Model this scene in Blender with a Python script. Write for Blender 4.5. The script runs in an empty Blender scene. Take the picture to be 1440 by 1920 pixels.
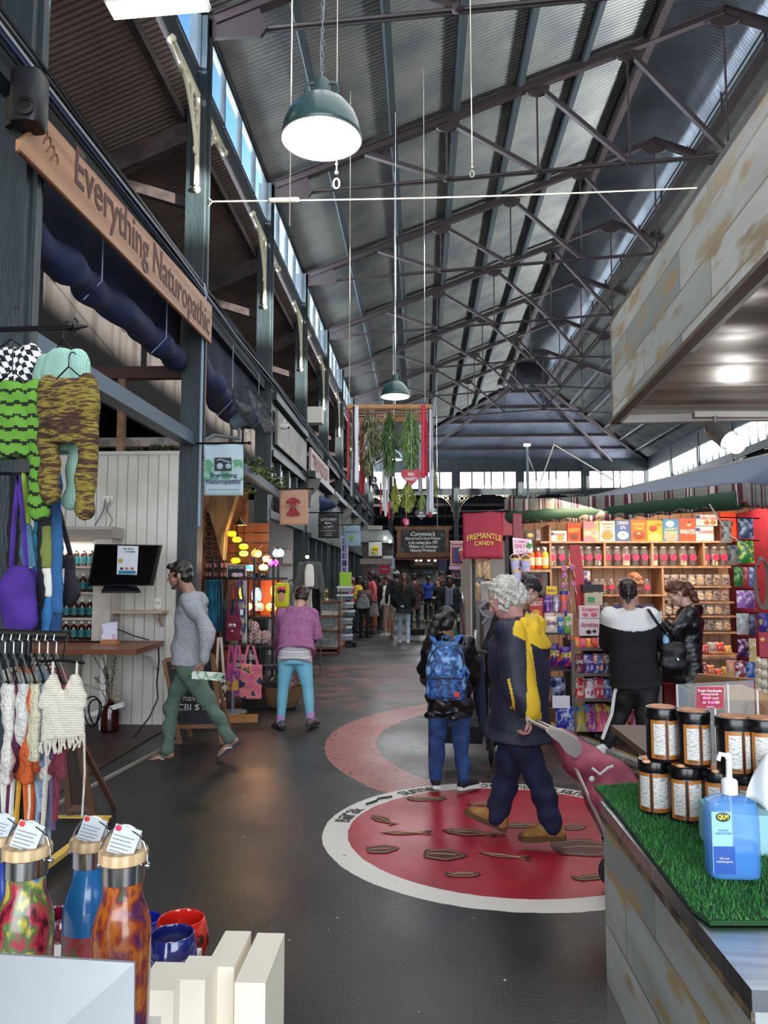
import bpy, math, random
import numpy as np
from mathutils import Vector as V, Matrix, noise as mnoise
C = bpy.context.scene
COL = C.collection
PI = math.pi
# ---------------------------------------------------------------- camera, world, light, exposure
CH, YAW, PITCH, FP = 1.63, math.radians(2.78), math.radians(4.88), 1440.0
cam = bpy.data.objects.new('camera', bpy.data.cameras.new('camera'))
COL.objects.link(cam); C.camera = cam
cam.data.sensor_fit = 'VERTICAL'; cam.data.sensor_height = 24; cam.data.lens = 18
cam.data.clip_start = .05; cam.data.clip_end = 300
cam.location = (0, 0, CH); cam.rotation_euler = (PI/2 + PITCH, 0, YAW)
CR = Matrix.Rotation(YAW, 3, 'Z') @ Matrix.Rotation(PI/2 + PITCH, 3, 'X')
def P(px, py, Y):
    "world point at distance Y along the hall that the photograph shows at px, py"
    d = CR @ V(((px-720)/FP, -(py-960)/FP, -1)); d *= Y/d.y
    return V((d.x, Y, CH + d.z))
def G(px, py, z=0.0):
    d = CR @ V(((px-720)/FP, -(py-960)/FP, -1)); d *= (z-CH)/d.z
    return V((d.x, d.y, z))
C.view_settings.view_transform = 'Standard'; C.view_settings.look = 'None'
C.view_settings.gamma = 1; C.view_settings.exposure = EXPOSURE = 0.2
C.cycles.use_denoising = True
C.cycles.max_bounces = 8; C.cycles.diffuse_bounces = 4; C.cycles.transparent_max_bounces = 16
C.cycles.sample_clamp_indirect = 6
w = bpy.data.worlds.new('sky'); C.world = w; w.use_nodes = True
nt = w.node_tree; bg = nt.nodes['Background']
tc = nt.nodes.new('ShaderNodeTexCoord'); sp = nt.nodes.new('ShaderNodeSeparateXYZ'); cr = nt.nodes.new('ShaderNodeValToRGB')
nt.links.new(tc.outputs['Generated'], sp.inputs[0]); nt.links.new(sp.outputs[2], cr.inputs[0])
e = cr.color_ramp.elements
e[0].position = .0; e[0].color = (.72, .78, .85, 1); e[1].position = .62; e[1].color = (.03, .14, .45, 1)
q = cr.color_ramp.elements.new(.30); q.color = (.62, .78, 1.0, 1)
q = cr.color_ramp.elements.new(.50); q.color = (.12, .32, .8, 1)
nt.links.new(cr.outputs[0], bg.inputs[0]); bg.inputs[1].default_value = 2.2
def sun_lamp():
    L = bpy.data.lights.new('low_sun', 'SUN'); L.energy = 75; L.angle = .012; L.color = (1, .95, .85)
    o = bpy.data.objects.new('low_sun', L); COL.objects.link(o)
    o.rotation_euler = V((-1, .42, -.088)).to_track_quat('-Z', 'Y').to_euler()
sun_lamp()
def area(name, loc, size, energy, aim, color=(1, 1, 1)):
    L = bpy.data.lights.new(name, 'AREA'); L.shape = 'RECTANGLE'; L.size, L.size_y = size; L.energy = energy; L.color = color
    o = bpy.data.objects.new(name, L); COL.objects.link(o); o.location = loc
    o.rotation_euler = V(aim).to_track_quat('-Z', 'Y').to_euler(); return o
area('entrance_daylight', (1.5, -6, 3.0), (12, 5.5), 1000, (0, 1, .02), (.95, .98, 1))
area('east_window_daylight', (13.9, 18, 7.3), (52, 1.3), 8500, (-1, 0, .40), (.92, .96, 1)).data.spread = math.radians(40)
area('west_window_daylight', (-3.6, 18, 7.75), (52, .7), 9500, (1, 0, .25), (.8, .9, 1))
area('end_window_daylight', (5, 45.2, 7.2), (15, 1.3), 1500, (0, -1, -.05), (.9, .95, 1))
area('hall_fill_front', (2.2, 5.5, 8.0), (7, 7), 220, (0, 0, -1), (.95, .98, 1))  # three added fill panels under the roof; no skylights modelled
area('hall_fill_middle', (3.5, 15, 8.0), (9, 9), 420, (0, 0, -1), (.95, .98, 1))
area('hall_fill_back', (3.5, 29, 8.0), (9, 13), 900, (0, 0, -1), (.95, .98, 1))
# ---------------------------------------------------------------- helpers
def hexc(h):
    h = h.lstrip('#'); r = [int(h[i:i+2], 16)/255 for i in (0, 2, 4)]
    return tuple(((c+.055)/1.055)**2.4 if c > .04045 else c/12.92 for c in r) + (1,)
MC = {}
def M(col, rough=.6, metal=0, c2=None, ns=8, nd=3, lo=.4, hi=.6, bump=0, bs=None, emit=0, alpha=1, trans=0, coat=0, stretch=None, wave=None, coord='Object', sheen=0):
    "one principled material; c2 mixes in a second colour by noise or bands"
    key = (col, rough, metal, c2, ns, nd, lo, hi, bump, bs, emit, alpha, trans, coat, stretch, wave, coord, sheen)
    if key in MC: return MC[key]
    m = bpy.data.materials.new('paint_' + col.strip('#')); m.use_nodes = True; MC[key] = m
    nt = m.node_tree; N = nt.nodes; Lk = nt.links.new; b = N['Principled BSDF']
    b.inputs['Base Color'].default_value = hexc(col); b.inputs['Roughness'].default_value = rough; b.inputs['Metallic'].default_value = metal
    m.diffuse_color = hexc(col)
    if alpha < 1: b.inputs['Alpha'].default_value = alpha
    if trans: b.inputs['Transmission Weight'].default_value = trans
    if coat: b.inputs['Coat Weight'].default_value = coat
    if sheen: b.inputs['Sheen Weight'].default_value = sheen
    co = None
    if c2 or bump or wave:
        t = N.new('ShaderNodeTexCoord'); mp = N.new('ShaderNodeMapping'); Lk(t.outputs[coord], mp.inputs[0])
        if stretch: mp.inputs['Scale'].default_value = stretch
        co = mp.outputs[0]
    src = None
    if c2:
        if wave:
            tx = N.new('ShaderNodeTexWave'); tx.wave_type = 'BANDS'; tx.bands_direction = wave; tx.inputs['Scale'].default_value = ns
            tx.inputs['Distortion'].default_value = nd; tx.inputs['Detail'].default_value = 2; f = tx.outputs['Fac']
        else:
            tx = N.new('ShaderNodeTexNoise'); tx.inputs['Scale'].default_value = ns; tx.inputs['Detail'].default_value = nd; f = tx.outputs['Fac']
        Lk(co, tx.inputs['Vector'])
        r = N.new('ShaderNodeValToRGB'); Lk(f, r.inputs[0]); r.color_ramp.elements[0].position = lo; r.color_ramp.elements[1].position = hi
        cols = [col, c2] if isinstance(c2, str) else [col] + list(c2)
        r.color_ramp.elements[0].color = hexc(cols[0]); r.color_ramp.elements[1].color = hexc(cols[-1])
        for i, c in enumerate(cols[1:-1]):
            q = r.color_ramp.elements.new(lo + (hi-lo)*(i+1)/(len(cols)-1)); q.color = hexc(c)
        Lk(r.outputs[0], b.inputs['Base Color']); src = r.outputs[0]
    if bump:
        tx = N.new('ShaderNodeTexNoise'); tx.inputs['Scale'].default_value = bs or 40; tx.inputs['Detail'].default_value = 3; Lk(co, tx.inputs['Vector'])
        bp = N.new('ShaderNodeBump'); bp.inputs['Strength'].default_value = bump; bp.inputs['Distance'].default_value = .02
        Lk(tx.outputs['Fac'], bp.inputs['Height']); Lk(bp.outputs[0], b.inputs['Normal'])
    if emit:
        b.inputs['Emission Strength'].default_value = emit; b.inputs['Emission Color'].default_value = hexc(col)
        if src: Lk(src, b.inputs['Emission Color'])
    return m
def tag(o, label=None, cat=None, group=None, kind=None):
    if label: o['label'] = label
    if cat: o['category'] = cat
    if group: o['group'] = group
    if kind: o['kind'] = kind
    return o
def thing(name, label, cat, loc=(0, 0, 0), group=None, rz=0):
    o = bpy.data.objects.new(name, None); COL.objects.link(o); o.location = loc; o.rotation_euler.z = rz
    o.empty_display_size = .05
    return tag(o, label, cat, group)
def unit(a): a = V(a); return a.normalized() if a.length > 1e-9 else V((0, 0, 1))
def frame(d, up=(0, 0, 1)):
    d = unit(d); u = V(up)
    if abs(d.dot(u)) > .99: u = V((0, 1, 0)) if abs(d.y) < .9 else V((1, 0, 0))
    s = d.cross(u).normalized(); return s, s.cross(d).normalized()
class MB:
    def __init__(s): s.v, s.f, s.m, s.cm = [], [], [], 0
    def mat(s, i): s.cm = i; return s
    def add(s, vs, fs):
        k = len(s.v); s.v += [tuple(p) for p in vs]; s.f += [tuple(i+k for i in f) for f in fs]; s.m += [s.cm]*len(fs); return s
    def box(s, c, d, rz=0, rx=0, ry=0, tap=1):
        R = Matrix.Rotation(rz, 3, 'Z') @ Matrix.Rotation(ry, 3, 'Y') @ Matrix.Rotation(rx, 3, 'X'); vs = []
        for z in (-1, 1):
            t = tap if z > 0 else 1
            for x, y in ((-1, -1), (1, -1), (1, 1), (-1, 1)): vs.append(V(c) + R @ V((x*d[0]/2*t, y*d[1]/2*t, z*d[2]/2)))
        return s.add(vs, [(3, 2, 1, 0), (4, 5, 6, 7), (0, 1, 5, 4), (1, 2, 6, 5), (2, 3, 7, 6), (3, 0, 4, 7)])
    def bb(s, x0, x1, y0, y1, z0, z1): return s.box(((x0+x1)/2, (y0+y1)/2, (z0+z1)/2), (abs(x1-x0), abs(y1-y0), abs(z1-z0)))
    def bar(s, a, b, w_, h_=None, up=(0, 0, 1)):
        a, b = V(a), V(b); h_ = h_ or w_; sd, u = frame(b-a, up); vs = []
        for p in (a, b):
            for i, j in ((-1, -1), (1, -1), (1, 1), (-1, 1)): vs.append(p + sd*i*w_/2 + u*j*h_/2)
        return s.add(vs, [(0, 1, 2, 3), (7, 6, 5, 4), (0, 4, 5, 1), (1, 5, 6, 2), (2, 6, 7, 3), (3, 7, 4, 0)])
    def tube(s, pts, r, n=8, closed=False):
        pts = [V(p) for p in pts]; k = len(pts); rs = r if isinstance(r, (list, tuple)) else [r]*k; vs = []; pu = None
        for i, p in enumerate(pts):
            d = (pts[(i+1) % k]-pts[i-1]) if closed else (pts[min(i+1, k-1)]-pts[max(i-1, 0)])
            sd, u = frame(d, pu or (0, 0, 1)); pu = u
            for j in range(n):
                a = 2*PI*j/n; vs.append(p + (sd*math.cos(a)+u*math.sin(a))*rs[i])
        fs = []
        for i in range(k if closed else k-1):
            a, b = i*n, ((i+1) % k)*n
            for j in range(n): fs.append((a+j, b+j, b+(j+1) % n, a+(j+1) % n))
        if not closed: fs += [tuple(range(n)), tuple(range(k*n-1, (k-1)*n-1, -1))]
        return s.add(vs, fs)
    def lathe(s, prof, c=(0, 0, 0), n=20, ax=None, sx=1, sy=1):
        c = V(c); vs = []; k = len(prof)
        if ax: a3 = unit(ax); a1, a2 = frame(a3, (0, 1, 0))
        else: a1, a2, a3 = V((1, 0, 0)), V((0, 1, 0)), V((0, 0, 1))
        for r, z in prof:
            for j in range(n):
                a = 2*PI*j/n; vs.append(c + a1*math.cos(a)*r*sx + a2*math.sin(a)*r*sy + a3*z)
        fs = [(i*n+j, i*n+(j+1) % n, (i+1)*n+(j+1) % n, (i+1)*n+j) for i in range(k-1) for j in range(n)]
        if prof[0][0] > 1e-6: fs.append(tuple(range(n-1, -1, -1)))
        if prof[-1][0] > 1e-6: fs.append(tuple(range((k-1)*n, k*n)))
        return s.add(vs, fs)
    def ball(s, c, r, n=12, m=8, R=None):
        r = (r, r, r) if isinstance(r, (int, float)) else r; vs = []; c = V(c)
        R = R or Matrix.Identity(3)
        for i in range(m+1):
            t = PI*i/m
            for j in range(n):
                a = 2*PI*j/n; vs.append(c + R @ V((math.sin(t)*math.cos(a)*r[0], math.sin(t)*math.sin(a)*r[1], -math.cos(t)*r[2])))
        return s.add(vs, [(i*n+j, i*n+(j+1) % n, (i+1)*n+(j+1) % n, (i+1)*n+j) for i in range(m) for j in range(n)])
    def prism(s, pts, d):
        "closed outline (3-D points) pushed by vector d"
        pts = [V(p) for p in pts]; d = V(d); n = len(pts)
        return s.add(pts + [p+d for p in pts], [tuple(range(n-1, -1, -1)), tuple(range(n, 2*n))] + [(i, (i+1) % n, n+(i+1) % n, n+i) for i in range(n)])
    def grid(s, fn, nu, nv, th=0):
        vs = [V(fn(i/nu, j/nv)) for i in range(nu+1) for j in range(nv+1)]; W = nv+1
        fs = [(i*W+j, (i+1)*W+j, (i+1)*W+j+1, i*W+j+1) for i in range(nu) for j in range(nv)]
        return s.add(vs, fs)
    def build(s, name, mats, parent=None, w=False, smooth=False, loc=None, solid=0, lab=None, sub=0, wn=False):
        me = bpy.data.meshes.new(name); vs = s.v; o_loc = None
        if parent is None and loc is None and vs:
            a = np.array(vs); o_loc = V(((a[:, 0].min()+a[:, 0].max())/2, (a[:, 1].min()+a[:, 1].max())/2, a[:, 2].min()))
            vs = [tuple(p) for p in (a - np.array(o_loc))]
        me.from_pydata(vs, [], s.f)
        mats = mats if isinstance(mats, (list, tuple)) else [mats]
        for m in mats: me.materials.append(m)
        me.polygons.foreach_set('material_index', s.m)
        if smooth: me.polygons.foreach_set('use_smooth', [True]*len(s.f))
        me.validate(); me.update()
        if smooth and smooth != 'all':
            me.set_sharp_from_angle(angle=math.radians(38))
        o = bpy.data.objects.new(name, me); COL.objects.link(o)
        if parent:
            o.parent = parent
            if w and parent.parent is None: o.matrix_parent_inverse = Matrix.Translation(-V(parent.location))
        elif o_loc is not None: o.location = o_loc
        elif loc is not None: o.location = loc
        if solid:
            md = o.modifiers.new('thickness', 'SOLIDIFY'); md.thickness = solid; md.offset = 0
        if sub:
            md = o.modifiers.new('smooth', 'SUBSURF'); md.levels = md.render_levels = sub
        if lab: o['label'] = lab
        return o
def struct(mb, name, mats, **k):
    o = mb.build(name, mats, **k); o['kind'] = 'structure'; return o
def kids(o): return list(o.children)
def dup(root, loc=None, rz=None, label=None, group=None, mats=None):
    def cp(o, par):
        c = o.copy(); COL.objects.link(c)
        if par is not None: c.parent = par
        for ch in kids(o): cp(ch, c)
        return c
    r = cp(root, None)
    if loc is not None: r.location = loc
    if rz is not None: r.rotation_euler.z = rz
    if label: r['label'] = label
    if group: r['group'] = group
    return r
def recolor(root, name, mat):
    "give the copied part its own mesh with another material"
    for c in root.children:
        if c.name.split('.')[0] == name: c.data = c.data.copy(); c.data.materials[0] = mat
TXT = {}
def lettering(s, mat, parent, at, width, height=None, rot=(PI/2, 0, 0), name='lettering', w=True, depth=.002, arch=0, bold=0, shear=0, align='CENTER', lines=1.05):
    "raised letters fitted to width (and height), centred on at"
    key = (s, bold, shear, align)
    if key not in TXT:
        cu = bpy.data.curves.new('t', 'FONT'); cu.body = s; cu.align_x = align; cu.space_line = lines; cu.offset = bold; cu.shear = shear; cu.resolution_u = 3
        cu.extrude = .01; ob = bpy.data.objects.new('t', cu); COL.objects.link(ob)
        dg = bpy.context.evaluated_depsgraph_get(); dg.update()
        me = bpy.data.meshes.new_from_object(ob.evaluated_get(dg)); bpy.data.objects.remove(ob)
        n = len(me.vertices); a = np.zeros(n*3); me.vertices.foreach_get('co', a); a = a.reshape(-1, 3)
        TXT[key] = (a, [tuple(p.vertices) for p in me.polygons]); bpy.data.meshes.remove(me)
    a, fs = TXT[key]; a = a.copy()
    if not len(a): return None
    mn, mx = a.min(0), a.max(0); a -= (mn+mx)/2; sx = width/max(mx[0]-mn[0], 1e-6); sy = height/(mx[1]-mn[1]) if height else sx
    a[:, 0] *= sx; a[:, 1] *= sy; a[:, 2] *= depth/.02
    if arch: a[:, 1] -= arch*(a[:, 0]/(width/2))**2
    R = np.array(Matrix.Rotation(rot[2], 3, 'Z') @ Matrix.Rotation(rot[1], 3, 'Y') @ Matrix.Rotation(rot[0], 3, 'X'))
    a = a @ R.T + np.array(at)
    b = MB(); b.add([tuple(p) for p in a], fs)
    return b.build(name, mat, parent, w=w)
rnd = random.Random(7)
def rr(a, b): return rnd.uniform(a, b)
# ---------------------------------------------------------------- shared materials
DKGREEN = M('#283236', .5, c2='#1b2326', ns=6, lo=.35, hi=.7, stretch=(3, 3, .4))
POSTG = M('#273438', .5, c2='#1d282b', ns=7, lo=.35, hi=.7, bump=.3, bs=30, stretch=(3, 3, .35))
MAROON = M('#291f21', .55)
DARKT = M('#241d1e', .7, c2='#3d312e', ns=5)
ROOF = M('#94958f', .42, .5, c2='#74777a', ns=1.3, lo=.35, hi=.7)
ROOFL = M('#80736d', .55, .25, c2='#6a5a56', ns=1.2, lo=.3, hi=.7)
ROOFD = M('#7b8494', .5, .5, c2='#5a606c', ns=1.1, lo=.3, hi=.7)
IRON = M('#16171a', .45, .6); CREAM = M('#cfc9ad', .6); WHITE = M('#e6e4df', .5); BLACK = M('#0c0c0e', .5)
CHROME = M('#b9bcc0', .25, 1); WOODL = M('#b98a58', .55, c2='#98693f', ns=3, nd=5, wave='Z', lo=.2, hi=.9)
GOLDW = M('#e0ba55', .6)
# ---------------------------------------------------------------- floor
def floor_mat():
    m = bpy.data.materials.new('painted_asphalt'); m.use_nodes = True; nt = m.node_tree; N = nt.nodes; L = nt.links.new; b = N['Principled BSDF']
    tc = N.new('ShaderNodeTexCoord')
    def noise(sc, det=4):
        n = N.new('ShaderNodeTexNoise'); n.inputs['Scale'].default_value = sc; n.inputs['Detail'].default_value = det; L(tc.outputs['Object'], n.inputs['Vector']); return n.outputs['Fac']
    def math_(op, a, b_=None, c=None):
        n = N.new('ShaderNodeMath'); n.operation = op
        for i, x in enumerate((a, b_, c)):
            if x is None: continue
            if isinstance(x, (int, float)): n.inputs[i].default_value = x
            else: L(x, n.inputs[i])
        return n.outputs[0]
    def ramp(f, p0, p1, c0=(0, 0, 0, 1), c1=(1, 1, 1, 1)):
        n = N.new('ShaderNodeValToRGB'); L(f, n.inputs[0]); n.color_ramp.elements[0].position = p0; n.color_ramp.elements[1].position = p1
        n.color_ramp.elements[0].color = c0; n.color_ramp.elements[1].color = c1; return n.outputs[0]
    def mix(f, a, c):
        n = N.new('ShaderNodeMix'); n.data_type = 'RGBA'; (L(f, n.inputs[0]) if not isinstance(f, (int, float)) else setattr(n.inputs[0], 'default_value', f))
        for i, x in ((6, a), (7, c)):
            if isinstance(x, tuple): n.inputs[i].default_value = x
            else: L(x, n.inputs[i])
        return n.outputs[2]
    def dist(cx, cy, warp=0):
        n = N.new('ShaderNodeVectorMath'); n.operation = 'DISTANCE'; L(tc.outputs['Object'], n.inputs[0]); n.inputs[1].default_value = (cx, cy, 0)
        return math_('ADD', n.outputs['Value'], math_('MULTIPLY', math_('SUBTRACT', noise(9), .5), warp))
    n1, n2, n3 = noise(1.1), noise(160, 2), noise(14)
    base = mix(ramp(n1, .35, .7), hexc('#1d1c1d'), hexc('#2b2928'))
    base = mix(ramp(n3, .62, .70), base, hexc('#161516'))
    base = mix(ramp(n2, .72, .80), base, hexc('#4a4845'))
    spots = noise(26, 1); base = mix(ramp(spots, .785, .80), base, hexc('#cfcac0'))
    wear = ramp(noise(16), .26, .33)
    def band(d, a, b_): return math_('MULTIPLY', math_('GREATER_THAN', d, a), math_('LESS_THAN', d, b_))
    d2 = dist(ARC[0], ARC[1], .06)
    pink = math_('MULTIPLY', band(d2, ARC[2]-.5, ARC[2]), ramp(noise(16), .30, .44)); base = mix(math_('MULTIPLY', pink, .85), base, hexc('#a8605c'))
    inner = math_('MULTIPLY', math_('LESS_THAN', d2, ARC[2]-.5), ramp(noise(7), .48, .6)); base = mix(math_('MULTIPLY', inner, .35), base, hexc('#7d4a4a'))
    d3 = dist(-.35, 12.2, .5); far = math_('MULTIPLY', band(d3, 0, 2.6), ramp(noise(3), .42, .6)); base = mix(math_('MULTIPLY', far, .55), base, hexc('#86474a'))  # reddish floor reflection painted into the base colour
    d1 = dist(CIR[0], CIR[1], .02)
    red = mix(ramp(noise(2.2), .4, .65), hexc('#a8122c'), hexc('#921023'))
    base = mix(math_('LESS_THAN', d1, CIR[2]-.14), base, red)
    wmask = math_('MULTIPLY', band(d1, CIR[2]-.16, CIR[2]), wear); base = mix(wmask, base, hexc('#d8d4cb'))
    L(base, b.inputs['Base Color'])
    ro = N.new('ShaderNodeMapRange'); L(n1, ro.inputs[0]); ro.inputs[1].default_value = .3; ro.inputs[2].default_value = .7; ro.inputs[3].default_value = .28; ro.inputs[4].default_value = .5
    L(ro.outputs[0], b.inputs['Roughness'])
    bp = N.new('ShaderNodeBump'); bp.inputs['Strength'].default_value = .35; bp.inputs['Distance'].default_value = .004; L(noise(60, 3), bp.inputs['Height']); L(bp.outputs[0], b.inputs['Normal'])
    return m
CIR = (.55, 5.12, 1.19); ARC = (2.04, 7.88, 3.0)
mb = MB(); mb.bb(-11, 21, -12, 56, -.1, 0); floor = struct(mb, 'floor', floor_mat(), loc=(0, 0, 0))
# ---------------------------------------------------------------- the hall: roof, trusses, clerestory, posts
XL, XR, RX, EZ, AZ, YE, YR = -2.62, 12.9, 5.14, 8.42, 11.35, 44.0, 36.2
PY = [-3.1, .8, 4.7, 8.6, 12.5, 16.4, 20.3, 24.2, 28.1, 32.0, 35.9, 39.8]
def slope_z(x): return EZ + (AZ-EZ)*min(abs(x-XL), abs(XR-x))/(RX-XL)
def roof_prof():
    p = [(XL-.25, EZ-.1), (3.95, slope_z(3.95))]
    return p
def sheet(mb, p0f, p1f, y0, y1, pitch=.076, seg=1, amp=.016):
    "corrugated sheet: waves run from p0f(y) to p1f(y)"
    n = int((y1-y0)/pitch)*4; k = len(mb.v)
    for i in range(n+1):
        y = y0+(y1-y0)*i/n; h = amp*math.cos(2*PI*i/4)
        for j in range(seg+1):
            a, b = V(p0f(y)), V(p1f(y)); q = a.lerp(b, j/seg); mb.v.append((q.x, q.y, q.z+h))
    W = seg+1
    for i in range(n):
        for j in range(seg):
            mb.f.append((k+i*W+j, k+(i+1)*W+j, k+(i+1)*W+j+1, k+i*W+j+1)); mb.m.append(mb.cm)
def xtop(y, lim): return lim if y <= YR else min(lim, XL + (YE-y))
BX0, BX1 = 3.95, 6.05
mb = MB()
sheet(mb, lambda y: (XL-.07, y, EZ-.04), lambda y: (xtop(y, BX0), y, slope_z(xtop(y, BX0))), -7, YE)
sheet(mb, lambda y: (XR+.07, y, EZ-.04), lambda y: (XR+XL-xtop(y, XL+XR-BX1), y, slope_z(xtop(y, XL+XR-BX1))), -7, YE)
struct(mb, 'ceiling', ROOF, smooth='all')
# raised rounded ridge sheet
mb = MB(); n = int((YR+7)/.076)*4; k = 10
for i in range(n+1):
    y = -7 + (YR+7)*i/n; h = .009*math.cos(2*PI*i/4)
    for j in range(k+1):
        t = j/k; a = PI*(1-t)*.92+PI*.04; x = (BX0+BX1)/2 + 1.18*math.cos(a); z = slope_z(BX0)-.05 + (1.05+h)*math.sin(a)
        mb.v.append((x, y, z))
for i in range(n):
    for j in range(k): mb.f.append((i*(k+1)+j, (i+1)*(k+1)+j, (i+1)*(k+1)+j+1, i*(k+1)+j+1)); mb.m.append(0)
struct(mb, 'ceiling_ridge', M('#a9b3bd', .35, .6, c2='#8a929a', ns=1, lo=.3, hi=.7), smooth='all')
# hipped end
mb = MB()
n = int((XR-XL)/.076)*4; kk = len(mb.v)
for i in range(n+1):
    x = XL+(XR-XL)*i/n; h = .012*math.cos(2*PI*i/4); d = min(x-XL, XR-x); y = YE-d
    mb.v += [(x, YE+.2, EZ-.12+h), (x, y, slope_z(x)+h)]
for i in range(n): mb.f.append((2*i, 2*i+2, 2*i+3, 2*i+1)); mb.m.append(0)
struct(mb, 'ceiling_end', ROOFD, smooth='all')
# ridge louvre strip, purlins
mb = MB()
for j in range(5): mb.bar((BX1+.03, -7, slope_z(BX1)+.12+.14*j), (BX1+.03, YR, slope_z(BX1)+.12+.14*j), .05, .02)
y = -6.5
while y < YR: mb.bar((BX1, y, slope_z(BX1)-.05), (BX1, y, slope_z(BX1)+.75), .04); y += 1.95
mb.bb(BX0-.2, BX1+.2, YR, YR+.05, slope_z(BX0)-.1, slope_z(BX0)+1.1)
struct(mb, 'trim_1', M('#2d2d31', .6))
DKP = M('#343d41', .55); n = 1
for x in (-1.55, -.45, .62, 1.70, 2.78, 3.92, 6.1, 7.5, 8.6, 9.7, 10.8, 11.9):
    mb = MB(); ye = YR if BX0-.2 < x < BX1+.3 else YE - min(x-XL, XR-x); z = slope_z(x)-.08; big = x in (3.92, 6.1)
    sg = 1 if x < RX else -1; ang = math.atan((AZ-EZ)/(RX-XL))*sg
    mb.bar((x, -7, z-.03*big), (x, ye, z-.03*big), .1 if not big else .16, .13 if not big else .2, up=(-math.sin(ang), 0, math.cos(ang)))
    struct(mb, 'purlin', MAROON if big else DKP)
for j in range(1, 6):
    mb = MB(); d = j*1.3; mb.bar((XL+d, YE-d, slope_z(XL+d)-.1), (XR-d, YE-d, slope_z(XL+d)-.1), .1, .14); struct(mb, 'purlin', MAROON)
for s in (0, 1):
    mb = MB(); mb.bar((XL if not s else XR, YE, EZ-.15), (RX, YR, AZ-.12), .14, .2); struct(mb, 'hip_rafter', MAROON)
# trusses
def halfdisc(mb, c, r, th, up=1):
    pts = [V(c)+V((r*math.cos(a), 0, -r*math.sin(a)*.8)) for a in [PI*i/10 for i in range(11)]] + [V(c)+V((-r*.6, 0, .1)), V(c)+V((r*.6, 0, .1))]
    pts = [V(c)+V((r*math.cos(a), -th/2, -r*math.sin(a)*.8)) for a in [PI*i/10 for i in range(11)]]
    mb.prism(pts, (0, th, 0))
def truss(Y, name='roof_truss'):
    mb = MB(); hs = RX-XL-.18
    for s in (-1, 1):
        def T(u, off=0):  # u metres from ridge
            x = RX+s*u; return V((x, Y, AZ-.18 - u*(AZ-.18-8.28)/hs + off))
        def Bt(u): return V((RX+s*u, Y, 8.66 - u*.5/hs))
        mb.bar(T(0), T(hs), .13, .1); mb.bar(T(0, .06), T(hs, .06), .2, .02)
        us = [0, 1.62, 3.15, 4.68, 6.1]
        mb.tube([Bt(0), Bt(hs)], .022, 6); mb.tube([Bt(0)+V((0, .07, 0)), Bt(hs)+V((0, .07, 0))], .022, 6)
        for i, u in enumerate(us[1:4]):
            halfdisc(mb, T(u)+V((0, 0, -.03)), .22, .05)
            mb.tube([T(u), Bt(u)], .018, 6); mb.ball(Bt(u), (.09, .08, .05), 8, 5)
        for i in range(1, 5):
            a, b = T(us[i]), Bt(us[i-1]); mb.bar(a, b, .09, .07)
        f = T(hs); pts = [f+V((s*.1, -.03, .08)), f+V((s*.1, -.03, -.2)), f+V((-s*.55, -.03, -.2)), f+V((-s*.62, -.03, -.1)), f+V((-s*.5, -.03, .22))]
        mb.prism(pts, (0, .06, 0))
    halfdisc(mb, V((RX, Y, AZ-.2)), .32, .06); mb.tube([V((RX, Y, AZ-.2)), V((RX, Y, 8.66))], .02, 6); mb.ball((RX, Y, 8.66), (.16, .1, .06), 8, 5)
    return mb
for y in PY:
    if y < YR-1: struct(truss(y), 'roof_truss', MAROON, smooth=True)
for s in (0, 1):   # wind-braced end trusses of the hip
    mb = MB(); a = V((RX, YR, AZ-.2)); b = V((XL+3.6*s*3.2+2, YE, EZ-.2)); mb.bar(a, b, .1); struct(mb, 'hip_brace', MAROON)
# clerestory wall on the aisle side
GLASSB = M('#dfeaf5', .12, alpha=.1); GLASSW = M('#eef3f6', .2, alpha=.25)
def wall_band(name, axis, pos, a0, a1, zs, zt, bot, top, n_pane, bays, out):
    pass
mb = MB(); mb.bb(XL-.06, XL+.06, -7, YE, 8.34, EZ+.02); mb.bb(XL-.1, XL+.02, -7, YE, 7.28, 7.58)
pass
struct(mb, 'wall_left', DKGREEN)
k = 1
for i in range(1, len(PY)):
    y0, y1 = PY[i]+.1, (PY[i+1]-.1 if i+1 < len(PY) else YE)
    fr = MB(); n = 4; st = (y1-y0)/n
    for j in range(n+1): fr.bb(XL-.035, XL+.035, y0+j*st-.02, y0+j*st+.02, 7.58, 8.34)
    fr.bb(XL-.03, XL+.03, y0, y1, 7.6, 7.64); fr.bb(XL-.03, XL+.03, y0, y1, 8.3, 8.34)
    f = struct(fr, 'window_%d' % k, DKGREEN)
    g = MB(); g.bb(XL-.004, XL+.004, y0+.02, y1-.02, 7.6, 8.32)
    for q in range(3): g.mat(1); [g.bb(XL-.3-.01, XL-.3, y0+j*st+.1, y0+(j+1)*st-.18, 7.72+q*.13, 7.77+q*.13) for j in range(n)]
    go = g.build('window_pane', [GLASSB, M('#ffffff', .5)], f); go.location = -f.location; k += 1
# right clerestory
mb = MB(); mb.bb(XR-.08, XR+.08, -7, YE, 7.75, EZ+.02); mb.bb(XR-.1, XR+.1, -7, YE, 6.45, 6.75); struct(mb, 'wall_right', DKGREEN)
for i in range(1, len(PY)):
    y0, y1 = PY[i]+.1, (PY[i+1]-.1 if i+1 < len(PY) else YE); fr = MB(); n = 5; st = (y1-y0)/n
    for j in range(n+1): fr.bb(XR-.03, XR+.03, y0+j*st-.025, y0+j*st+.025, 6.75, 7.75)
    fr.bb(XR-.03, XR+.03, y0, y1, 6.75, 6.79); fr.bb(XR-.03, XR+.03, y0, y1, 7.7, 7.75)
    f = struct(fr, 'window_%d' % k, M('#6d7a80', .5)); g = MB(); g.bb(XR-.004, XR+.004, y0, y1, 6.78, 7.71); go = g.build('window_pane', GLASSW, f); go.location = -f.location; k += 1
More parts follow.
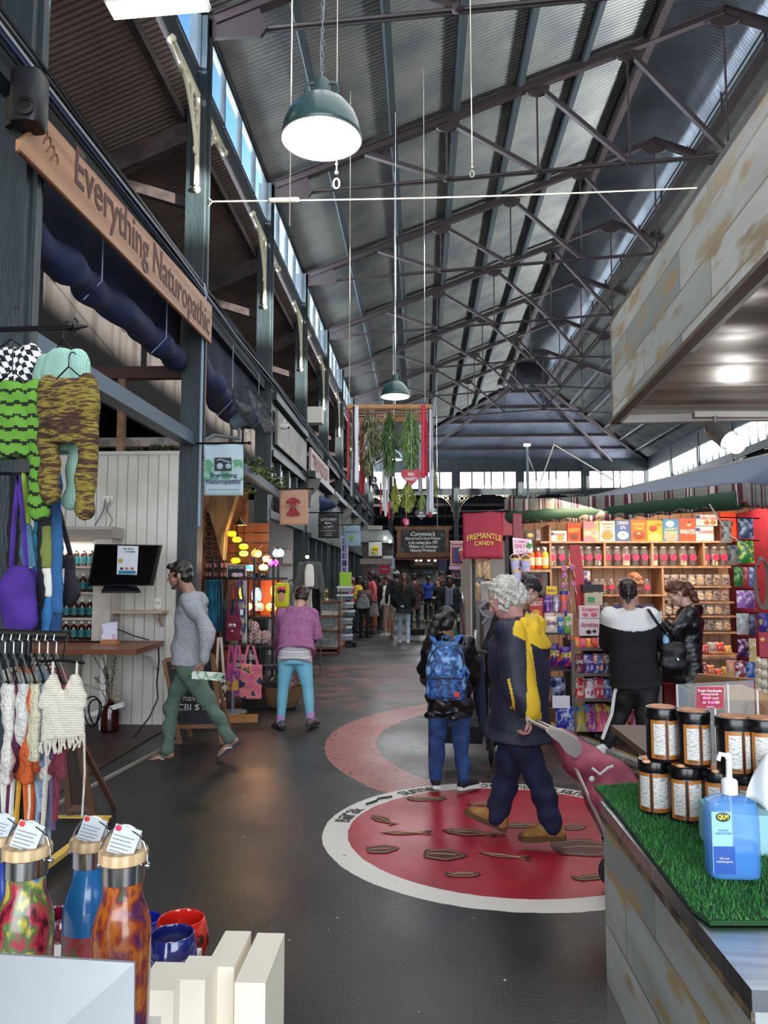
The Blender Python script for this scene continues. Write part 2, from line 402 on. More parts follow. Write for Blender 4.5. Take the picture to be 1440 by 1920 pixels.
# end wall
mb = MB(); mb.bb(XL, XR, YE-.08, YE+.08, 7.72, EZ+.1); mb.bb(XL, XR, YE-.08, YE+.1, 6.35, 6.68); struct(mb, 'wall_far', DKGREEN)
EC = [-1.75, 2.0, 5.65, 9.35, 12.9]
for i in range(len(EC)-1):
    x0, x1 = EC[i]+.2, EC[i+1]-.2; fr = MB(); cuts = [0, .22, .44, .56, .78, 1]
    for c in cuts: fr.bb(x0+(x1-x0)*c-.035, x0+(x1-x0)*c+.035, YE-.03, YE+.03, 6.68, 7.72)
    fr.bb(x0, x1, YE-.03, YE+.03, 6.68, 6.72); fr.bb(x0, x1, YE-.03, YE+.03, 7.67, 7.72)
    f = struct(fr, 'window_%d' % k, M('#5a3a44', .5)); g = MB(); g.bb(x0, x1, YE-.004, YE+.004, 6.7, 7.7); go = g.build('window_pane', GLASSW, f); go.location = -f.location; k += 1
    mb = MB(); mb.bb(x1, x1+.4, YE-.06, YE+.06, 6.68, 7.72); struct(mb, 'trim_%d' % (10+i), DKGREEN)
# lean-to roofs outside the two rows and the end
LS = .42
def lz(x): return 7.22 - LS*(XL-x)
mb = MB(); sheet(mb, lambda y: (-9.4, y, lz(-9.4)), lambda y: (XL-.02, y, lz(XL)), -7, 50, amp=.011); struct(mb, 'ceiling_left_aisle', ROOFL, smooth='all')
for x in (-2.8, -3.75, -4.9, -6.0, -7.2, -8.4):
    mb = MB(); mb.bar((x, -7, lz(x)-.1), (x, 50, lz(x)-.1), .08, .11); struct(mb, 'purlin', DARKT)
for y in PY:
    mb = MB(); mb.bar((XL-.1, y, lz(XL)-.32), (-9.2, y, lz(-9.2)-.28), .14, .24); mb.bar((XL-.1, y, lz(XL)-1.2), (-3.8, y, lz(-3.8)-.35), .1, .12); struct(mb, 'rafter', DARKT)
mb = MB(); mb.bb(-9.5, -9.3, -7, 51.2, 0, 4.5); struct(mb, 'wall_outer_left', M('#3a3230', .8))
mb = MB(); sheet(mb, lambda y: (19, y, 4.1), lambda y: (XR+.1, y, 6.5), 0, 50, amp=.011); struct(mb, 'ceiling_right_aisle', ROOFD, smooth='all')
mb = MB(); mb.bb(19, 19.2, -7, 51.2, 0, 4.2); struct(mb, 'wall_outer_right', M('#4a4644', .8))
mb = MB(); kk = 0; x0, x1 = XL-6.8, 19.; n = int((x1-x0)/.09)*4
for i in range(n+1):
    x = x0+(x1-x0)*i/n; h = .014*math.cos(2*PI*i/4); mb.v += [(x, YE+.1, 6.4+h), (x, 51, 4.1+h)]
for i in range(n): mb.f.append((2*i, 2*i+2, 2*i+3, 2*i+1)); mb.m.append(0)
struct(mb, 'ceiling_far_aisle', ROOFD, smooth='all')
for j in range(4):
    y = 45.2+j*1.6; mb = MB(); mb.bar((x0, y, 6.4-(y-44)*.33-.12), (x1, y, 6.4-(y-44)*.33-.12), .12, .16); struct(mb, 'purlin', MAROON)
mb = MB(); mb.bb(-9.6, 19.2, 51, 51.2, 0, 4.8); struct(mb, 'wall_back', M('#2e2c2d', .8))
mb = MB(); mb.bb(-6.6, -6.5, -7, 44, 0, 5.6); mb.bb(-5.15, -5.05, -7, 44, 4.4, 6.15); struct(mb, 'wall_sun_screen_left', M('#1f1a18', .8, c2='#191514', ns=4))  # dark screens added to keep low sun off the lean-to underside
mb = MB(); mb.prism([(25, -40, 0), (31, -40, 0), (31, -40, 8.6), (25, -40, 8)], (0, 110, 0)); struct(mb, 'sun_blocker', M('#6d6a66', .8))  # unseen block added outside to cut the lower rays of the sun
# posts with cast-iron brackets
def lace(mb, c, d, sz=.9):
    "triangular openwork bracket: c corner under the beam, d direction away from the post"
    c = V(c); d = V(d)*sz; z = V((0, 0, -sz)); t = d.cross(z).normalized()*.03
    mb.bar(c, c+d*1.0, .05); mb.bar(c, c+z*1.15, .05)
    arc = [c + d*(1-math.sin(a)) + z*1.1*(1-math.cos(a)) for a in [PI/2*i/10 for i in range(11)]]
    mb.tube(arc, .024, 6)
    for (u, v_, r) in ((.17, .17, .13), (.36, .14, .09), (.14, .38, .09), (.52, .09, .06), (.09, .56, .06), (.1, .75, .045), (.7, .07, .045)):
        mb.tube([c + d*(u+r*.8*math.cos(a)) + z*(v_+r*.8*math.sin(a)) for a in [2*PI*i/10 for i in range(10)]], .017, 5, closed=True)
    mb.ball(c+d*1.03, .05, 8, 6); mb.ball(c+z*1.2, .045, 8, 6)
for y in PY:
    mb = MB(); mb.bb(XL-.11, XL+.11, y-.11, y+.11, 0, 8.3); mb.bb(XL-.09, XL+.14, y-.03, y+.03, 3, 8.3)
    p = struct(mb, 'post', POSTG)
    if y > 0:
        b = MB(); lace(b, (XL+.02, y-.11, 7.28), (0, -1, 0), .95); lace(b, (XL+.02, y+.11, 7.28), (0, 1, 0), .95)
        bo = b.build('bracket', CREAM, p, smooth=True); bo.location = -p.location
for x in EC[:4]:
    mb = MB(); mb.bb(x-.13, x+.13, YE-.13, YE+.13, 0, 8.3); p = struct(mb, 'post', POSTG)
    b = MB(); lace(b, (x-.13, YE, 6.35), (-1, 0, 0), 1.2); lace(b, (x+.13, YE, 6.35), (1, 0, 0), 1.2); bo = b.build('bracket', CREAM, p); bo.location = -p.location
for y in PY[3:]:
    mb = MB(); mb.bb(XR-.11, XR+.11, y-.11, y+.11, 0, 8.3); p = struct(mb, 'post', POSTG)
    b = MB(); lace(b, (XR, y-.11, 6.45), (0, -1, 0), .9); lace(b, (XR, y+.11, 6.45), (0, 1, 0), .9); bo = b.build('bracket', CREAM, p); bo.location = -p.location
# ---------------------------------------------------------------- people
def limb(mb, pts, rs, n=14, flat=None, fax=None):
    "closed tapering limb with round ends; flat squashes it along axis fax"
    pts = [V(p) for p in pts]; rs = list(rs) if isinstance(rs, (list, tuple)) else [rs]*len(pts)
    d0 = unit(pts[1]-pts[0]); d1 = unit(pts[-1]-pts[-2]); P_, R_ = [], []
    for t in (0, .35, .7): P_.append(pts[0]-d0*rs[0]*math.cos(t*PI/2)); R_.append(max(rs[0]*math.sin(t*PI/2), 1e-4))
    # refine the path so that joints bend smoothly
    for i, p in enumerate(pts): P_.append(p); R_.append(rs[i])
    for t in (.7, .35, 0): P_.append(pts[-1]+d1*rs[-1]*math.cos(t*PI/2)); R_.append(max(rs[-1]*math.sin(t*PI/2), 1e-4))
    k = len(mb.v); mb.tube(P_, R_, n)
    if flat:
        a = unit(fax); c = [V(p) for p in P_]
        for i in range(len(P_)):
            for j in range(n):
                q = V(mb.v[k+i*n+j]); o = q-c[i]; mb.v[k+i*n+j] = tuple(c[i] + o - a*o.dot(a)*(1-flat))
    return mb
def loft(mb, secs, n=24, power=2.4):
    "sections (centre, side axis, front axis, half width, half depth) joined to one closed body"
    vs = []; secs = [secs[0][:3]+(secs[0][3]*.5, secs[0][4]*.5)] + list(secs) + [secs[-1][:3]+(secs[-1][3]*.5, secs[-1][4]*.5)]
    for c, a, b, w_, d_ in secs:
        for j in range(n):
            t = 2*PI*j/n; cx, sy = math.cos(t), math.sin(t)
            vs.append(V(c) + V(a)*w_*math.copysign(abs(cx)**(2/power), cx) + V(b)*d_*math.copysign(abs(sy)**(2/power), sy))
    k = len(secs); fs = [(i*n+j, i*n+(j+1) % n, (i+1)*n+(j+1) % n, (i+1)*n+j) for i in range(k-1) for j in range(n)]
    fs += [tuple(range(n-1, -1, -1)), tuple(range((k-1)*n, k*n))]
    mb.add(vs, fs); return mb
def fuse(mb, name, mats, parent, vox=.009, it=5, wr=0, wk=28, seed=0, paint=None, cut=None, fold=None):
    me = bpy.data.meshes.new('t'); me.from_pydata(mb.v, [], mb.f)
    o = bpy.data.objects.new('t', me); COL.objects.link(o)
    r = o.modifiers.new('r', 'REMESH'); r.mode = 'VOXEL'; r.voxel_size = vox; r.use_smooth_shade = True
    if it: s = o.modifiers.new('s', 'SMOOTH'); s.iterations = it; s.factor = .5
    dg = bpy.context.evaluated_depsgraph_get(); dg.update()
    m2 = bpy.data.meshes.new_from_object(o.evaluated_get(dg)); bpy.data.objects.remove(o)
    n = len(m2.vertices); co = np.zeros(n*3); m2.vertices.foreach_get('co', co); co = co.reshape(-1, 3)
    if wr:
        no = np.zeros(n*3); m2.vertices.foreach_get('normal', no); no = no.reshape(-1, 3)
        x, y, z = co.T; q = seed*1.7; k = wk
        wpx = np.sin(x*k*.31+q)+np.sin(y*k*.27+q*2)+np.sin(z*k*.22+q*3)
        h = np.sin((z*.9+x*.5)*k + 2.2*wpx+q) + .7*np.sin((z*.5-x*.8+y*.6)*k*1.3 + 1.8*wpx+2*q) + .5*np.sin((z*1.6+y*.4-x*.2)*k*1.1-2.6*wpx)
        h = np.sign(h)*np.abs(h)**1.3*wr/2
        co = co + no*h[:, None]; m2.vertices.foreach_set('co', co.reshape(-1))
    m2.name = name; mats = mats if isinstance(mats, (list, tuple)) else [mats]
    m2.materials.clear()
    for m in mats: m2.materials.append(m)
    if paint:
        nf = len(m2.polygons); fc = np.zeros(nf*3); m2.polygons.foreach_get('center', fc); fc = fc.reshape(-1, 3)
        m2.polygons.foreach_set('material_index', np.asarray(paint(fc), dtype=np.int32))
    m2.polygons.foreach_set('use_smooth', [True]*len(m2.polygons)); m2.update()
    ob = bpy.data.objects.new(name, m2); COL.objects.link(ob)
    if parent:
        ob.parent = parent
        if parent.parent is None: ob.matrix_parent_inverse = Matrix.Translation(-V(parent.location))
    return ob
def fwd(deg, tilt=0):
    a = math.radians(deg); t = math.radians(tilt); return V((math.cos(a)*math.cos(t), math.sin(a)*math.cos(t), math.sin(t)))
UP = V((0, 0, 1))
class Head:
    def __init__(s, c, f, sc):
        s.c = V(c); s.f = unit(f); s.l = UP.cross(s.f).normalized(); s.u = s.f.cross(s.l).normalized(); s.s = sc
        s.R = Matrix((s.f, s.l, s.u)).transposed()
    def __call__(s, x, y, z): return s.c + (s.f*x + s.l*y + s.u*z)*s.s
    def ball(s, mb, c, r, n=16, m=12): mb.ball(s(*c), tuple(q*s.s for q in r), n, m, s.R)
def head_mb(mb, H, fine=True):
    H.ball(mb, (-.012, 0, .03), (.098, .077, .093)); H.ball(mb, (.03, 0, -.03), (.066, .058, .085)); H.ball(mb, (.055, 0, -.092), (.034, .036, .026))
    for s in (-1, 1):
        limb(mb, [H(.0, s*.058, -.045), H(.05, s*.03, -.095)], [.018*H.s, .018*H.s])
        H.ball(mb, (-.004, s*.079, -.008), (.020, .009, .032), 10, 8)
    if fine:
        limb(mb, [H(.088, 0, .018), H(.106, 0, -.016)], [.009*H.s, .012*H.s]); H.ball(mb, (.112, 0, -.024), (.014, .012, .011), 10, 8)
        for s in (-1, 1):
            H.ball(mb, (.103, s*.013, -.028), (.009, .009, .008), 8, 6); H.ball(mb, (.062, s*.036, -.03), (.026, .022, .024), 10, 8)
        limb(mb, [H(.078, -.042, .022), H(.090, 0, .024), H(.078, .042, .022)], [.010*H.s, .012*H.s, .010*H.s])
        limb(mb, [H(.086, -.022, -.060), H(.093, 0, -.057), H(.086, .022, -.060)], [.006*H.s, .008*H.s, .006*H.s])
        limb(mb, [H(.084, -.018, -.071), H(.090, 0, -.071), H(.084, .018, -.071)], [.006*H.s, .008*H.s, .006*H.s])
def hand_mb(mb, wr, d, palm_n, side, sc=1, curl=.6):
    "wr wrist, d finger direction, palm_n palm normal, side +1/-1 picks where the thumb leaves"
    d = unit(d); pn = unit(V(palm_n) - d*V(palm_n).dot(d)); w_ = d.cross(pn)*side; wr = V(wr)
    c = wr + d*.05*sc
    limb(mb, [wr, wr+d*.035*sc], [.026*sc, .03*sc], flat=.6, fax=pn)
    for k, (off, ln) in enumerate(((.031, .070), (.0105, .080), (-.0105, .075), (-.031, .060))):
        b = wr + d*.085*sc + w_*off*sc; limb(mb, [wr+d*.03*sc+w_*off*.7*sc, b], [.013*sc, .0105*sc])
        a1, a2, a3 = curl*.6, curl*1.35, curl*2.0; seg = ln*sc/3*1.15; p = b; pts = [b]
        for a in (a1, a2, a3): p = p + (d*math.cos(a)+pn*math.sin(a))*seg; pts.append(p)
        limb(mb, pts, [.0095*sc, .009*sc, .0085*sc, .0075*sc], n=10)
    b = wr + d*.03*sc + w_*.022*sc; q = b + (d*.6 + w_*.75 + pn*.35).normalized()*.045*sc; r = q + (d*.85+w_*.15+pn*.5).normalized()*.035*sc
    limb(mb, [b, q, r], [.014*sc, .0115*sc, .009*sc], n=10)
def shoe(parent, an, d, sc, up_m, sole_m, kind='shoe', side=1):
    "an ankle joint, d direction heel to toe in 3-D"
    an = V(an); d = unit(d); s_, n_ = frame(d); n_ = n_ if n_.z > 0 else -n_
    base = an - n_*.075*sc; T = lambda x, y, z: base + d*x*sc + s_*y*sc + n_*z*sc
    out = [(-.075, 0), (-.068, .028), (-.03, .036), (.03, .034), (.09, .045), (.14, .047), (.18, .034), (.198, 0), (.18, -.034), (.14, -.047), (.09, -.045), (.03, -.034), (-.03, -.036), (-.068, -.028)]
    if kind == 'thong':
        so = MB(); so.prism([T(x*.98, y*1.02, -.012) for x, y in out], n_*.018*sc); o = so.build('flip_flop', sole_m, parent, w=True)
        st = MB()
        for s in (-1, 1): st.tube([T(.02, s*.042, .006), T(.07, s*.032, .03), T(.125, s*.004, .022), T(.13, 0, .004)], .007*sc, 6)
        st.build('strap', up_m, o, w=False, smooth=True); return o
    mb = MB(); h = .105 if kind == 'boot' else .075
    limb(mb, [T(-.035, 0, .035), T(.03, 0, .045), T(.09, 0, .035), T(.15, 0, .026)], [.040*sc, .042*sc, .040*sc, .036*sc])
    limb(mb, [T(-.03, 0, .03), T(-.012, 0, h)], [.042*sc, .043*sc if kind == 'boot' else .037*sc])
    if kind == 'boot': limb(mb, [T(.02, 0, .07), T(.09, 0, .05)], [.035*sc, .034*sc])
    o = fuse(mb, 'boot' if kind == 'boot' else 'shoe', up_m, parent, vox=.006*sc, it=4, wr=.002, wk=60)
    so = MB(); so.prism([T(x*1.04, y*1.06, -.004) for x, y in out], n_*.03*sc); so.build('sole', sole_m, o, w=False)
    if kind != 'plain':
        la = MB()
        for i in range(4): x = .035+.022*i; z = .088-.013*i + (.02 if kind == 'boot' else 0); la.tube([T(x, -.02, z-.006), T(x+.006, 0, z+.002), T(x, .02, z-.006)], .0035*sc, 5)
        la.build('laces', M('#d8d4cc', .7) if kind != 'boot' else M('#6a4a20', .7), o, w=False)
    return o
SKIN = {'light': M('#c19a86', .5, c2='#b28a78', ns=12), 'tan': M('#a17b66', .5, c2='#926c58', ns=12), 'pink': M('#c4958a', .5, c2='#b58078', ns=12), 'dark': M('#4a3128', .45, c2='#3c251d', ns=10), 'brown': M('#8a5f47', .5, c2='#7a5140', ns=10)}
HAIRK = M('#15110f', .42, c2='#2a221e', ns=60, stretch=(1, 1, .3))
def person(label, j, sc=1.0, skin='light', top=None, bot=None, shoes=None, hair=None, group=None, vox=.0055, name='person', fine=True, seed=1):
    """j: pel, chest, head, hf, cf, pf, and per side l/r: el, wr, kn, an, toe; hands hl/hr = (dir, palm normal, curl)"""
    root = thing(name, label, 'person', (j['pel'].x, j['pel'].y, 0), group)
    H = Head(j['head'], j['hf'], sc); cf, pf = unit(j['cf']), unit(j['pf']); cl, pl_ = UP.cross(cf).normalized(), UP.cross(pf).normalized()
    pel, ch = j['pel'], j['chest']; ax = unit(ch-pel); sw = j.get('sw', .185)*sc; hw = .095*sc; fem = j.get('fem', 0)
    sh = {s: ch + cl*sw*s*.92 - ax*.045*sc for s in (1, -1)}; hp = {s: pel + pl_*hw*s - UP*.03*sc for s in (1, -1)}
    key = {1: 'l', -1: 'r'}
    B = MB(); head_mb(B, H, fine)
    limb(B, [H(-.022, 0, -.05), ch - ax*.03*sc], [.054*sc, .062*sc])
    cfo, pfo = (cf - ax*cf.dot(ax)).normalized(), (pf - ax*pf.dot(ax)).normalized()
    cla, pla = ax.cross(cfo)*-1, ax.cross(pfo)*-1
    def T(u): # frames along the spine
        return (pla.lerp(cla, u)).normalized(), (pfo.lerp(cfo, u)).normalized()
    def sec(u, w_, d_, g=0, off=0):
        a, b = T(max(0, min(1, u))); return (pel.lerp(ch, u) + b*off*sc, a, b, (w_+g)*sc, (d_+g)*sc)
    base = [(-.12, .135+.015*fem, .09), (0, .150+.015*fem, .105), (.25, .135, .098), (.5, .132-.01*fem, .095), (.78, .165, .108), (.93, .135, .085), (1.02, .07, .06)]
    loft(B, [sec(u, w_-.008, d_-.008) for u, w_, d_ in base])
    for s in (1, -1):
        k = key[s]; el, wr = j['el'+k], j['wr'+k]
        limb(B, [sh[s], sh[s].lerp(el, .5), el, el.lerp(wr, .3), wr], [.05*sc, .043*sc, .037*sc, .036*sc, .025*sc])
        hd = j.get('h'+k, (wr-el, cl*-s, .5)); hand_mb(B, wr, hd[0], hd[1], hd[3] if len(hd) > 3 else 1, sc*.97, hd[2])
        kn, an = j['kn'+k], j['an'+k]
        limb(B, [hp[s], hp[s].lerp(kn, .5), kn, kn.lerp(an, .3), an], [x*sc*(.78 if bot and bot.get('len', 1) > .9 and not bot.get('skirt') else 1) for x in (.085, .068, .052, .052, .036)])
        td = unit(j['toe'+k]); fs_, fn = frame(td); fn = fn if fn.z > 0 else -fn; b = an - fn*.06*sc
        limb(B, [an-fn*.04*sc-td*.03*sc, b+td*.06*sc+fn*.015*sc, b+td*.12*sc], [.032*sc, .032*sc, .026*sc])
        if shoes and shoes[0] == 'thong':
            for q in range(5): y = (-.032+.016*q)*sc; limb(B, [b+td*.11*sc+fs_*y, b+td*(.165-.006*abs(q-1))*sc+fs_*y-fn*.006*sc], [.012*sc, .0095*sc], n=8)
    body = fuse(B, 'body', SKIN[skin] if isinstance(skin, str) else skin, root, vox=vox*sc, it=2)
    if fine:
        for s in (-1, 1):
            e = MB(); H.ball(e, (.0795, s*.031, .002), (.011, .013, .0065), 12, 8); eo = e.build('eye', M('#b5aaa0', .3), root, w=True, smooth=True)
            e = MB(); H.ball(e, (.0885, s*.032, .002), (.004, .0066, .006), 10, 6); e.build('iris', M('#1c1410', .2), eo, smooth=True)
    info = dict(root=root, H=H, sh=sh, hp=hp, ax=ax, sec=sec, cf=cf, cl=cl, T=T, sc=sc)
    if bot:
        b = MB(); g = bot.get('g', .014)
        lo, hi = -.10, bot.get('waist', .22)
        loft(b, [sec(u, w_, d_, g) for u, w_, d_ in ((lo-.06, .12, .085), (0, .152+.012*fem, .108), (hi, .138, .100))])
        L_ = bot.get('len', .97)
        if bot.get('skirt'):
            q = pel - UP*bot['skirt']*sc; w_ = bot.get('hemw', .24); loft(b, [(q, pl_, pf, w_*sc, w_*.8*sc), (pel, pl_, pf, .17*sc, .125*sc)])
        else:
            for s in (1, -1):
                k = key[s]; kn, an = j['kn'+k], j['an'+k]; e = an if L_ > .9 else (kn.lerp(an, (L_-.5)*2) if L_ > .5 else hp[s].lerp(kn, L_*2))
                r = bot.get('r', (.092, .078, .066, .06, .055)); P0 = [hp[s], hp[s].lerp(kn, .5), kn]
                pts = P0 + ([kn.lerp(an, .45), e] if L_ > .5 else [])
                limb(b, pts, [x*sc for x in r[:len(pts)]], n=16)
        info['bot'] = fuse(b, bot.get('name', 'trousers'), bot['m'], root, vox=max(.008, vox*1.3), it=3, wr=bot.get('wr', .009), wk=bot.get('wk', 26), seed=seed, paint=bot.get('paint'))
    if top:
        t = MB(); g = top.get('g', .022); hem = top.get('hem', -.12); hg = top.get('hg', .01)
        prof = [(u, w_, d_) for u, w_, d_ in base if u > hem+.04]
        loft(t, [sec(hem, .155+hg+.012*fem, .11+hg, g)] + [sec(u, w_+top.get('wide', 0)*(1-abs(u-.4)), d_+top.get('deep', 0)*(1-abs(u-.4)), g if u < .9 else g*.5) for u, w_, d_ in prof])
        sr = top.get('sr', (.068, .060, .054, .050, .044)); sl = top.get('sl', .96)
        for s in (1, -1):
            k = key[s]; el, wr = j['el'+k], j['wr'+k]
            if sl > .5: pts = [sh[s], sh[s].lerp(el, .5), el, el.lerp(wr, .5), el.lerp(wr, sl)]
            else: pts = [sh[s], sh[s].lerp(el, sl), sh[s].lerp(el, sl*2)]
            limb(t, pts, [x*sc for x in sr[:len(pts)]], n=16)
            limb(t, [ch-ax*.01*sc, sh[s]], [.05*sc, .062*sc])
        if top.get('collar'): limb(t, [ch-ax*.02*sc, ch+ax*.035*sc+cf*.012*sc], [.078*sc, .07*sc])
        if top.get('hood'):
            hc = ch - cf*.085*sc + ax*.0*sc
            for a in range(-3, 4):
                t2 = a*.42; p = ch - cf*(.07*math.cos(t2))*sc*1.1 + cl*math.sin(t2)*.105*sc + ax*(.015+.0*abs(a))*sc - ax*.03*math.cos(t2)*sc
                t.ball(p, (.045*sc, .05*sc, .05*sc), 12, 8)
            t.ball(hc-ax*.05*sc, (.085*sc, .05*sc, .075*sc) if abs(cf.y) > .7 else (.05*sc, .085*sc, .075*sc), 14, 10)
        info['top'] = fuse(t, top.get('name', 'jacket'), top['m'], root, vox=max(.008, vox*1.3), it=4, wr=top.get('wr', .010), wk=top.get('wk', 22), seed=seed+3, paint=top.get('paint'))
    if shoes:
        for s in (1, -1): shoe(root, j['an'+key[s]], j['toe'+key[s]], sc, shoes[1], shoes[2], shoes[0])
    if hair:
        h = MB(); st = hair[0]
        if st != 'bald':
            H.ball(h, (-.024, 0, .045), (.103, .089, .097)); H.ball(h, (-.05, 0, -.005), (.074, .085, .088))
            if st in ('short', 'pony', 'bun', 'cap'): H.ball(h, (.03, 0, .085), (.055, .062, .04))
            if st == 'fluffy':
                for i in range(60):
                    a = i*2.4; z = -.075+.17*(i/60); q = math.sqrt(max(0, 1-(z/.15)**2)); x = -.035+.098*q*math.cos(a); y = .09*q*math.sin(a)
                    if x < .04-.6*max(0, z-.03): H.ball(h, (x, y, z), (.02, .018, .02), 8, 6)
            if st == 'quiff':
                for i in range(8): H.ball(h, (.045+.012*(i % 3), -.05+.014*i, .088+.01*(i % 2)), (.032, .02, .024), 8, 6)
                for s in (-1, 1): limb(h, [H(.0, s*.074, .03), H(.012, s*.074, -.01)], [.012, .008])
            if st == 'bun':
                H.ball(h, (-.13, 0, .01), (.045, .046, .05)); H.ball(h, (-.135, 0, -.055), (.036, .036, .055)); H.ball(h, (-.13, .0, -.12), (.024, .026, .045))
            if st == 'pony':
                ln = hair[2] if len(hair) > 2 else .3; o = hair[3] if len(hair) > 3 else (0, 0)
                limb(h, [H(-.10, 0, .045), H(-.14, o[0]*.3, .02), H(-.135, o[0]*.7, -ln*.45), H(-.11, o[0], -ln)], [.03, .045, .042, .018])
            if st == 'long': 
                for s in (-1, 0, 1): limb(h, [H(-.06, s*.05, .02), H(-.09, s*.055, -.12), H(-.10, s*.05, -.24)], [.05, .05, .03])
            fuse(h, 'hair', hair[1], root, vox=.007*max(1, vox/.0055), it=2, wr=.005 if st != 'fluffy' else .007, wk=75 if st != 'fluffy' else 120, seed=seed)
        if st == 'cap' or (len(hair) > 4 and hair[4]):
            cm = hair[4] if len(hair) > 4 and hair[4] else hair[1]
            c = MB(); H.ball(c, (-.018, 0, .055), (.106, .090, .082)); c.v = [tuple(p) if (V(p)-H.c).dot(H.u) > .03*sc else tuple(V(p)+H.u*(.03*sc-(V(p)-H.c).dot(H.u))) for p in c.v]
            cap = c.build('cap', cm, root, w=True, smooth=True)
            b = MB(); b.prism([H(.065+.085*math.cos(a), .07*math.sin(a), .040-.02*abs(math.sin(a))) for a in [(-PI/2)+PI*i/12 for i in range(13)]], H.u*.005); b.build('cap_peak', cm, cap)
    return info
def strap(parent, pts, w_, m, name='strap', r=None, wld=True):
    mb = MB()
    for a, b in zip(pts[:-1], pts[1:]): mb.bar(a, b, w_, .006)
    return mb.build(name, m, parent, w=wld)
D_ = lambda x, y, z: V((x, y, z))
l_, f = V((1, 0, 0)), V((0, 1, 0))
# ---------------------------------------------------------------- left side: beams, sign board, tarps
NV = M('#1c2b55', .8, c2='#141f40', ns=5)
mb = MB(); mb.bb(XL-.06, XL+.06, -7, 44, 4.72, 5.0); mb.bb(XL-.02, XL+.12, -7, 44, 4.96, 5.02); struct(mb, 'trim_2', M('#1d262b', .5))
t = thing('cable_bundle', 'bundle of dark cables running along the top of the timber beam', 'cable', (XL+.14, 4, 4.8))
for q, (m_, dz, dx) in enumerate(((BLACK, .0, .13), (M('#3a4a6a', .5), .045, .13), (M('#b9bcc4', .5), .09, .135), (BLACK, .13, .125), (M('#20242c', .5), .17, .12))):
    mb = MB(); mb.tube([(XL+dx+.02+.012*math.sin(y*.9+q), y, 4.80+dz+.012*math.sin(y*1.3+q*2)) for y in [i*.5-1 for i in range(76)]], .013, 5); mb.build('cable', m_, t, w=True)
sg = thing('hanging_sign', 'long timber sign board reading Everything Naturopathic', 'sign', (XL+.2, 6.9, 4.3))
a, b_ = P(28, 283, 4.62), P(391, 645, 9.05); za = (P(88, 222, 4.85).z+.02)
x_ = XL+.165
A1_, A2_, A3_, A4_, A5_ = P(28, 283, 4.35).z, P(391, 645, 8.61).z, P(391, 574, 8.61).z, P(90, 222, 4.66).z, P(28, 262, 4.35).z
pts = [(x_, 4.35, A1_), (x_, 8.61, A2_), (x_, 8.61, A3_), (x_, 4.68, A4_), (x_, 4.35, A5_)]
mb = MB(); mb.prism(pts, (.03, 0, 0)); mb.build('board', M('#b07f57', .5, c2='#9a6a44', ns=2.2, nd=6, wave='Z', stretch=(1, .12, 1), lo=.1, hi=.95), sg, w=True)
mb = MB(); mb.tube([(x_+.025, 4.35, A1_), (x_+.025, 8.61, A2_)], .012, 5); mb.build('edge', M('#6a452c', .6), sg, w=True)
BRN = M('#4a2418', .6)
lettering('Everything Naturopathic', BRN, sg, (x_+.034, 6.80, (A1_+A2_+A3_+A4_)/4+.01), 3.45, .37, rot=(PI/2+0, 0, PI/2), bold=.008)
for k in range(4):
    mb = MB(); mb.tube([(x_+.034, 4.62+.05*k+.05*math.cos(a), (A1_+A4_)/2+.08-.03*k+.045*math.sin(a*1.5)) for a in [i*.5 for i in range(14)]], .004, 5); mb.build('flourish', M('#7d5638', .6), sg, w=True)
sp_ = thing('speaker', 'black wall speaker mounted on the first post', 'speaker', P(55, 245, 4.4))
c = P(55, 190, 4.42); mb = MB(); loft(mb, [(c+V((0, 0, z)), l_, f, w_, .09) for z, w_ in ((-.17, .085), (-.15, .1), (.15, .1), (.17, .09))], power=3.5); mb.build('cabinet', M('#15161a', .45), sp_, w=True, smooth=True)
mb = MB(); mb.lathe([(.05, 0), (.06, .01), (.035, .015), (.03, .005)], c+V((.03, -.095, -.09)), 16, ax=(0, -1, 0)); mb.build('driver', BLACK, sp_, w=True, smooth=True)
mb = MB(); mb.bar(c+V((-.09, .04, 0)), c+V((-.2, .12, 0)), .04, .2); mb.build('wall_bracket', BLACK, sp_, w=True)
def tarp(label, y0, y1, X, z0, z1, rad, sag=.0, name='rolled_tarp'):
    t = thing(name, label, 'tarp', (X, (y0+y1)/2, min(z0, z1)-rad)); mb = MB(); n = 24; P_ = []
    for i in range(n+1):
        u = i/n; P_.append((X-.02*math.sin(u*20), y0+(y1-y0)*u, z0+(z1-z0)*u - sag*math.sin(PI*u)))
    mb.tube(P_, [rad*(1+.12*math.sin(i*1.7)+.06*math.sin(i*4.1)) for i in range(n+1)], 16); fuse(mb, 'roll', NV, t, vox=.02, it=3, wr=.014, wk=9)
    mb = MB(); mb.grid(lambda u, v: V((X+.02+.03*math.sin(u*30)*v, y0+(y1-y0)*u, 4.75 + (z0+(z1-z0)*u-sag*math.sin(PI*u)+rad*.5-4.75)*v)), 40, 6); mb.build('sheet', M('#141d38', .85), t, w=True, smooth='all', solid=.005)
    for k in (.3, .75):
        y = y0+(y1-y0)*k; mb = MB(); mb.tube([(X+rad*1.15, y, z0+(z1-z0)*k+rad+.3), (X+rad*1.15, y, z0+(z1-z0)*k-sag), (X, y, z0+(z1-z0)*k-rad*1.2-sag)], .006, 5); mb.build('tie_cord', M('#8a93a8', .6), t, w=True)
    return t
tarp('navy rolled tarp tied up behind the timber sign board', 4.9, 8.42, XL-.12, 4.02, 4.08, .13)
tarp('navy tarp sagging between the second and third posts', 8.75, 12.35, XL-.05, 4.2, 4.3, .17, .28)
mb = MB(); mb.bb(XL-.07, XL+.07, 4.75, 8.52, 3.12, 3.26); struct(mb, 'trim_3', M('#42586a', .5))
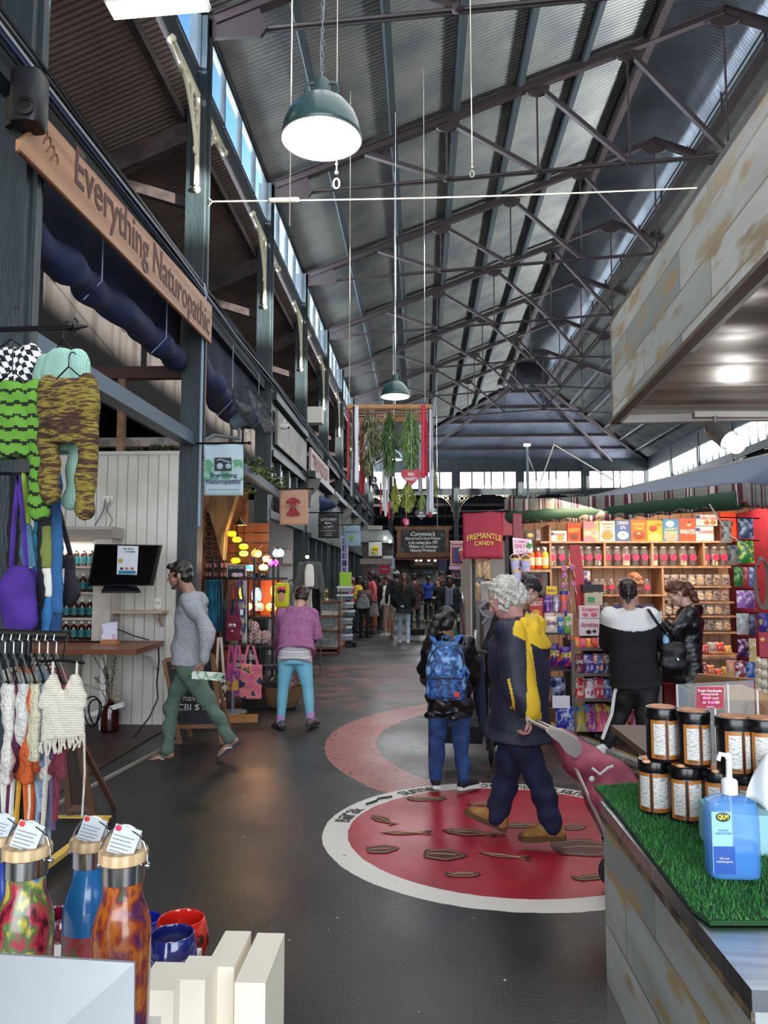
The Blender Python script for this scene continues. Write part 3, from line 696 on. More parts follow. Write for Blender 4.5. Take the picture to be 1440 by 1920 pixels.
mb = MB(); mb.bb(-6.4, XL-.1, 8.75, 8.87, 3.98, 4.12); struct(mb, 'trim_4', M('#4a2f30', .7))
for x in (P(497/3, 1, 8.8).x, P(752/3, 1, 8.8).x): mb = MB(); mb.bb(x-.04, x+.04, 8.77, 8.85, 3.0, 4.0 if x < -3.5 else 4.5); struct(mb, 'trim_%d' % rnd.randint(20, 99), M('#8d6c52', .7, c2='#74553e', ns=8))
mb = MB(); mb.bb(-6.4, XL, 10.1, 10.2, 3.4, 3.52); struct(mb, 'trim_5', M('#a9a29b', .7, c2='#7b6f66', ns=6))
# pipe and batten on the second post
mb = MB(); mb.tube([(XL+.13, 8.48, 5.0), (XL+.16, 8.46, 4.85), (XL+.135, 8.46, 4.7), (XL+.135, 8.46, 2.2)], .017, 8); tag(mb.build('conduit', M('#8fa0ae', .5)), 'pale grey conduit running down the second post', 'conduit')
fl = thing('floodlight', 'clear-lensed floodlight hanging at the top of the clerestory', 'light', P(297, -10, 3.3))
mb = MB(); mb.bar(P(206, 8, 3.3), P(386, -8, 3.3), .1, .08); mb.build('lens', M('#ffffff', .3, emit=3.2), fl, w=True)
mb = MB(); mb.bar(P(203, 14, 3.27), P(389, -2, 3.27), .12, .02); mb.build('rim', M('#cfd2c4', .3, alpha=.7), fl, w=True)
L = bpy.data.lights.new('floodlight_lamp', 'AREA'); L.size = .3; L.energy = 12; o = bpy.data.objects.new('floodlight_lamp', L); COL.objects.link(o); o.location = P(297, 30, 3.3); o.parent = fl; o.matrix_parent_inverse = Matrix.Translation(-V(fl.location))
# ---------------------------------------------------------------- naturopath stall behind the white boarded wall
WY = 8.52
wt = P(200, 850, WY).z; wx = P(346, 1000, WY).x
mb = MB(); mb.bb(-6.5, wx, WY, WY+.06, 0, wt)
x = -6.4; mb.mat(1)
while x < wx-.05: mb.bb(x-.004, x+.004, WY-.003, WY+.001, 0, wt-.02); x += .118
mb.mat(0).bb(-6.5, wx+.01, WY-.02, WY+.08, wt-.02, wt+.02); mb.bb(wx-.03, wx+.012, WY-.015, WY+.08, 0, wt)
struct(mb, 'wall_boarded', [M('#d8d4cb', .6, c2='#c5c0b6', ns=2), M('#8f8a80', .8)])
mb = MB(); mb.bb(-6.5, -2.75, 4.3, WY, .0, .012); struct(mb, 'floor_timber', M('#3a2520', .5, c2='#2a1a16', ns=3, nd=5, wave='Y', stretch=(.3, 1, 1)))
mb = MB(); a, b_ = G(100, 1498), G(128, 1476); mb.bar(G(0, 1568)+V((0, 0, .01)), G(330, 1392)+V((0, 0, .01)), .03, .02); struct(mb, 'trim_6', M('#8d8880', .7))
# bottle shelf
sh_ = thing('shelf_unit', 'white dispensary shelf unit filled with amber bottles on the boarded wall', 'shelf', (P(150, 1, 8.3).x, 8.35, .95))
x0, x1 = P(60, 1100, 8.3).x, P(213, 1100, 8.3).x; xi = P(175, 1100, 8.3).x; zt = P(150, 1010, 8.3).z; OFFW = M('#c9c2b6', .6, c2='#b5aea2', ns=4)
mb = MB(); mb.bb(x0, x1, 8.44, 8.5, .95, zt); mb.bb(xi+.03, x1, 8.22, 8.44, .95, zt); mb.bb(x0, x0+.05, 8.22, 8.44, .95, zt); mb.build('carcass', OFFW, sh_, w=True)
zs = [P(150, y, 8.3).z for y in (1062, 1110, 1158)]
for z in zs: mb = MB(); mb.bb(x0+.05, xi+.03, 8.24, 8.44, z-.02, z); mb.build('shelf', OFFW, sh_, w=True)
mb = MB()
prof = [(0, 0), (.02, 0), (.05, .03), (.08, .07), (.1, .08), (.1, .12), (0, .12)]
mb.prism([(x0-.02, 8.2-p, zt+q) for p, q in [(0, 0), (.02, 0), (.05, .04), (.10, .09), (.10, .12), (-.25, .12), (-.25, 0)]], (x1-x0+.06, 0, 0)); mb.build('cornice', M('#a9a298', .6), sh_, w=True)
Lx = bpy.data.lights.new('shelf_light', 'AREA'); Lx.shape = 'RECTANGLE'; Lx.size = .6; Lx.size_y = .05; Lx.energy = 5; o = bpy.data.objects.new('shelf_light', Lx); COL.objects.link(o); o.location = ((x0+xi)/2, 8.26, zt-.02)
def bottle(name, label, cat, loc, h, r, gm, cm, lm, group=None, liquid=None):
    t = thing(name, label, cat, loc, group); mb = MB(); mb.lathe([(r*.9, 0), (r, .008), (r, h*.66), (r*.8, h*.76), (r*.32, h*.83), (r*.32, h*.9)], n=14); mb.build('glass', gm, t, smooth=True)
    mb = MB(); mb.lathe([(r*.42, h*.88), (r*.42, h), (r*.3, h*1.01)], n=12); mb.build('cap', cm, t, smooth=True)
    mb = MB(); mb.lathe([(r*1.02, h*.15), (r*1.02, h*.55)], n=14); mb.build('label', lm, t, smooth=True); return t
AMB = M('#3a1606', .15, coat=.5); TEAL = M('#1f5a60', .6, c2='#2d7a78', ns=20)
bt0 = None
rows = [(zs[0], 1, 'top'), (zs[1], 0, 'second'), (zs[2], 0, 'third'), (.952, 0, 'bottom')]
for z, warm, rw in rows:
    x = x0+.12
    while x < xi-.01:
        if bt0 is None: bt0 = bottle('bottle', 'x', 'bottle', (x, 8.33, z), .20, .038, AMB, M('#e4e2dd', .5), TEAL); q = bt0
        else: q = dup(bt0, (x, 8.33, z))
        q['label'] = 'amber bottle with teal label on the %s shelf of the dispensary unit' % rw; q['group'] = 'amber bottles on the %s shelf' % rw
        x += .088
dsp = thing('towel_dispenser', 'white paper dispenser fixed on the boarded wall', 'dispenser', P(108, 985, 8.4))
mb = MB(); mb.bar(P(108, 930, 8.42), P(108, 966, 8.42), .12, .12); mb.build('casing', WHITE, dsp, w=True)
mb = MB(); mb.lathe([(.05, -.05), (.05, .05)], P(107, 978, 8.4), 14, ax=(0, 1, 0)); mb.build('roll', M('#4a4f55', .6), dsp, w=True)
def socket(px, py, w_, h_, label, Y=8.5, name='wall_socket', cat='socket'):
    c = P(px, py, Y); t = thing(name, label, cat, c); mb = MB(); mb.box((0, 0, 0), (w_, .012, h_)); mb.build('plate', M('#e2ded4', .5), t)
    mb = MB(); [mb.box((dx, -.01, 0), (.018, .012, .03)) for dx in (-w_*.22, w_*.22)]; mb.build('switch', M('#bdb8ac', .5), t); return t
socket(203, 936, .12, .075, 'double power socket above the shelf unit')
socket(296, 1131, .07, .12, 'tall light switch plate beside the television')
mb = MB(); mb.tube([P(197, 937, 8.46), P(196, 950, 8.44), P(190, 965, 8.45), P(178, 985, 8.4)], .008, 6); mb.tube([P(208, 938, 8.46), P(200, 955, 8.44), P(211, 975, 8.45), P(205, 988, 8.42)], .006, 6); tag(mb.build('power_cord', M('#6f6f6f', .6)), 'grey power cords hanging from the double socket', 'cord')
tv = thing('television', 'black flat screen television with a printed notice taped on it', 'television', P(225, 1112, 7.9))
c = P(232, 1062, 7.85); R_ = Matrix.Rotation(-.25, 3, 'Z') @ Matrix.Rotation(-.12, 3, 'X')
mb = MB(); pts = [P(178, 1020, 7.95), P(301, 1022, 7.8), P(284, 1098, 7.72), P(164, 1099, 7.82)]; mb.prism(pts, (0, .06, .0)); mb.build('bezel', BLACK, tv, w=True)
cn = sum(pts, V((0, 0, 0)))/4; mb = MB(); mb.prism([cn+(p-cn)*.94+V((0, -.004, 0)) for p in pts], (0, .003, 0)); mb.build('screen', M('#040405', .25), tv, w=True)
mb = MB(); mb.prism([P(196, 1100, 7.85), P(254, 1100, 7.85), P(264, 1112, 7.7), P(190, 1112, 7.7)], (0, 0, .02)); mb.bar(P(225, 1080, 7.9), P(225, 1110, 7.85), .12, .05); mb.build('stand', BLACK, tv, w=True)
nc = tag(thing('notice', 'white notice headed Hair Tissue Mineral Analysis on the television', 'notice', P(240, 1078, 7.74)))
pt = [P(221, 1023, 7.83), P(260, 1024, 7.79), P(257, 1078, 7.72), P(219, 1077, 7.76)]; mb = MB(); mb.prism(pt, (0, -.004, 0)); mb.build('paper', M('#d9dee2', .6), nc, w=True)
lettering('Hair Tissue\nMineral Analysis', M('#26313a', .6), nc, P(240, 1032, 7.79), .17, .055, rot=(PI/2-.15, 0, -.25))
mb = MB(); mb.box(P(238, 1073, 7.72), (.20, .004, .03), rz=-.25); mb.build('blue_band', M('#2a86a8', .6), nc, w=True)
mb = MB(); mb.lathe([(0, 0), (.024, 0), (.024, .004)], P(226, 1051, 7.77), 6, ax=(0, -1, 0)); mb.build('emblem', M('#a99a4c', .5), nc, w=True)
for k in range(3): mb = MB(); mb.ball(P(228+10*k, 1066, 7.73), (.018, .004, .014), 8, 6); mb.build('picture', M(('#2a2c3a', '#a86a74', '#b5582e')[k], .6), nc, w=True)
ws = thing('wall_shelf', 'small timber wall shelf with scrolled brackets below the television', 'shelf', P(255, 1150, 8.42))
a, b_ = P(199, 1147, 8.4), P(311, 1147, 8.4); mb = MB(); mb.bb(a.x, b_.x, 8.26, 8.5, a.z-.012, a.z+.012); mb.build('board', M('#b9a692', .6), ws, w=True)
for px in (213, 299):
    p = P(px, 1150, 8.45); mb = MB(); mb.prism([(p.x, 8.5, p.z), (p.x, 8.3, p.z), (p.x, 8.33, p.z-.05), (p.x, 8.42, p.z-.08), (p.x, 8.47, p.z-.14), (p.x, 8.5, p.z-.15)], (.035, 0, 0)); mb.build('bracket', M('#b9a692', .6), ws, w=True)
ct = thing('counter', 'brown timber counter top on white brackets at the boarded wall', 'counter', (-3.9, 8.1, 0))
Zc = .93; fr, br = G(255, 1218, Zc), G(301, 1203, Zc)
mb = MB(); mb.prism([(-5.6, fr.y, Zc-.05), (fr.x, fr.y, Zc-.05), (br.x, WY-.02, Zc-.05), (-5.6, WY-.02, Zc-.05)], (0, 0, .05)); mb.build('top', M('#7a4426', .4, c2='#5f331c', ns=3, nd=4, wave='Y', stretch=(.25, 1, 1)), ct, w=True)
for px in (120, 200, 290):
    p = P(px, 1215, 8.4); mb = MB(); mb.prism([(p.x, WY-.02, Zc-.05), (p.x, WY-.5, Zc-.05), (p.x, WY-.45, Zc-.12), (p.x, WY-.25, Zc-.16), (p.x, WY-.12, Zc-.28), (p.x, WY-.02, Zc-.32)], (.04, 0, 0)); mb.build('bracket', WHITE, ct, w=True)
mb = MB(); p = P(196, 1300, 8.2); mb.bb(p.x-.03, p.x+.03, 8.15, 8.21, 0.02, Zc-.05); p2 = P(165, 1, 8.2); mb.bar((p2.x, 8.1, .08), (p.x+.25, 8.1, .3), .05); mb.build('leg', WHITE, ct, w=True)
cab = thing('cabinet', 'white low cabinet under the timber counter', 'cabinet', (P(130, 1, 8).x, 8.1, 0)); mb = MB(); mb.bb(P(70, 1, 8).x, P(160, 1, 8).x, 7.85, 8.45, 0.02, Zc-.06); mb.build('body', OFFW, cab, w=True); mb = MB(); mb.bb(P(140, 1, 7.9).x, P(157, 1, 7.9).x, 7.82, 7.85, .1, .8); mb.build('door', WHITE, cab, w=True)
br_ = thing('brochure_holder', 'leaflet holder with flower-patterned brochures on the counter', 'brochure holder', P(205, 1205, 8.1)); mb = MB(); mb.bar(P(205, 1205, 8.05)+V((0, 0, .0)), P(206, 1168, 8.15), .17, .01, up=(0, 1, 0)); mb.build('brochure', M('#d8d6e6', .5, c2=('#dcdcea', '#b08ac0', '#e0b8c8'), ns=14, lo=.45, hi=.7), br_, w=True); mb = MB(); p = P(205, 1201, 8.02); mb.bb(p.x-.085, p.x+.085, p.y-.03, p.y+.06, Zc, Zc+.05); mb.build('holder', M('#b0764a', .5), br_, w=True)
vs_ = thing('vase', 'dark amber glass bottle vase standing on the floor by the wall', 'vase', (P(247, 1, 8.15).x, 8.15, 0)); c = V(vs_.location)
mb = MB(); mb.lathe([(.085, 0.02), (.098, .03), (.1, .22), (.085, .27), (.04, .3), (.03, .33), (.036, .345)], (0, 0, 0), 20); mb.build('glass', M('#3a0e06', .12, coat=.6, c2='#240804', ns=5), vs_, smooth=True)
df = thing('dried_flowers', 'spray of dried flowers and banksia standing in the amber vase', 'dried flowers', c+V((0, 0, .33)), None)
for k, (dx, dz, hh) in enumerate(((-.26, .42, 1), (-.18, .46, 1), (-.12, .40, 1), (.03, .32, 0), (-.33, .06, 2), (.13, -.05, 2), (.10, -.12, 2), (-.2, .12, 0), (-.08, .22, 0))):
    mb = MB(); a = V((0, 0, -.1)); b_ = V((dx, .03*math.sin(k*3), dz+.12)); m_ = a.lerp(b_, .5)+V((-dx*.2, 0, .06)); mb.tube([a, m_, b_], .004, 5)
    for i in range(16 if hh else 26):
        u = .35+.65*i/(16 if hh else 26); p = a.lerp(m_, u*2) if u < .5 else m_.lerp(b_, u*2-1); d = V((rr(-1, 1), rr(-1, 1), rr(-.2, 1)))*(.03 if hh else .05); mb.mat(1 if hh else 0).bar(p, p+d, .016 if hh == 2 else .007, .003)
    mb.mat(0); mb.build('sprig', [M('#5d4a3a', .8), M('#6f6f55' if hh == 1 else '#c9bf9a', .8)], df)
mb = MB(); mb.tube([P(297, 1210, 8.3), P(298, 1240, 8.35), P(294, 1280, 8.4), P(296, 1310, 8.35), P(280, 1345, 8.3), P(262, 1368, 8.2), G(248, 1386)+V((0, 0, .02))], .009, 6); mb.tube([P(217, 1178, 8.3), P(250, 1192, 8.4), P(280, 1200, 8.45)], .007, 6); tag(mb.build('cable', BLACK), 'black cable drooping from the counter down to the floor', 'cable')
for k, (r, dx) in enumerate(((.16, 0), (.13, .06))):
    c2 = P(172+k*6, 1335, 8.0); mb = MB(); mb.tube([c2+V((r*.5*math.cos(a), .03*math.sin(a*2), r*math.sin(a))) for a in [2*PI*i/20 for i in range(20)]], .008, 5, closed=True); tag(mb.build('cable_coil', BLACK), 'black coil of cable hanging under the counter', 'cable', 'cable coils under the counter')
bd = thing('board_sign', 'pale pink board lettered Di behind the hanging aprons', 'sign', P(45, 1050, 8.3)); mb = MB(); mb.prism([P(8, 930, 8.3), P(88, 932, 8.3), P(88, 1050, 8.3), P(8, 1050, 8.3)], (0, .02, 0)); mb.build('panel', M('#d9cdd0', .6), bd, w=True); lettering('Di', M('#20222a', .6), bd, P(13, 960, 8.28), .09, .07)
hv = [tag(mb, None) for mb in ()]
for k, (px, py) in enumerate(((250, 848), (300, 845), (325, 846))):
    mb = MB(); c2 = P(px, py, 8.9)
    for i in range(70): p = c2+V((rr(-.14, .14), rr(-.05, .05), rr(-.04, .06))); mb.box(p, (.03, .03, .008), rz=rr(0, 3), rx=rr(-1, 1))
    tag(mb.build('ivy_leaves', M('#2c3a1c', .8, c2='#405024', ns=9)), 'clump of ivy leaves trailing over the top of the boarded wall', 'ivy', 'ivy on the boarded wall', 'stuff')
# ---------------------------------------------------------------- clothes hung at the near left
def garment(name, label, c, wv, w_, h_, mats, cat='jumper', sl=None, dep=.05, wr=.008, vox=.009, coat_=False, paint=None, grp=None, seed=0, neck=.3, hanger=True, hook=.1):
    "a top on a hanger: c point under the hook, wv sideways direction"
    c = V(c); wv = unit(wv); fv = wv.cross(UP); t = thing(name, label, cat, c-UP*h_, grp)
    mb = MB(); loft(mb, [(c-UP*z*h_, wv, fv, x*w_/2, dep*d_) for z, x, d_ in ((1, .86, 1.0), (.8, .9, 1.0), (.45, .88, 1), (.18, .92, .95), (.07, .72, .7), (.0, .3, .6))], power=2.2)
    for s, sv in zip((-1, 1), sl or ()):
        sh = c+wv*s*w_*.42-UP*.13*h_; pts = [sh]+[c+wv*x+UP*z+fv*y for x, y, z in sv]; limb(mb, pts, [.055, .052, .05, .05][:len(pts)], flat=.75, fax=fv)
    fuse(mb, 'fabric', mats, t, vox=vox, it=3, wr=wr, wk=30, seed=seed, paint=paint)
    if hanger:
        hm = MB(); k = c+UP*.05; hm.tube([c+wv*w_*.4-UP*.10*h_, k, c-wv*w_*.4-UP*.10*h_], .004, 5); hm.tube([k, k+UP*(hook-.06)] + [k+UP*(hook-.06)+wv*.02*(1-math.cos(a))+UP*.025*math.sin(a) for a in (.6, 1.2, 1.8, 2.6)], .003, 5); hm.build('hanger', IRON, t, w=True)
    return t
rl = thing('clothes_rail', 'black iron rail with a spiked finial carrying knitwear', 'rail', P(70, 620, 3.5))
mb = MB(); a, b_ = P(-60, 620, 3.5), P(128, 614, 3.5); mb.tube([a, b_], .014, 8); mb.build('rod', IRON, rl, w=True, smooth=True)
mb = MB(); mb.lathe([(.014, 0), (.024, .01), (.014, .02), (.022, .035), (.012, .05), (.006, .09), (0, .1)], b_, 10, ax=(1, 0, .05)); 
for s in (-1, 1): mb.tube([b_+V((.03, 0, 0)), b_+V((.045, 0, .03*s)), b_+V((.03, 0, .045*s))], .006, 6)
mb.build('finial', IRON, rl, w=True, smooth=True)
MINT = M('#9cc4b4', .95, c2='#86ad9e', ns=30, nd=1, wave='X', lo=.2, hi=.7, bump=.2, bs=90)
KNIT = M('#5f4a2a', .95, c2=('#3a2620', '#5c3f2a', '#a49538', '#4a2a2a', '#8a7a30'), ns=26, nd=5, lo=.3, hi=.7, stretch=(.35, .35, 1.8), bump=.9, bs=120)
rx = lambda px, py, Y: P(px, py, Y)
garment('cardigan', 'mint green ribbed cardigan hanging from the iron rail', rx(118, 655, 3.5), (1, -.35, 0), .24, .50, MINT, 'cardigan', [[(-.15, 0, -.25), (-.13, 0, -.42), (-.06, 0, -.60)], [(.14, 0, -.25), (.12, 0, -.5), (.09, 0, -.72)]], dep=.06, seed=1, hook=.12)
garment('crochet_jumper', 'cropped brown and yellow crochet jumper hung in front of the mint cardigan', rx(128, 708, 3.3), (1, -.3, 0), .26, .30, KNIT, 'jumper', [[(-.10, 0, -.22), (-.09, 0, -.40), (-.07, 0, -.52)], [(.12, 0, -.2), (.12, 0, -.42), (.115, 0, -.6)]], dep=.05, seed=2, hook=.1)
def pgr(fc):
    z = fc[:, 2]; return ((np.mod(z*17+.10*np.sin(fc[:, 0]*90), 1) < .27)).astype(int)
garment('striped_cardigan', 'lime green cardigan with black stripes on the left of the rail', rx(22, 715, 3.4), (1, -.1, 0), .27, .36, [M('#5f9430', .95), M('#1b2112', .95)], 'cardigan', [[(-.2, 0, -.2), (-.22, 0, -.4), (-.2, 0, -.5)], [(.14, 0, -.25), (.16, 0, -.45), (.17, 0, -.60)]], seed=3, paint=pgr, hook=.22)
def pck(fc):
    u = fc[:, 0]*.9+fc[:, 2]*.45; v = fc[:, 2]*.9-fc[:, 0]*.3+.012*np.sin(fc[:, 0]*40); return ((np.floor(u*38)+np.floor(v*38)) % 2).astype(int)
garment('checked_blouse', 'black and white checkerboard top hung above the lime cardigan', rx(20, 655, 3.62), (1, -.1, 0), .26, .17, [M('#e8e8ea', .9), M('#15161a', .9)], 'top', [[(-.15, 0, -.1)], [(.11, 0, -.10), (.12, 0, -.13)]], seed=4, paint=pck, vox=.006, hook=.2)
r2 = tag(MB().tube([P(-60, 887, 3.6), P(95, 889, 3.6)], .008, 8).build('rail', IRON), 'thin black rail carrying the hanging cloth bags', 'rail')
def slingbag(label, top, pts, mats, cat='bag', grp=None, name='sling_bag', wr=.008, seed=0):
    t = thing(name, label, cat, V(pts[-1][0]), grp); mb = MB(); loft(mb, [(V(p), l_, f, a, b) for p, a, b in pts]); fuse(mb, 'bag', mats, t, vox=.009, it=4, wr=wr, wk=24, seed=seed)
    c = V(pts[0][0]); mb = MB()
    for s in (-1, 1): mb.tube([c+l_*s*pts[0][1]*.8, c.lerp(top, .5)+l_*s*pts[0][1]*.5, V(top)], .012, 6)
    mb.build('strap', mats if not isinstance(mats, list) else mats[0], t, w=True, smooth=True); return t
slingbag('purple cloth sling bag hanging from the thin rail', P(35, 892, 3.5), [(P(35, 1062, 3.5), .045, .02), (P(32, 1085, 3.5), .08, .03), (P(34, 1130, 3.5), .095, .035), (P(36, 1170, 3.5), .08, .03), (P(36, 1190, 3.5), .05, .02)], M('#4a2a8a', .85, c2='#3a1f72', ns=8), seed=1)
def patch(label, pxs, cols, w_, Y=3.55, seed=0):
    Y = 3.6 + (Y-3.6)*.12; pxs = [(pxs[0][0], 886, pxs[0][2])] + pxs[1:]
    t = thing('cloth_strip', label, 'cloth', P(pxs[-1][0], pxs[-1][1], Y)); 
    for (a, b_, c_) in zip(pxs[:-1], pxs[1:], cols):
        mb = MB(); A, B_ = P(a[0], a[1], Y), P(b_[0], b_[1], Y); loft(mb, [(A.lerp(B_, u), l_, f, (a[2]+(b_[2]-a[2])*u)/2*Y/1440, .014) for u in (1, .66, .33, 0)]); fuse(mb, 'panel', M(c_, .9, c2=c_, bump=.3, bs=60), t, vox=.008, it=2, wr=.006, wk=40, seed=seed)
patch('patchwork strap in lime, denim and purple hanging from the thin rail', [(44, 892, 8), (48, 982, 24), (54, 1064, 30), (58, 1165, 26)], ['#9fc23c', '#5c86a0', '#4a2a8a'], 1, 3.5, 1)
patch('long black cloth strip hanging beside the patchwork strap', [(30, 888, 22), (26, 990, 24), (22, 1075, 20)], ['#17161b', '#1d1c22'], 1, 3.6, 2)
patch('turquoise cloth strip hanging behind the denim patchwork', [(72, 925, 20), (71, 1000, 22), (72, 1080, 20), (74, 1150, 24)], ['#1d7d96', '#22829c', '#1a5a74'], 1, 3.75, 3)
patch('olive and cream patchwork strap with blue batik end', [(93, 905, 12), (88, 985, 20), (88, 1065, 22), (92, 1120, 16), (86, 1195, 24)], ['#2b2a2c', '#75803f', '#dcd8c8', '#2f6fa0'], 1, 3.45, 4)
patch('dark trousers hanging beside the olive strap', [(80, 1062, 18), (78, 1130, 22), (68, 1195, 18)], ['#1e1e24', '#24242a'], 1, 3.6, 5)
patch('blue and red batik cloth hanging above the rack', [(106, 1095, 20), (108, 1150, 22), (100, 1200, 24)], ['#2a5a8a', '#1e3f66'], 1, 3.4, 6)
bb_ = slingbag('black cloth shoulder bag with a white tag near the bottle shelf', P(90, 888, 3.6), [(P(120, 1045, 3.7), .045, .03), (P(125, 1080, 3.7), .055, .035), (P(132, 1115, 3.7), .045, .03), (P(128, 1135, 3.7), .025, .02)], M('#15161c', .85), seed=2)
mb = MB(); mb.box(P(116, 1080, 3.62), (.022, .003, .07)); mb.build('price_tag', WHITE, bb_, w=True)
# crochet rack
rk = thing('clothes_rack', 'black metal rack crowded with crochet tops', 'clothes rack', G(60, 1660)+V((0, 0, 0)))
Zr = P(60, 1187, 3.0).z; a, b_ = P(-60, 1184, 3.0), P(130, 1191, 3.0); mb = MB(); mb.tube([a, b_], .016, 10); mb.build('rod', M('#3a3c36', .35, .8), rk, w=True, smooth=True)
for x in (P(112, 1, 3.05).x, a.x+.1): mb = MB(); mb.tube([(x, 3.0, Zr), (x, 3.0, .03)], .012, 8); mb.build('leg', IRON, rk, w=True)
mb = MB(); mb.bar((P(112, 1, 3.05).x, 2.95, .03), (P(112, 1, 3.05).x, 3.3, .03), .025); mb.build('foot', IRON, rk, w=True)
LY = ['#d9d3c4', '#cf5f28', '#7f94ac', '#3f8f95', '#541d3f', '#d6cfae', '#c9c4b8', '#2f3a3c', '#d9d6ce', '#b5501f', '#66506f', '#e3ded2', '#d09a2a', '#93a7b6', '#7c2f3c']
LN = ['cream', 'orange', 'blue-grey', 'teal', 'plum', 'pale yellow', 'grey', 'charcoal', 'off-white', 'rust', 'mauve', 'ivory', 'mustard', 'pale blue', 'maroon']
n = 15
for i in range(n):
    u = i/(n-1); x = a.x+.12+(b_.x-a.x-.17)*u; c = V((x, 3.0-.0, Zr-.14)); k = (i*4+3) % 15; wv = V((.62, -.78, 0)).normalized(); L_ = .30+.14*((i*7) % 5)/5
    t = thing('crochet_blouse', '%s crochet top squeezed on the black metal rack' % LN[k], 'top', c-UP*L_)
    mb = MB(); fv = wv.cross(UP); loft(mb, [(c-UP*z*L_, wv, fv, (.125+.03*(i % 3))*q, .03) for z, q in ((1, .8+.2*math.sin(i)), (.75, .95), (.4, .9), (.12, .95), (.02, .5), (0, .25))]); fuse(mb, 'fabric', M(LY[k], .95, c2=LY[k], bump=.9, bs=90), t, vox=.009, it=2, wr=.006, wk=45, seed=i)
    for q in range(2 + i % 2):
        tx = c-UP*L_*.9+wv*(.05-.07*q); ln_ = .22+.3*(((i*5+q*3) % 7)/7); mb = MB(); mb.tube([tx, tx-UP*ln_*.5+V((.012*math.sin(i+q), 0, 0)), tx-UP*ln_+V((.02*math.sin(i*2+q), 0, 0))], [.013, .009, .012], 6); mb.build('tie', M(LY[(k+q*3) % 15], .95, bump=.5, bs=80), t, w=True, smooth=True)
    hm = MB(); kk = c+UP*.06; hm.tube([c+wv*.19-UP*.035, kk, c-wv*.19-UP*.035], .004, 5); hm.tube([c+wv*.19-UP*.035, c-wv*.19-UP*.035], .004, 5); hm.tube([kk, kk+UP*.045]+[kk+UP*.06+V((.004*math.cos(q_), .02*math.cos(q_), .022*math.sin(q_))) for q_ in (3.4, 2.4, 1.4, .4)], .003, 5); hm.build('hanger', IRON if i % 2 else M('#a8a8a8', .3, .8), t, w=True)
t = thing('crochet_halter', 'cream crochet halter top with fringe at the front of the rack', 'top', P(118, 1400, 2.85)); CRM = M('#ddd6c6', .95, c2='#bdb4a0', ns=38, nd=1, wave='Z', lo=.2, hi=.8, bump=.5, bs=70)
mb = MB(); o_ = P(115, 1300, 2.85)
for s, px in ((-1, 98), (1, 140)):
    c = P(px, 1292, 2.85); loft(mb, [(c+V((0, 0, z)), l_, f, w_, .02) for z, w_ in ((-.07, .05), (-.02, .045), (.03, .025), (.055, .008))])
loft(mb, [(P(118, y, 2.85), unit((1, 0, .12)), f, w_, .018) for y, w_ in ((1385, .083), (1360, .085), (1330, .08), (1305, .076))]); fuse(mb, 'fabric', CRM, t, vox=.006, it=2, wr=.003, wk=90)
for i in range(22):
    px = 76+82*i/21; y = 1392-18*i/21; p = P(px, y, 2.84); ln_ = rr(.03, .06) if i not in (3, 21) else .3; mb = MB(); mb.tube([p, p+V((rr(-.01, .01), 0, -ln_*.5)), p+V((rr(-.01, .01), 0, -ln_))], .004, 5); mb.build('fringe', CRM, t, w=True)
for px in (98, 143): mb = MB(); mb.tube([P(px, 1275, 2.85), P(px+2, 1240, 2.87)], .005, 5); mb.build('strap', CRM, t, w=True)
mb = MB(); mb.tube([P(76, 1240, 2.87), P(118, 1238, 2.87), P(158, 1243, 2.87)], .006, 5); mb.tube([P(118, 1238, 2.87), P(122, 1212, 2.92), P(126, 1190, 2.98)], .004, 5); mb.build('hanger', IRON, t, w=True)
# A-frame boards
def aframe(name, label, pts, Y0, Y1, frm, brd, text=None, back=False):
    "pts: pixel corners top-left, top-right, bottom-right, bottom-left of the front panel"
    t = thing(name, label, 'sign', G(*pts[2])); tl, tr = P(*pts[0], Y1), P(*pts[1], Y1); bl, br2 = P(*pts[3], Y0), P(*pts[2], Y0)
    bl.z = br2.z = .01
    mb = MB()
    for p, q in ((tl, bl), (tr, br2), (tl, tr), (tl.lerp(bl, .8), tr.lerp(br2, .8))): mb.bar(p, q, .04, .025, up=(0, -1, .2))
    mb.build('frame', frm, t, w=True)
    mb = MB(); n_ = (tr-tl).cross(bl-tl).normalized(); mb.prism([tl.lerp(tr, .03), tl.lerp(tr, .97), (tr.lerp(br2, .8)).lerp(tl.lerp(bl, .8), .03), (tl.lerp(bl, .8)).lerp(tr.lerp(br2, .8), .03)], n_*.006); mb.build('board', brd, t, w=True)
    for p, q in ((tl, bl), (tr, br2)): mb = MB(); mb.bar(p, V((q.x, q.y+.36, .01)), .035, .022, up=(0, 1, 0)); mb.build('leg', frm, t, w=True)
    return t, tl, tr, bl, br2
t, tl, tr, bl, br2 = aframe('chalkboard', 'chalkboard A-frame sign with white chalk writing behind the walking man', [(308, 1238), (398, 1228), (417, 1360), (338, 1380)], 7.55, 7.8, M('#7b5536', .6), M('#16171b', .6), None)
mid = (tl.lerp(bl, .42)+tr.lerp(br2, .42))/2; ang = math.atan2(tr.y-tl.y, tr.x-tl.x)
lettering('Well\ncan\n  have\nCBI $ 6', M('#d5d5d2', .8), t, mid+V((0, -.03, 0)), .30, .34, rot=(PI/2-.12, 0, ang), align='LEFT')
aframe('a_frame_sign', 'brown backed A-frame sign standing beside the crochet rack', [(118, 1385), (148, 1385), (176, 1518), (134, 1520)], 5.1, 4.95, M('#5f4231', .7), M('#3a2f28', .7))
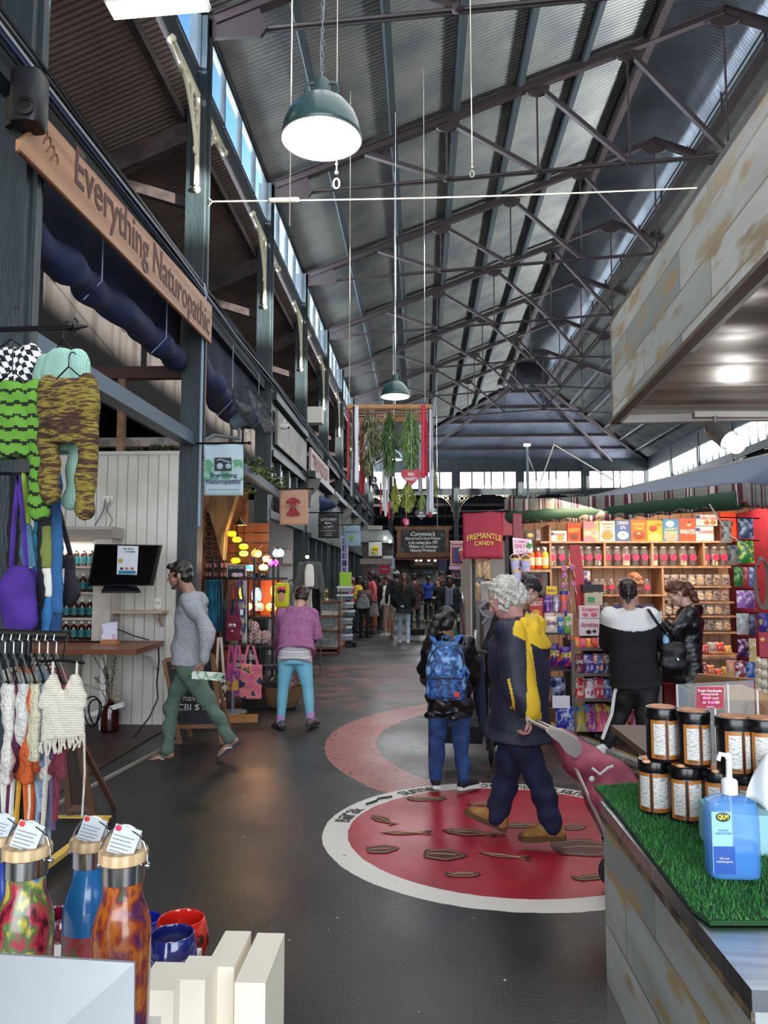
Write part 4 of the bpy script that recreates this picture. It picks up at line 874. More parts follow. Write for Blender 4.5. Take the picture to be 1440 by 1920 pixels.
mb = MB(); mb.bb(-4.5, -2.03, 2.2, 5.08, .0, .07); mb.mat(1); mb.bb(-4.5, -2.03, 5.04, 5.085, .05, .078); mb.bb(-2.075, -2.03, 2.2, 5.05, .05, .078); tag(mb.build('platform', [M('#19191b', .8), GOLDW]), 'low black rubber platform with yellow edging at the left stall', 'platform')
# ---------------------------------------------------------------- lantern stall between the second and third posts
def quad(name, corners, mat, th=.03, parent=None, kind=None, **k):
    mb = MB(); p = [V(c) for c in corners]; n_ = (p[1]-p[0]).cross(p[3]-p[0]).normalized(); mb.prism(p, n_*th); o = mb.build(name, mat, parent, w=bool(parent), **k)
    if kind: o['kind'] = kind
    return o
ORG = M('#8a4a1e', .6, c2=('#5f2f14', '#a8622a', '#7a3f1c'), ns=2.2, lo=.3, hi=.7)
lx0, lx1 = -6.4, -2.75
mb = MB(); mb.bb(lx0, lx1, 12.0, 12.06, 0, P(480, 915, 12).z); struct(mb, 'wall_lantern_stall', ORG)
mb = MB()
for i in range(5): mb.bb(P(432, 1, 11.95).x, P(516, 1, 11.95).x, 11.94, 12.0, 1.7+.16*i, 1.7+.16*i+.145)
struct(mb, 'trim_7', M('#b5622a', .5, c2='#9a4c1c', ns=3))
mb = MB(); a0, c0 = P(385, 1, 10.5), P(448, 1, 10.5)
pts = [P(385, 915, 10.5), P(448, 915, 10.5)] + [P(*q, 10.5) for q in ((432, 960), (421, 1000), (418, 1050), (410, 1025), (402, 995), (393, 965), (385, 950))]
mb.prism(pts, (0, .2, 0)); struct(mb, 'trim_8', M('#8a6a45', .7, c2=('#6b4a2c', '#a3845c'), ns=4, stretch=(1, 1, .3)))
mb = MB(); mb.prism([P(385, 955, 10.9), P(425, 1000, 10.9), P(428, 1180, 10.9), P(385, 1180, 10.9)], (0, .05, 0)); struct(mb, 'trim_9', M('#38120f', .6))
t = thing('wire_screen', 'hexagonal wire netting stretched over the dark red alcove', 'screen', P(398, 1080, 10.7))
mb = MB()
for r in range(7):
    for q in range(3):
        c = P(392+12*q, 965+18*r+9*(q % 2), 10.75); mb.tube([c+V((.05*math.cos(a), 0, .05*math.sin(a))) for a in [PI/3*i for i in range(6)]], .003, 4, closed=True)
mb.build('netting', M('#b99a84', .5), t, w=True)
# lean roof edge with greenery above the lantern stall
mb = MB(); mb.bar(P(456, 878, 9.3), P(522, 928, 12.0), .06, .12, up=(0, 0, 1)); struct(mb, 'trim_31', M('#5c666e', .6))
for k, (px, py, Y, n_) in enumerate(((470, 872, 9.8, 120), (492, 886, 10.8, 110), (515, 903, 11.7, 90), (452, 915, 9.9, 60))):
    mb = MB(); c2 = P(px, py, Y)
    for i in range(n_): p = c2+V((rr(-.16, .16), rr(-.25, .25), rr(-.09, .07))); mb.box(p, (.045, .04, .008), rz=rr(0, 3), rx=rr(-1, 1))
    tag(mb.build('greenery', M('#2f4222', .7, c2=('#24331a', '#5f7a3c', '#7d8a58'), ns=14)), 'leafy greenery on the sloping roof edge above the lanterns', 'greenery', 'greenery over the lantern stall', 'stuff')
stv = thing('display_shelf', 'black metal display shelf holding the glass mosaic lamps', 'shelf', (P(475, 1, 10.4).x, 10.4, 0))
for yy in (1085, 1158, 1215): a, b_ = P(424, yy, 10.2), P(532, yy, 10.2); mb = MB(); mb.bb(a.x, b_.x, 10.1, 10.5, a.z-.015, a.z+.015); mb.build('shelf', BLACK, stv, w=True)
for px in (425, 497, 530): p = P(px, 1, 10.3); mb = MB(); mb.bb(p.x-.015, p.x+.015, 10.12, 10.15, 0, P(1, 1045, 10.2).z); mb.bb(p.x-.015, p.x+.015, 10.45, 10.48, 0, P(1, 1045, 10.2).z); mb.build('upright', BLACK, stv, w=True)
mb = MB(); a, b_ = P(436, 1088, 10.55), P(530, 1158, 10.55); mb.prism([P(436, 1088, 10.55), P(530, 1088, 10.55), P(530, 1158, 10.55), P(436, 1158, 10.55)], (0, .02, 0)); mb.build('back_panel', M('#c8622a', .6), stv, w=True)
def lantern(name, label, px, py, Y, w_, h_, col, c2, em, kind='hang', top=None):
    c = P(px, py, Y); t = thing(name, label, 'lamp', c-V((0, 0, h_/2))); s = Y/1440; rw, rh = w_*s/2, h_*s/2
    mb = MB(); mb.lathe([(rw*math.sin(a)**.8 if 0 < a < PI else .3*rw, -rh*math.cos(a)) for a in [PI*(.12+.76*i/12) for i in range(13)]], c, 18); mb.build('glass_globe', M(col, .3, c2=c2, ns=22, nd=1, lo=.45, hi=.55, emit=em), t, w=True, smooth='all')
    mb = MB(); mb.lathe([(rw*.45, rh*.9), (rw*.3, rh*1.15), (rw*.12, rh*1.4), (.006, rh*1.7)], c, 12); mb.lathe([(.004, -rh*1.6), (rw*.12, -rh*1.3), (rw*.3, -rh*1.1), (rw*.45, -rh*.9)], c, 12)
    if kind == 'table': mb.lathe([(rw*.6, -rh*2.4), (rw*.5, -rh*2.3), (rw*.15, -rh*1.8), (rw*.15, -rh)], c, 12)
    mb.build('metal_cap', M('#6a5638', .35, .9), t, w=True, smooth=True)
    if top:
        mb = MB(); q = P(top[0], top[1], Y); mb.tube([c+V((0, 0, rh*1.3)), c.lerp(q, .5)+V((0, 0, .02)), q], .006, 6); mb.build('arm', M('#4a3a28', .35, .9), t, w=True)
    return t
YL = 10.3
fl_ = thing('floor_lamp', 'brass floor lamp with a ribbed canopy and five yellow globes', 'lamp', P(445, 1085, YL)); mb = MB(); c = P(450, 985, YL); mb.lathe([(.10, 0), (.085, .015), (.05, .05), (.02, .075), (.012, .11), (0, .12)], c, 16); mb.build('canopy', M('#5a4a34', .3, .9), fl_, w=True, smooth=True)
for (gx, gy) in ((435, 1001), (444, 1012), (457, 1025), (442, 1051), (457, 1038)):
    q = P(gx, gy, YL); a = V((q.x, YL, c.z)); mb = MB(); mb.tube([q+V((0, 0, .03)), V((q.x, YL, c.z+.01))], .005, 6); mb.build('arm', M('#4a3a28', .35, .9), fl_, w=True)
    mb = MB(); mb.lathe([(.062*math.sin(x)**.7, -.038*math.cos(x)) for x in [PI*(.1+.8*i/10) for i in range(11)]], q, 16); mb.build('globe', M('#e8d81c' if gy != 1038 else '#c8e060', .3, c2='#c9b010' if gy != 1038 else '#5fae3c', ns=30, emit=2.2), fl_, w=True, smooth='all')
mb = MB(); mb.tube([P(446, 1000, YL), P(446, 1083, YL)], .008, 6); mb.build('pole', M('#4a3a28', .35, .9), fl_, w=True)
for k, a in enumerate([
    ('orange and turquoise mosaic lamp on a curved arm', 481, 1038, 10.25, 20, 15, '#e88a3c', ('#f0c860', '#3cae98', '#d8702c'), 1.5, 'hang', (492, 1022)),
    ('small orange mosaic lamp left of the pink one', 499, 1048, 10.22, 14, 12, '#e87a4c', '#f0b878', 1.5, 'hang', (503, 1030)),
    ('white and sky blue mosaic lamp at the top right of the stall', 522, 1037, 10.2, 22, 17, '#d8eef4', ('#5fb8e0', '#f4f8fa', '#3c8ac8'), 1.3, 'hang', (512, 1026)),
    ('magenta mosaic lamp beside the third post', 512, 1055, 10.18, 20, 14, '#d83ca8', '#f07ac8', 1.6, 'hang', (503, 1040)),
    ('white and blue mosaic table lamp beside the chalk notice', 469, 1065, 10.2, 18, 12, '#dff0f4', '#4ca8d8', 1.3, 'table', None),
    ('pale yellow mosaic table lamp on the upper shelf', 494, 1064, 10.2, 18, 12, '#f0eac8', '#c8d878', 1.3, 'table', None),
    ('tall blue mosaic lamp on the middle shelf', 481, 1116, 10.3, 19, 30, '#2c8ad0', ('#1c5aa8', '#7cd0ec', '#e8f4f8'), 1.4, 'hang', (478, 1092)),
    ('red and white mosaic lamp on the middle shelf', 485, 1138, 10.25, 21, 16, '#e86a3c', ('#f4e8d8', '#d8402c', '#3c9ab0'), 1.4, 'table', None),
    ('yellow centred mosaic lamp on the middle shelf', 509, 1138, 10.2, 21, 16, '#f0c030', ('#f4ead8', '#e85a2c'), 1.4, 'table', None),
    ('peach mosaic lamp at the left of the middle shelf', 467, 1137, 10.25, 12, 14, '#f0a878', '#f4d8c0', 1.3, 'table', None),
    ('amber patterned lamp hanging behind the yellow centred one', 513, 1108, 10.3, 12, 22, '#f08a3c', '#f4c860', 1.4, 'hang', (513, 1092)),
    ('yellow striped lamp behind the tote bags', 454, 1112, 10.4, 12, 26, '#f0a02c', '#f4d860', 1.3, 'hang', (454, 1092))]): lantern('mosaic_lamp', *a)
for k, (px, py, en, col) in enumerate(((455, 1010, 7, (1, .75, .25)), (495, 1045, 5, (1, .7, .5)), (490, 1120, 5, (1, .5, .25)))):
    L = bpy.data.lights.new('lantern_glow', 'POINT'); L.energy = en*1.6; L.color = col; L.shadow_soft_size = .08; o = bpy.data.objects.new('lantern_glow', L); COL.objects.link(o); o.location = P(px, py, 10.15 if k else 10.5)
for i in range(16):
    px = 388+7*(i % 8)-(i//8)*1; py = 1064+(i//8)*16; mb = MB(); mb.lathe([(.03, 0), (.034, .05), (.02, .06)], P(px, py, 10.6), 10); q = mb.build('glass_jar', M('#a06a64', .4), None, smooth=True); tag(q, 'small glass candle jar in the rows beside the lantern shelf', 'jar', 'candle jars in rows')
for py in (1064, 1080): mb = MB(); a, b_ = P(384, py+1, 10.6), P(443, py+1, 10.6); mb.bb(a.x, b_.x, 10.5, 10.7, a.z-.02, a.z-.005); tag(mb.build('candle_shelf', M('#2a1210', .6)), 'narrow dark shelf carrying the %s row of candle jars' % ('upper' if py == 1064 else 'lower'), 'shelf')
cn = thing('chalk_notice', 'framed chalk notice among the mosaic lamps', 'notice', P(443, 1084, 10.05)); pc = [P(425, 1059, 10.05), P(462, 1059, 10.05), P(462, 1084, 10.05), P(425, 1084, 10.05)]; quad('frame', pc, M('#b5a896', .6), .012, cn); cc = sum(pc, V((0, 0, 0)))/4; quad('slate', [cc+(p-cc)*.88+V((0, -.006, 0)) for p in pc], BLACK, .006, cn); lettering('HEBE CUP CLASSES', M('#cfcfcf', .6), cn, P(443, 1064, 10.03), .2, .03)
for k in range(2): mb = MB(); mb.ball(P(441+9*k, 1078, 10.02), (.05-.01*k, .01, .03), 10, 6); mb.build('picture', M('#c9b8b4' if k == 0 else '#b8a0c0', .6), cn, w=True)
# scarves and tote bags
for k, (px, w_, col, nm) in enumerate(((389, 10, '#1a5f6e', 'dark teal'), (397, 11, '#1c8aa2', 'turquoise'), (405, 12, '#1a7088', 'petrol blue'), (413, 8, '#12323a', 'blackish green'))):
    mb = MB(); c0 = P(px, 1087, 9.6); c1 = P(px+1, 1190-k*2, 9.6); mb.grid(lambda u, v: c0.lerp(c1, u)+V(((v-.5)*w_*9.6/1440*(1-.1*math.sin(u*6+k)), .025*math.sin(v*PI*5+k+u*2), 0)), 30, 16); tag(mb.build('scarf', M(col, .8, c2='#0f3f50', ns=14, stretch=(2, 2, .4)), solid=.006, smooth='all'), '%s scarf hanging beside the second post' % nm, 'scarf')
mb = MB(); mb.tube([P(380, 1086, 9.6), P(465, 1082, 9.6)], .008, 6); mb.tube([P(380, 1086, 9.6), P(380, 1380, 9.6)], .01, 6); mb.tube([P(465, 1082, 9.6), P(465, 1300, 9.6)], .01, 6); tag(mb.build('scarf_stand', IRON), 'thin metal stand holding the scarves and tote bags', 'stand')
def tote(label, px, py, w_, h_, Y, col, strap_y, c2=None, face=False, sw=.3, mat=None):
    s = Y/1440; c = P(px, py, Y); t = thing('tote_bag', label, 'bag', c-V((0, 0, h_*s/2))); W, Hh = w_*s, h_*s
    mb = MB(); loft(mb, [(c+V((0, 0, z*Hh/2)), l_, f, W/2*q, .035) for z, q in ((-1, .92), (-.85, 1), (0, 1), (.95, .93), (1, .9))], power=3); fuse(mb, 'body', mat or M(col, .85, c2=c2 or col, ns=9, lo=.42, hi=.58), t, vox=.012, it=3, wr=.008, wk=26)
    if strap_y:
        q = P(px, strap_y, Y)
        for s_ in (-1, 1): mb = MB(); mb.bar(c+V((s_*W*sw, 0, Hh*.48)), V((q.x+s_*W*.1, Y, q.z)), .028, .008, up=(0, -1, 0)); mb.build('strap', M(col if not face else '#8a8278', .85), t, w=True)
    return t, c, W, Hh
tote('grey and olive tote bag on long straps at the back of the stand', 436, 1166, 40, 85, 9.75, '#4a5138', 1090, '#2d3540')
tote('blue owl tote bag hanging right of the maroon one', 449, 1158, 24, 66, 9.62, '#27406a', 1088, '#c2a88a')
tote('white canvas tote bag at the right edge of the stand', 460, 1175, 14, 62, 9.66, '#b9b2a6', 1088)
t, c, W, Hh = tote('maroon tote bag shaped like a cat face with round eyes', 437, 1178, 30, 50, 9.52, '#6e1a32', 1095)
for s_ in (-1, 1):
    mb = MB(); mb.prism([c+V((s_*W*.15, -.03, Hh*.45)), c+V((s_*W*.42, -.03, Hh*.45)), c+V((s_*W*.3, -.03, Hh*.75))], (0, .03, 0)); mb.build('ear', M('#6e1a32', .85), t, w=True)
    mb = MB(); mb.ball(c+V((s_*.025, -.05, Hh*.12)), (.022, .01, .022), 12, 8); e_ = mb.build('eye', WHITE, t, w=True); mb = MB(); mb.ball(c+V((s_*.022, -.06, Hh*.11)), (.01, .005, .01), 10, 6); mb.build('pupil', BLACK, e_)
mb = MB(); mb.ball(c+V((0, -.05, -.03)), (.018, .012, .012), 10, 6); mb.build('nose', M('#d8a8a0', .7), t, w=True)
mb = MB(); mb.box(P(453, 1148, 9.5), (.04, .003, .07)); tag(mb.build('swing_tag', WHITE), 'white swing tag on the blue owl tote bag', 'tag')
t, c, W, Hh = tote('bright yellow tote bag printed with a woman\'s portrait', 529, 1116, 28, 46, 9.9, '#c9c81e', None)
mb = MB(); mb.ball(c+V((0, -.045, -.02)), (.045, .01, .07), 14, 10); mb.build('printed_face', M('#c98a6c', .8), t, w=True)
mb = MB(); mb.ball(c+V((0, -.043, .045)), (.055, .008, .035), 14, 8); mb.build('printed_hair', M('#1a1213', .8), t, w=True)
mb = MB(); [mb.ball(c+V((dx, -.05, .085+.01*(k % 2))), (.02, .008, .02), 8, 6) for k, dx in enumerate((-.04, -.013, .013, .04))]; mb.build('printed_flowers', M('#d8486a', .8), t, w=True)
for k, (px, py, w_, h_, Y, c1, c2_, lb) in enumerate(((433, 1270, 20, 52, 9.3, '#b8487a', ('#2c5aa8', '#d8688a', '#c8a83c'), 'pink and blue patterned tote bag lowest at the left of the bag stand'), (446, 1280, 24, 50, 9.2, '#c8588a', ('#3c3a8a', '#e078a0', '#d8b040'), 'magenta patterned tote bag in the middle of the lower bags'), (470, 1278, 44, 62, 9.1, '#e0708a', ('#e87a98', '#e0a050', '#2c3a6a'), 'large pink tote bag with an orange patch hanging lowest'))):
    tote(lb, px, py, w_, h_, Y, c1, 1210, c2_)
t, c, W, Hh = tote('olive cloth tote strap bundle above the pink bags', 437, 1222, 18, 40, 9.4, '#4a5530', None)
tote('white canvas bag with black pattern hanging beside the chalkboard', 412, 1295, 24, 60, 8.95, '#c9c4b8', 1195, mat=M('#c9c4b8', .8, c2='#2c2c2e', ns=30, nd=1, lo=.5, hi=.53))
mb = MB(); p = G(443, 1352); mb.box(p+V((.05, .05, .02)), (.36, .3, .04), rz=.2); tag(mb.build('wooden_board', M('#a8743c', .6)), 'flat wooden board on the floor under the bags', 'board')
mb = MB(); mb.lathe([(.17, 0), (.165, .015), (.03, .02), (.02, .03), (.02, .25), (.0, .25)], G(432, 1345)+V((0, .1, .04)), 24); tag(mb.build('stand_base', M('#7a7c80', .5), smooth=True), 'round grey stand base resting on the wooden board', 'stand')
# speckled candle pots, basket, low table
jp = None
for k, (px, py) in enumerate(((452, 1208), (468, 1207), (484, 1207), (498, 1207), (476, 1190))):
    if jp is None:
        jp = thing('speckled_pot', '', 'pot', P(px, py, 10)); mb = MB(); mb.lathe([(.045, 0), (.065, .02), (.075, .07), (.065, .13), (.04, .16), (.035, .17), (.0, .17)], (0, 0, 0), 18); mb.build('body', M('#c9b8b0', .6, c2='#5a2a34', ns=60, nd=1, lo=.5, hi=.55), jp, smooth=True); q = jp
    else: q = dup(jp, P(px, py, 10))
    q['label'] = 'speckled pot standing on the low shelf of the lantern stall'; q['group'] = 'speckled pots on the low shelf'
bk = thing('basket', 'large woven straw basket with handles on the floor behind the leaning woman', 'basket', G(520, 1335)+V((0, .35, 0))); c = V(bk.location)
mb = MB(); n = 12
mb.lathe([(.0, .01), (.17, .01), (.20, .05), (.235, .15), (.26, .27), (.262, .275), (.24, .27), (.215, .15), (.18, .06), (0, .04)], (0, 0, 0), 30); mb.build('weave', M('#9c8156', .85, c2='#6f5634', ns=11, nd=1, wave='Z', lo=.3, hi=.7, bump=.6, bs=70), bk, smooth=True)
for s_ in (-1, 1): mb = MB(); mb.tube([(s_*.25, -.07, .26), (s_*.285, -.04, .34), (s_*.285, .04, .34), (s_*.25, .07, .26)], .012, 6); mb.build('handle', M('#8a6c40', .8), bk, smooth=True)
for k, (dx, dy, cc_, lb) in enumerate(((-.09, 0, '#2a2426', 'dark'), (.05, .05, '#5f7060', 'sage'), (.10, -.06, '#7a3a4a', 'rose'))): mb = MB(); limb(mb, [c+V((dx, dy, .12)), c+V((dx*1.1, dy, .33))], [.09, .07]); tag(fuse(mb, 'folded_cloth', M(cc_, .9, c2='#c8c0b0', ns=18, lo=.5, hi=.8), None, vox=.015, wr=.01), '%s folded cloth sticking out of the straw basket' % lb, 'cloth')
mb = MB(); a, b_ = P(462, 1300, 9.9), P(540, 1300, 9.9); mb.bb(a.x, b_.x, 9.7, 10.4, 0, .32); tag(mb.build('low_cabinet', M('#1e1a1c', .7)), 'low dark cabinet under the lantern shelf', 'cabinet')
for k, (px, py, cc_) in enumerate(((452, 1245, '#c9d0cc'), (462, 1262, '#6f8f8a'), (458, 1232, '#a8a0a0'), (505, 1250, '#1c2030'))): mb = MB(); mb.box(P(px, py, 9.8), (.22, .25, .05), rz=.2*k); tag(mb.build('boxed_set', M(cc_, .6)), ('pale', 'sage green', 'grey', 'navy')[k]+' boxed set stacked beside the straw basket', 'box')
# ---------------------------------------------------------------- banners on iron brackets
def banner(label, px0, px1, py0, py1, Y, mat, post_x=XL+.11, name='banner', arm=True, top=None):
    t = thing(name, label, 'banner', P((px0+px1)/2, py1, Y)); a, b_, c_, d_ = P(px0, py0, Y), P(px1, py0, Y), P(px1, py1, Y), P(px0, py1, Y)
    mb = MB(); mb.grid(lambda u, v: a.lerp(b_, u).lerp(d_.lerp(c_, u), v)+V((0, .012*math.sin(u*7+v*3), 0)), 12, 12); mb.build('cloth', mat, t, w=True, solid=.004, smooth='all')
    if top: mb = MB(); a2, b2 = P(px0, py0+top, Y), P(px1, py0+top, Y); mb.prism([a+V((0, -.012, 0)), b_+V((0, -.012, 0)), b2+V((0, -.02, 0)), a2+V((0, -.02, 0))], (0, .003, 0)); mb.build('sleeve', mat, t, w=True)
    if arm: mb = MB(); mb.tube([V((post_x, Y, a.z+.01)), V((b_.x+.06, Y, a.z+.01))], .012, 8); mb.ball(V((b_.x+.07, Y, a.z+.01)), .022, 8, 6); mb.build('iron_arm', IRON, t, w=True)
    return t
BGM = M('#b9ccd6', .7)
YB = 8.35
t = banner('white and green banner reading Everything Naturopathic beside the second post', 382, 456, 833, 929, YB, BGM, top=0)
mb = MB(); mb.prism([P(382.5, 862, YB-.03), P(455.5, 862, YB-.03), P(455.5, 900, YB-.03), P(382.5, 900, YB-.03)], (0, .004, 0)); mb.build('green_print', M('#8fb8a4', .7, c2=('#4f9468', '#a8c8c0', '#b9ccd6'), ns=7, nd=4, lo=.35, hi=.62), t, w=True)
mb = MB(); mb.prism([P(402, 858, YB-.04), P(434, 858, YB-.04), P(434, 883, YB-.04), P(402, 883, YB-.04)], (0, .004, 0)); ph = mb.build('photo_print', M('#2c2624', .5), t, w=True)
mb = MB(); mb.ball(P(412, 874, YB-.045), (.035, .004, .035), 14, 8); mb.ball(P(428, 874, YB-.045), (.03, .004, .03), 14, 8); mb.tube([P(407, 863, YB-.045), P(414, 861, YB-.045), P(420, 864, YB-.045), P(432, 867, YB-.045)], .008, 6); mb.build('mortar_print', M('#9db8c4', .4), ph)
lettering('Everything\nNaturopathic', M('#1a2a5c', .6), t, P(419, 898, YB-.045), .38, .135, bold=.008)
lettering("Fremantle's Herbal Dispensary", M('#4a5a78', .6), t, P(419, 918, YB-.045), .34, .025, shear=.3)
t = banner('peach banner with a printed red dress on the third post', 524, 578, 918, 984, 12.1, M('#c09a86', .75), post_x=XL+.11)
c = P(550, 950, 12.05); s = 12.05/1440; DR = M('#7c1c2c', .7, c2='#a8404a', ns=30, lo=.5, hi=.55)
mb = MB(); mb.prism([c+V((x*s, -.02, z*s)) for x, z in ((-7, 15), (-3, 17), (3, 17), (7, 15), (14, 10), (12, 5), (6, 7), (4, 0), (14, -17), (0, -19), (-14, -17), (-4, 0), (-6, 7), (-12, 5), (-14, 10))], (0, .005, 0)); mb.build('printed_dress', DR, t, w=True)
lettering('Gelato Brown', M('#8a7a78', .6), t, c+V((0, -.03, 0)), .38, .035)
t = banner('small black banner reading LATCHKEY LOFT on the left shopfronts', 597, 636, 962, 1009, 15.0, M('#26272b', .7), post_x=XL+.2)
for s_, py, w_, h_ in (('LATCHKEY', 974, 30, 5), ('LOFT', 988, 18, 5), ('www.latchkeyloft.com', 995, 30, 2.5), ('latchkeyloft', 1000, 12, 2.2), ('latchkeyloft', 1004, 12, 2.2)): lettering(s_, M('#d5d5d5', .6), t, P(616.5, py, 14.97), w_*15/1440, h_*15/1440)
mb = MB(); mb.tube([P(611, 981, 14.97), P(621, 981, 14.97)], .008, 5); mb.ball(P(611, 981, 14.97), .02, 8, 6); mb.build('key_emblem', M('#d5d5d5', .6), t, w=True)
t = banner('pale blue banner with a green bergamot fruit further along the shopfronts', 645, 676, 985, 1024, 18.2, M('#93b0bf', .7), post_x=XL+.1)
lettering('BERGAMOTTO', M('#33505f', .6), t, P(660, 997, 18.15), .30, .05); mb = MB(); mb.ball(P(660, 1008, 18.15), (.06, .01, .06), 14, 8); mb.build('fruit', M('#7fae3c', .7), t, w=True); lettering('Gelato Bar Food', M('#33505f', .6), t, P(660, 1017, 18.15), .26, .03)
t = banner('white banner with a yellow smiling face in the middle distance', 691, 716, 1016, 1043, 23, M('#dcdcdc', .7), arm=False)
mb = MB(); mb.ball(P(703, 1031, 22.95), (.12, .01, .13), 16, 10); fc_ = mb.build('smiling_face', M('#e0d81e', .6), t, w=True); mb = MB(); [mb.ball(P(x, 1030, 22.9), (.035, .02, .02), 8, 6) for x in (700.5, 705.5)]; mb.build('printed_glasses', BLACK, fc_)
mb = MB(); mb.tube([P(690, 1015, 23), P(717, 1015, 23)], .015, 6); mb.build('rod', IRON, t, w=True)
# fan on the second post
fn = thing('fan', 'large grey wall fan mounted beside the second post', 'fan', P(470, 830, 9.2)); c = P(476, 768, 9.2); ax = V((.80, -.35, .48)).normalized()
s1, s2 = frame(ax)
mb = MB()
for k in range(9): r = .36*math.sin(PI/2*(k+1)/9); h = .10*math.cos(PI/2*(k+1)/9); [mb.tube([c+ax*h*sg+s1*math.cos(a)*r+s2*math.sin(a)*r for a in [2*PI*i/28 for i in range(28)]], .004, 4, closed=True) for sg in (-1, 1)]
for i in range(30): a = 2*PI*i/30; d = s1*math.cos(a)+s2*math.sin(a); mb.tube([c+ax*.10, c+ax*.09+d*.15, c+ax*.05+d*.30, c+d*.36, c-ax*.05+d*.30, c-ax*.09+d*.15, c-ax*.1], .003, 4)
mb.build('cage', M('#3a3d40', .5), fn, w=True)
for i in range(3): a = 2*PI*i/3; d = s1*math.cos(a)+s2*math.sin(a); e_ = ax.cross(d); mb = MB(); mb.prism([c+d*.04-e_*.03, c+d*.30-e_*.10-ax*.03, c+d*.33+e_*.02, c+d*.28+e_*.13+ax*.03, c+d*.04+e_*.03], ax*.006); mb.build('blade', M('#4a4d52', .5), fn, w=True)
mb = MB(); mb.lathe([(.0, -.38), (.05, -.37), (.085, -.33), (.09, -.18), (.07, -.12), (.03, -.1)], c, 18, ax=ax); mb.build('motor', M('#5f7078', .45), fn, w=True, smooth=True)
mb = MB(); q = c-ax*.25; mb.tube([q-V((0, 0, .08)), q-V((0, 0, .22)), V((XL+.2, 8.75, q.z-.28)), V((XL+.12, 8.65, q.z-.36)), V((XL+.12, 8.62, q.z-.9))], .022, 8); mb.build('bracket', M('#6a7278', .5), fn, w=True, smooth=True)
# cameras on the third post
for k, (px, py) in enumerate(((508, 796), (533, 800))):
    c = P(px, py, 12.3); t = thing('security_camera', ('round white security camera on the third post', 'white bullet security camera beside the round one')[k], 'camera', c); mb = MB(); (mb.ball((0, 0, 0), .055, 14, 10) if k == 0 else mb.lathe([(.04, -.07), (.05, -.06), (.05, .06), (.0, .07)], (0, 0, 0), 14, ax=(1, -.2, -.2))); mb.build('housing', WHITE, t, smooth=True); mb = MB(); mb.ball((0, -.05, -.01) if k == 0 else (.07, -.02, -.02), .022, 10, 6); mb.build('camera_lens', BLACK, t); mb = MB(); mb.tube([(0, 0, .05), (0, .03, .12), (-.08+.0*k, .1, .12 if k == 0 else .05)], .012, 6); mb.build('mount', WHITE, t)
# ---------------------------------------------------------------- shopfronts along the left row
SF = M('#2c3a3c', .5, c2='#222d30', ns=3); SFL = M('#7a7570', .5, c2='#6a6560', ns=3); WHW = M('#cfcdc8', .6)
mb = MB(); mb.bb(-6.4, XL+.0, 16.3, 16.36, 0, 3.3); struct(mb, 'wall_white_stall', WHW)
def front(y0, y1, zl, label, hb=2.4, cap=True):
    mb = MB(); mb.bb(XL+.02, XL+.10, y0, y1, 3.75, 4.72); mb.bb(XL, XL+.16, y0, y1, 3.66, 3.76); mb.bb(XL, XL+.2, y0, y1, 4.62, 4.74); struct(mb, 'wall_frieze', SF)
    k = MB(); n = 4; st = (y1-y0)/n
    k.bb(XL, XL+.12, y0, y1, 2.62, 2.75)
    for i in range(n+1): k.bb(XL+.0, XL+.11, y0+i*st-.05, y0+i*st+.05, 2.7, 3.7)
    struct(k, 'window_%d' % rnd.randint(200, 999), SF)
    g = MB(); g.bb(XL+.03, XL+.04, y0, y1, 2.7, 3.7); struct(g, 'window_%d' % rnd.randint(200, 999), M('#1c2428', .15, alpha=.55))
front(12.62, 16.28, 0, '')
def shopfront(y0, y1, h, seed):
    mb = MB(); mb.bb(XL-.05, XL+.12, y0, y1, 0, .6); mb.bb(XL-.05, XL+.14, y0, y1, 2.55, 3.9)
    for y in (y0+.1, y0+(y1-y0)*.36, y0+(y1-y0)*.64, y1-.1): mb.bb(XL-.05, XL+.17, y-.08, y+.08, 0, 2.6)
    mb.bb(XL-.05, XL+.32, y0, y1, 3.82, 3.96); mb.bb(XL-.05, XL+.24, y0, y1, 2.5, 2.6); struct(mb, 'wall_shopfront', SF)
    g = MB(); g.bb(XL+.0, XL+.01, y0, y1, .6, 2.55); struct(g, 'window_%d' % (1000+seed), M('#3c4a50', .12, alpha=.6))
    for y in (y0+.15, y1-.15):
        b = MB(); b.prism([(XL+.14, y-.05, 3.8), (XL+.42, y-.05, 3.8), (XL+.36, y-.05, 3.6), (XL+.22, y-.05, 3.45), (XL+.2, y-.05, 3.2), (XL+.14, y-.05, 3.15)], (0, .1, 0)); tag(b.build('corbel', SFL), 'carved corbel under the shopfront cornice', 'corbel', 'corbels along the shopfronts')
for i, (y0, y1) in enumerate(((16.55, 20.2), (20.4, 24.1), (24.3, 28.0), (28.2, 31.9), (32.1, 35.8))): shopfront(y0, y1, 3.9, i)
t = thing('shop_sign', 'narrow projecting shop sign with faded red letters over the shopfronts', 'sign', (XL+.35, 18, 4.0)); mb = MB(); mb.bb(XL+.15, XL+.2, 16.7, 20.0, 4.0, 4.5); mb.build('board', M('#b9a8a2', .6), t, w=True); lettering('TRONZADI', M('#8a2f30', .6), t, (XL+.22, 18.3, 4.25), 2.8, .3, rot=(PI/2, 0, PI/2), bold=.02)
mb = MB(); mb.bb(XL+.12, XL+.17, 12.9, 16.2, 3.9, 4.5); tag(mb.build('fascia_panel', M('#8f8a84', .6, c2='#7a756f', ns=2)), 'long greyish fascia panel with moulding above the lantern stall', 'panel')
mb = MB(); mb.box(P(592, 780, 15.9), (.30, .3, .34)); tag(mb.build('electrical_box', M('#d8d8cc', .6)), 'white electrical box on the post above the shopfronts', 'box')  # plain white box by the post
mb = MB(); c = P(600, 945, 13.6)
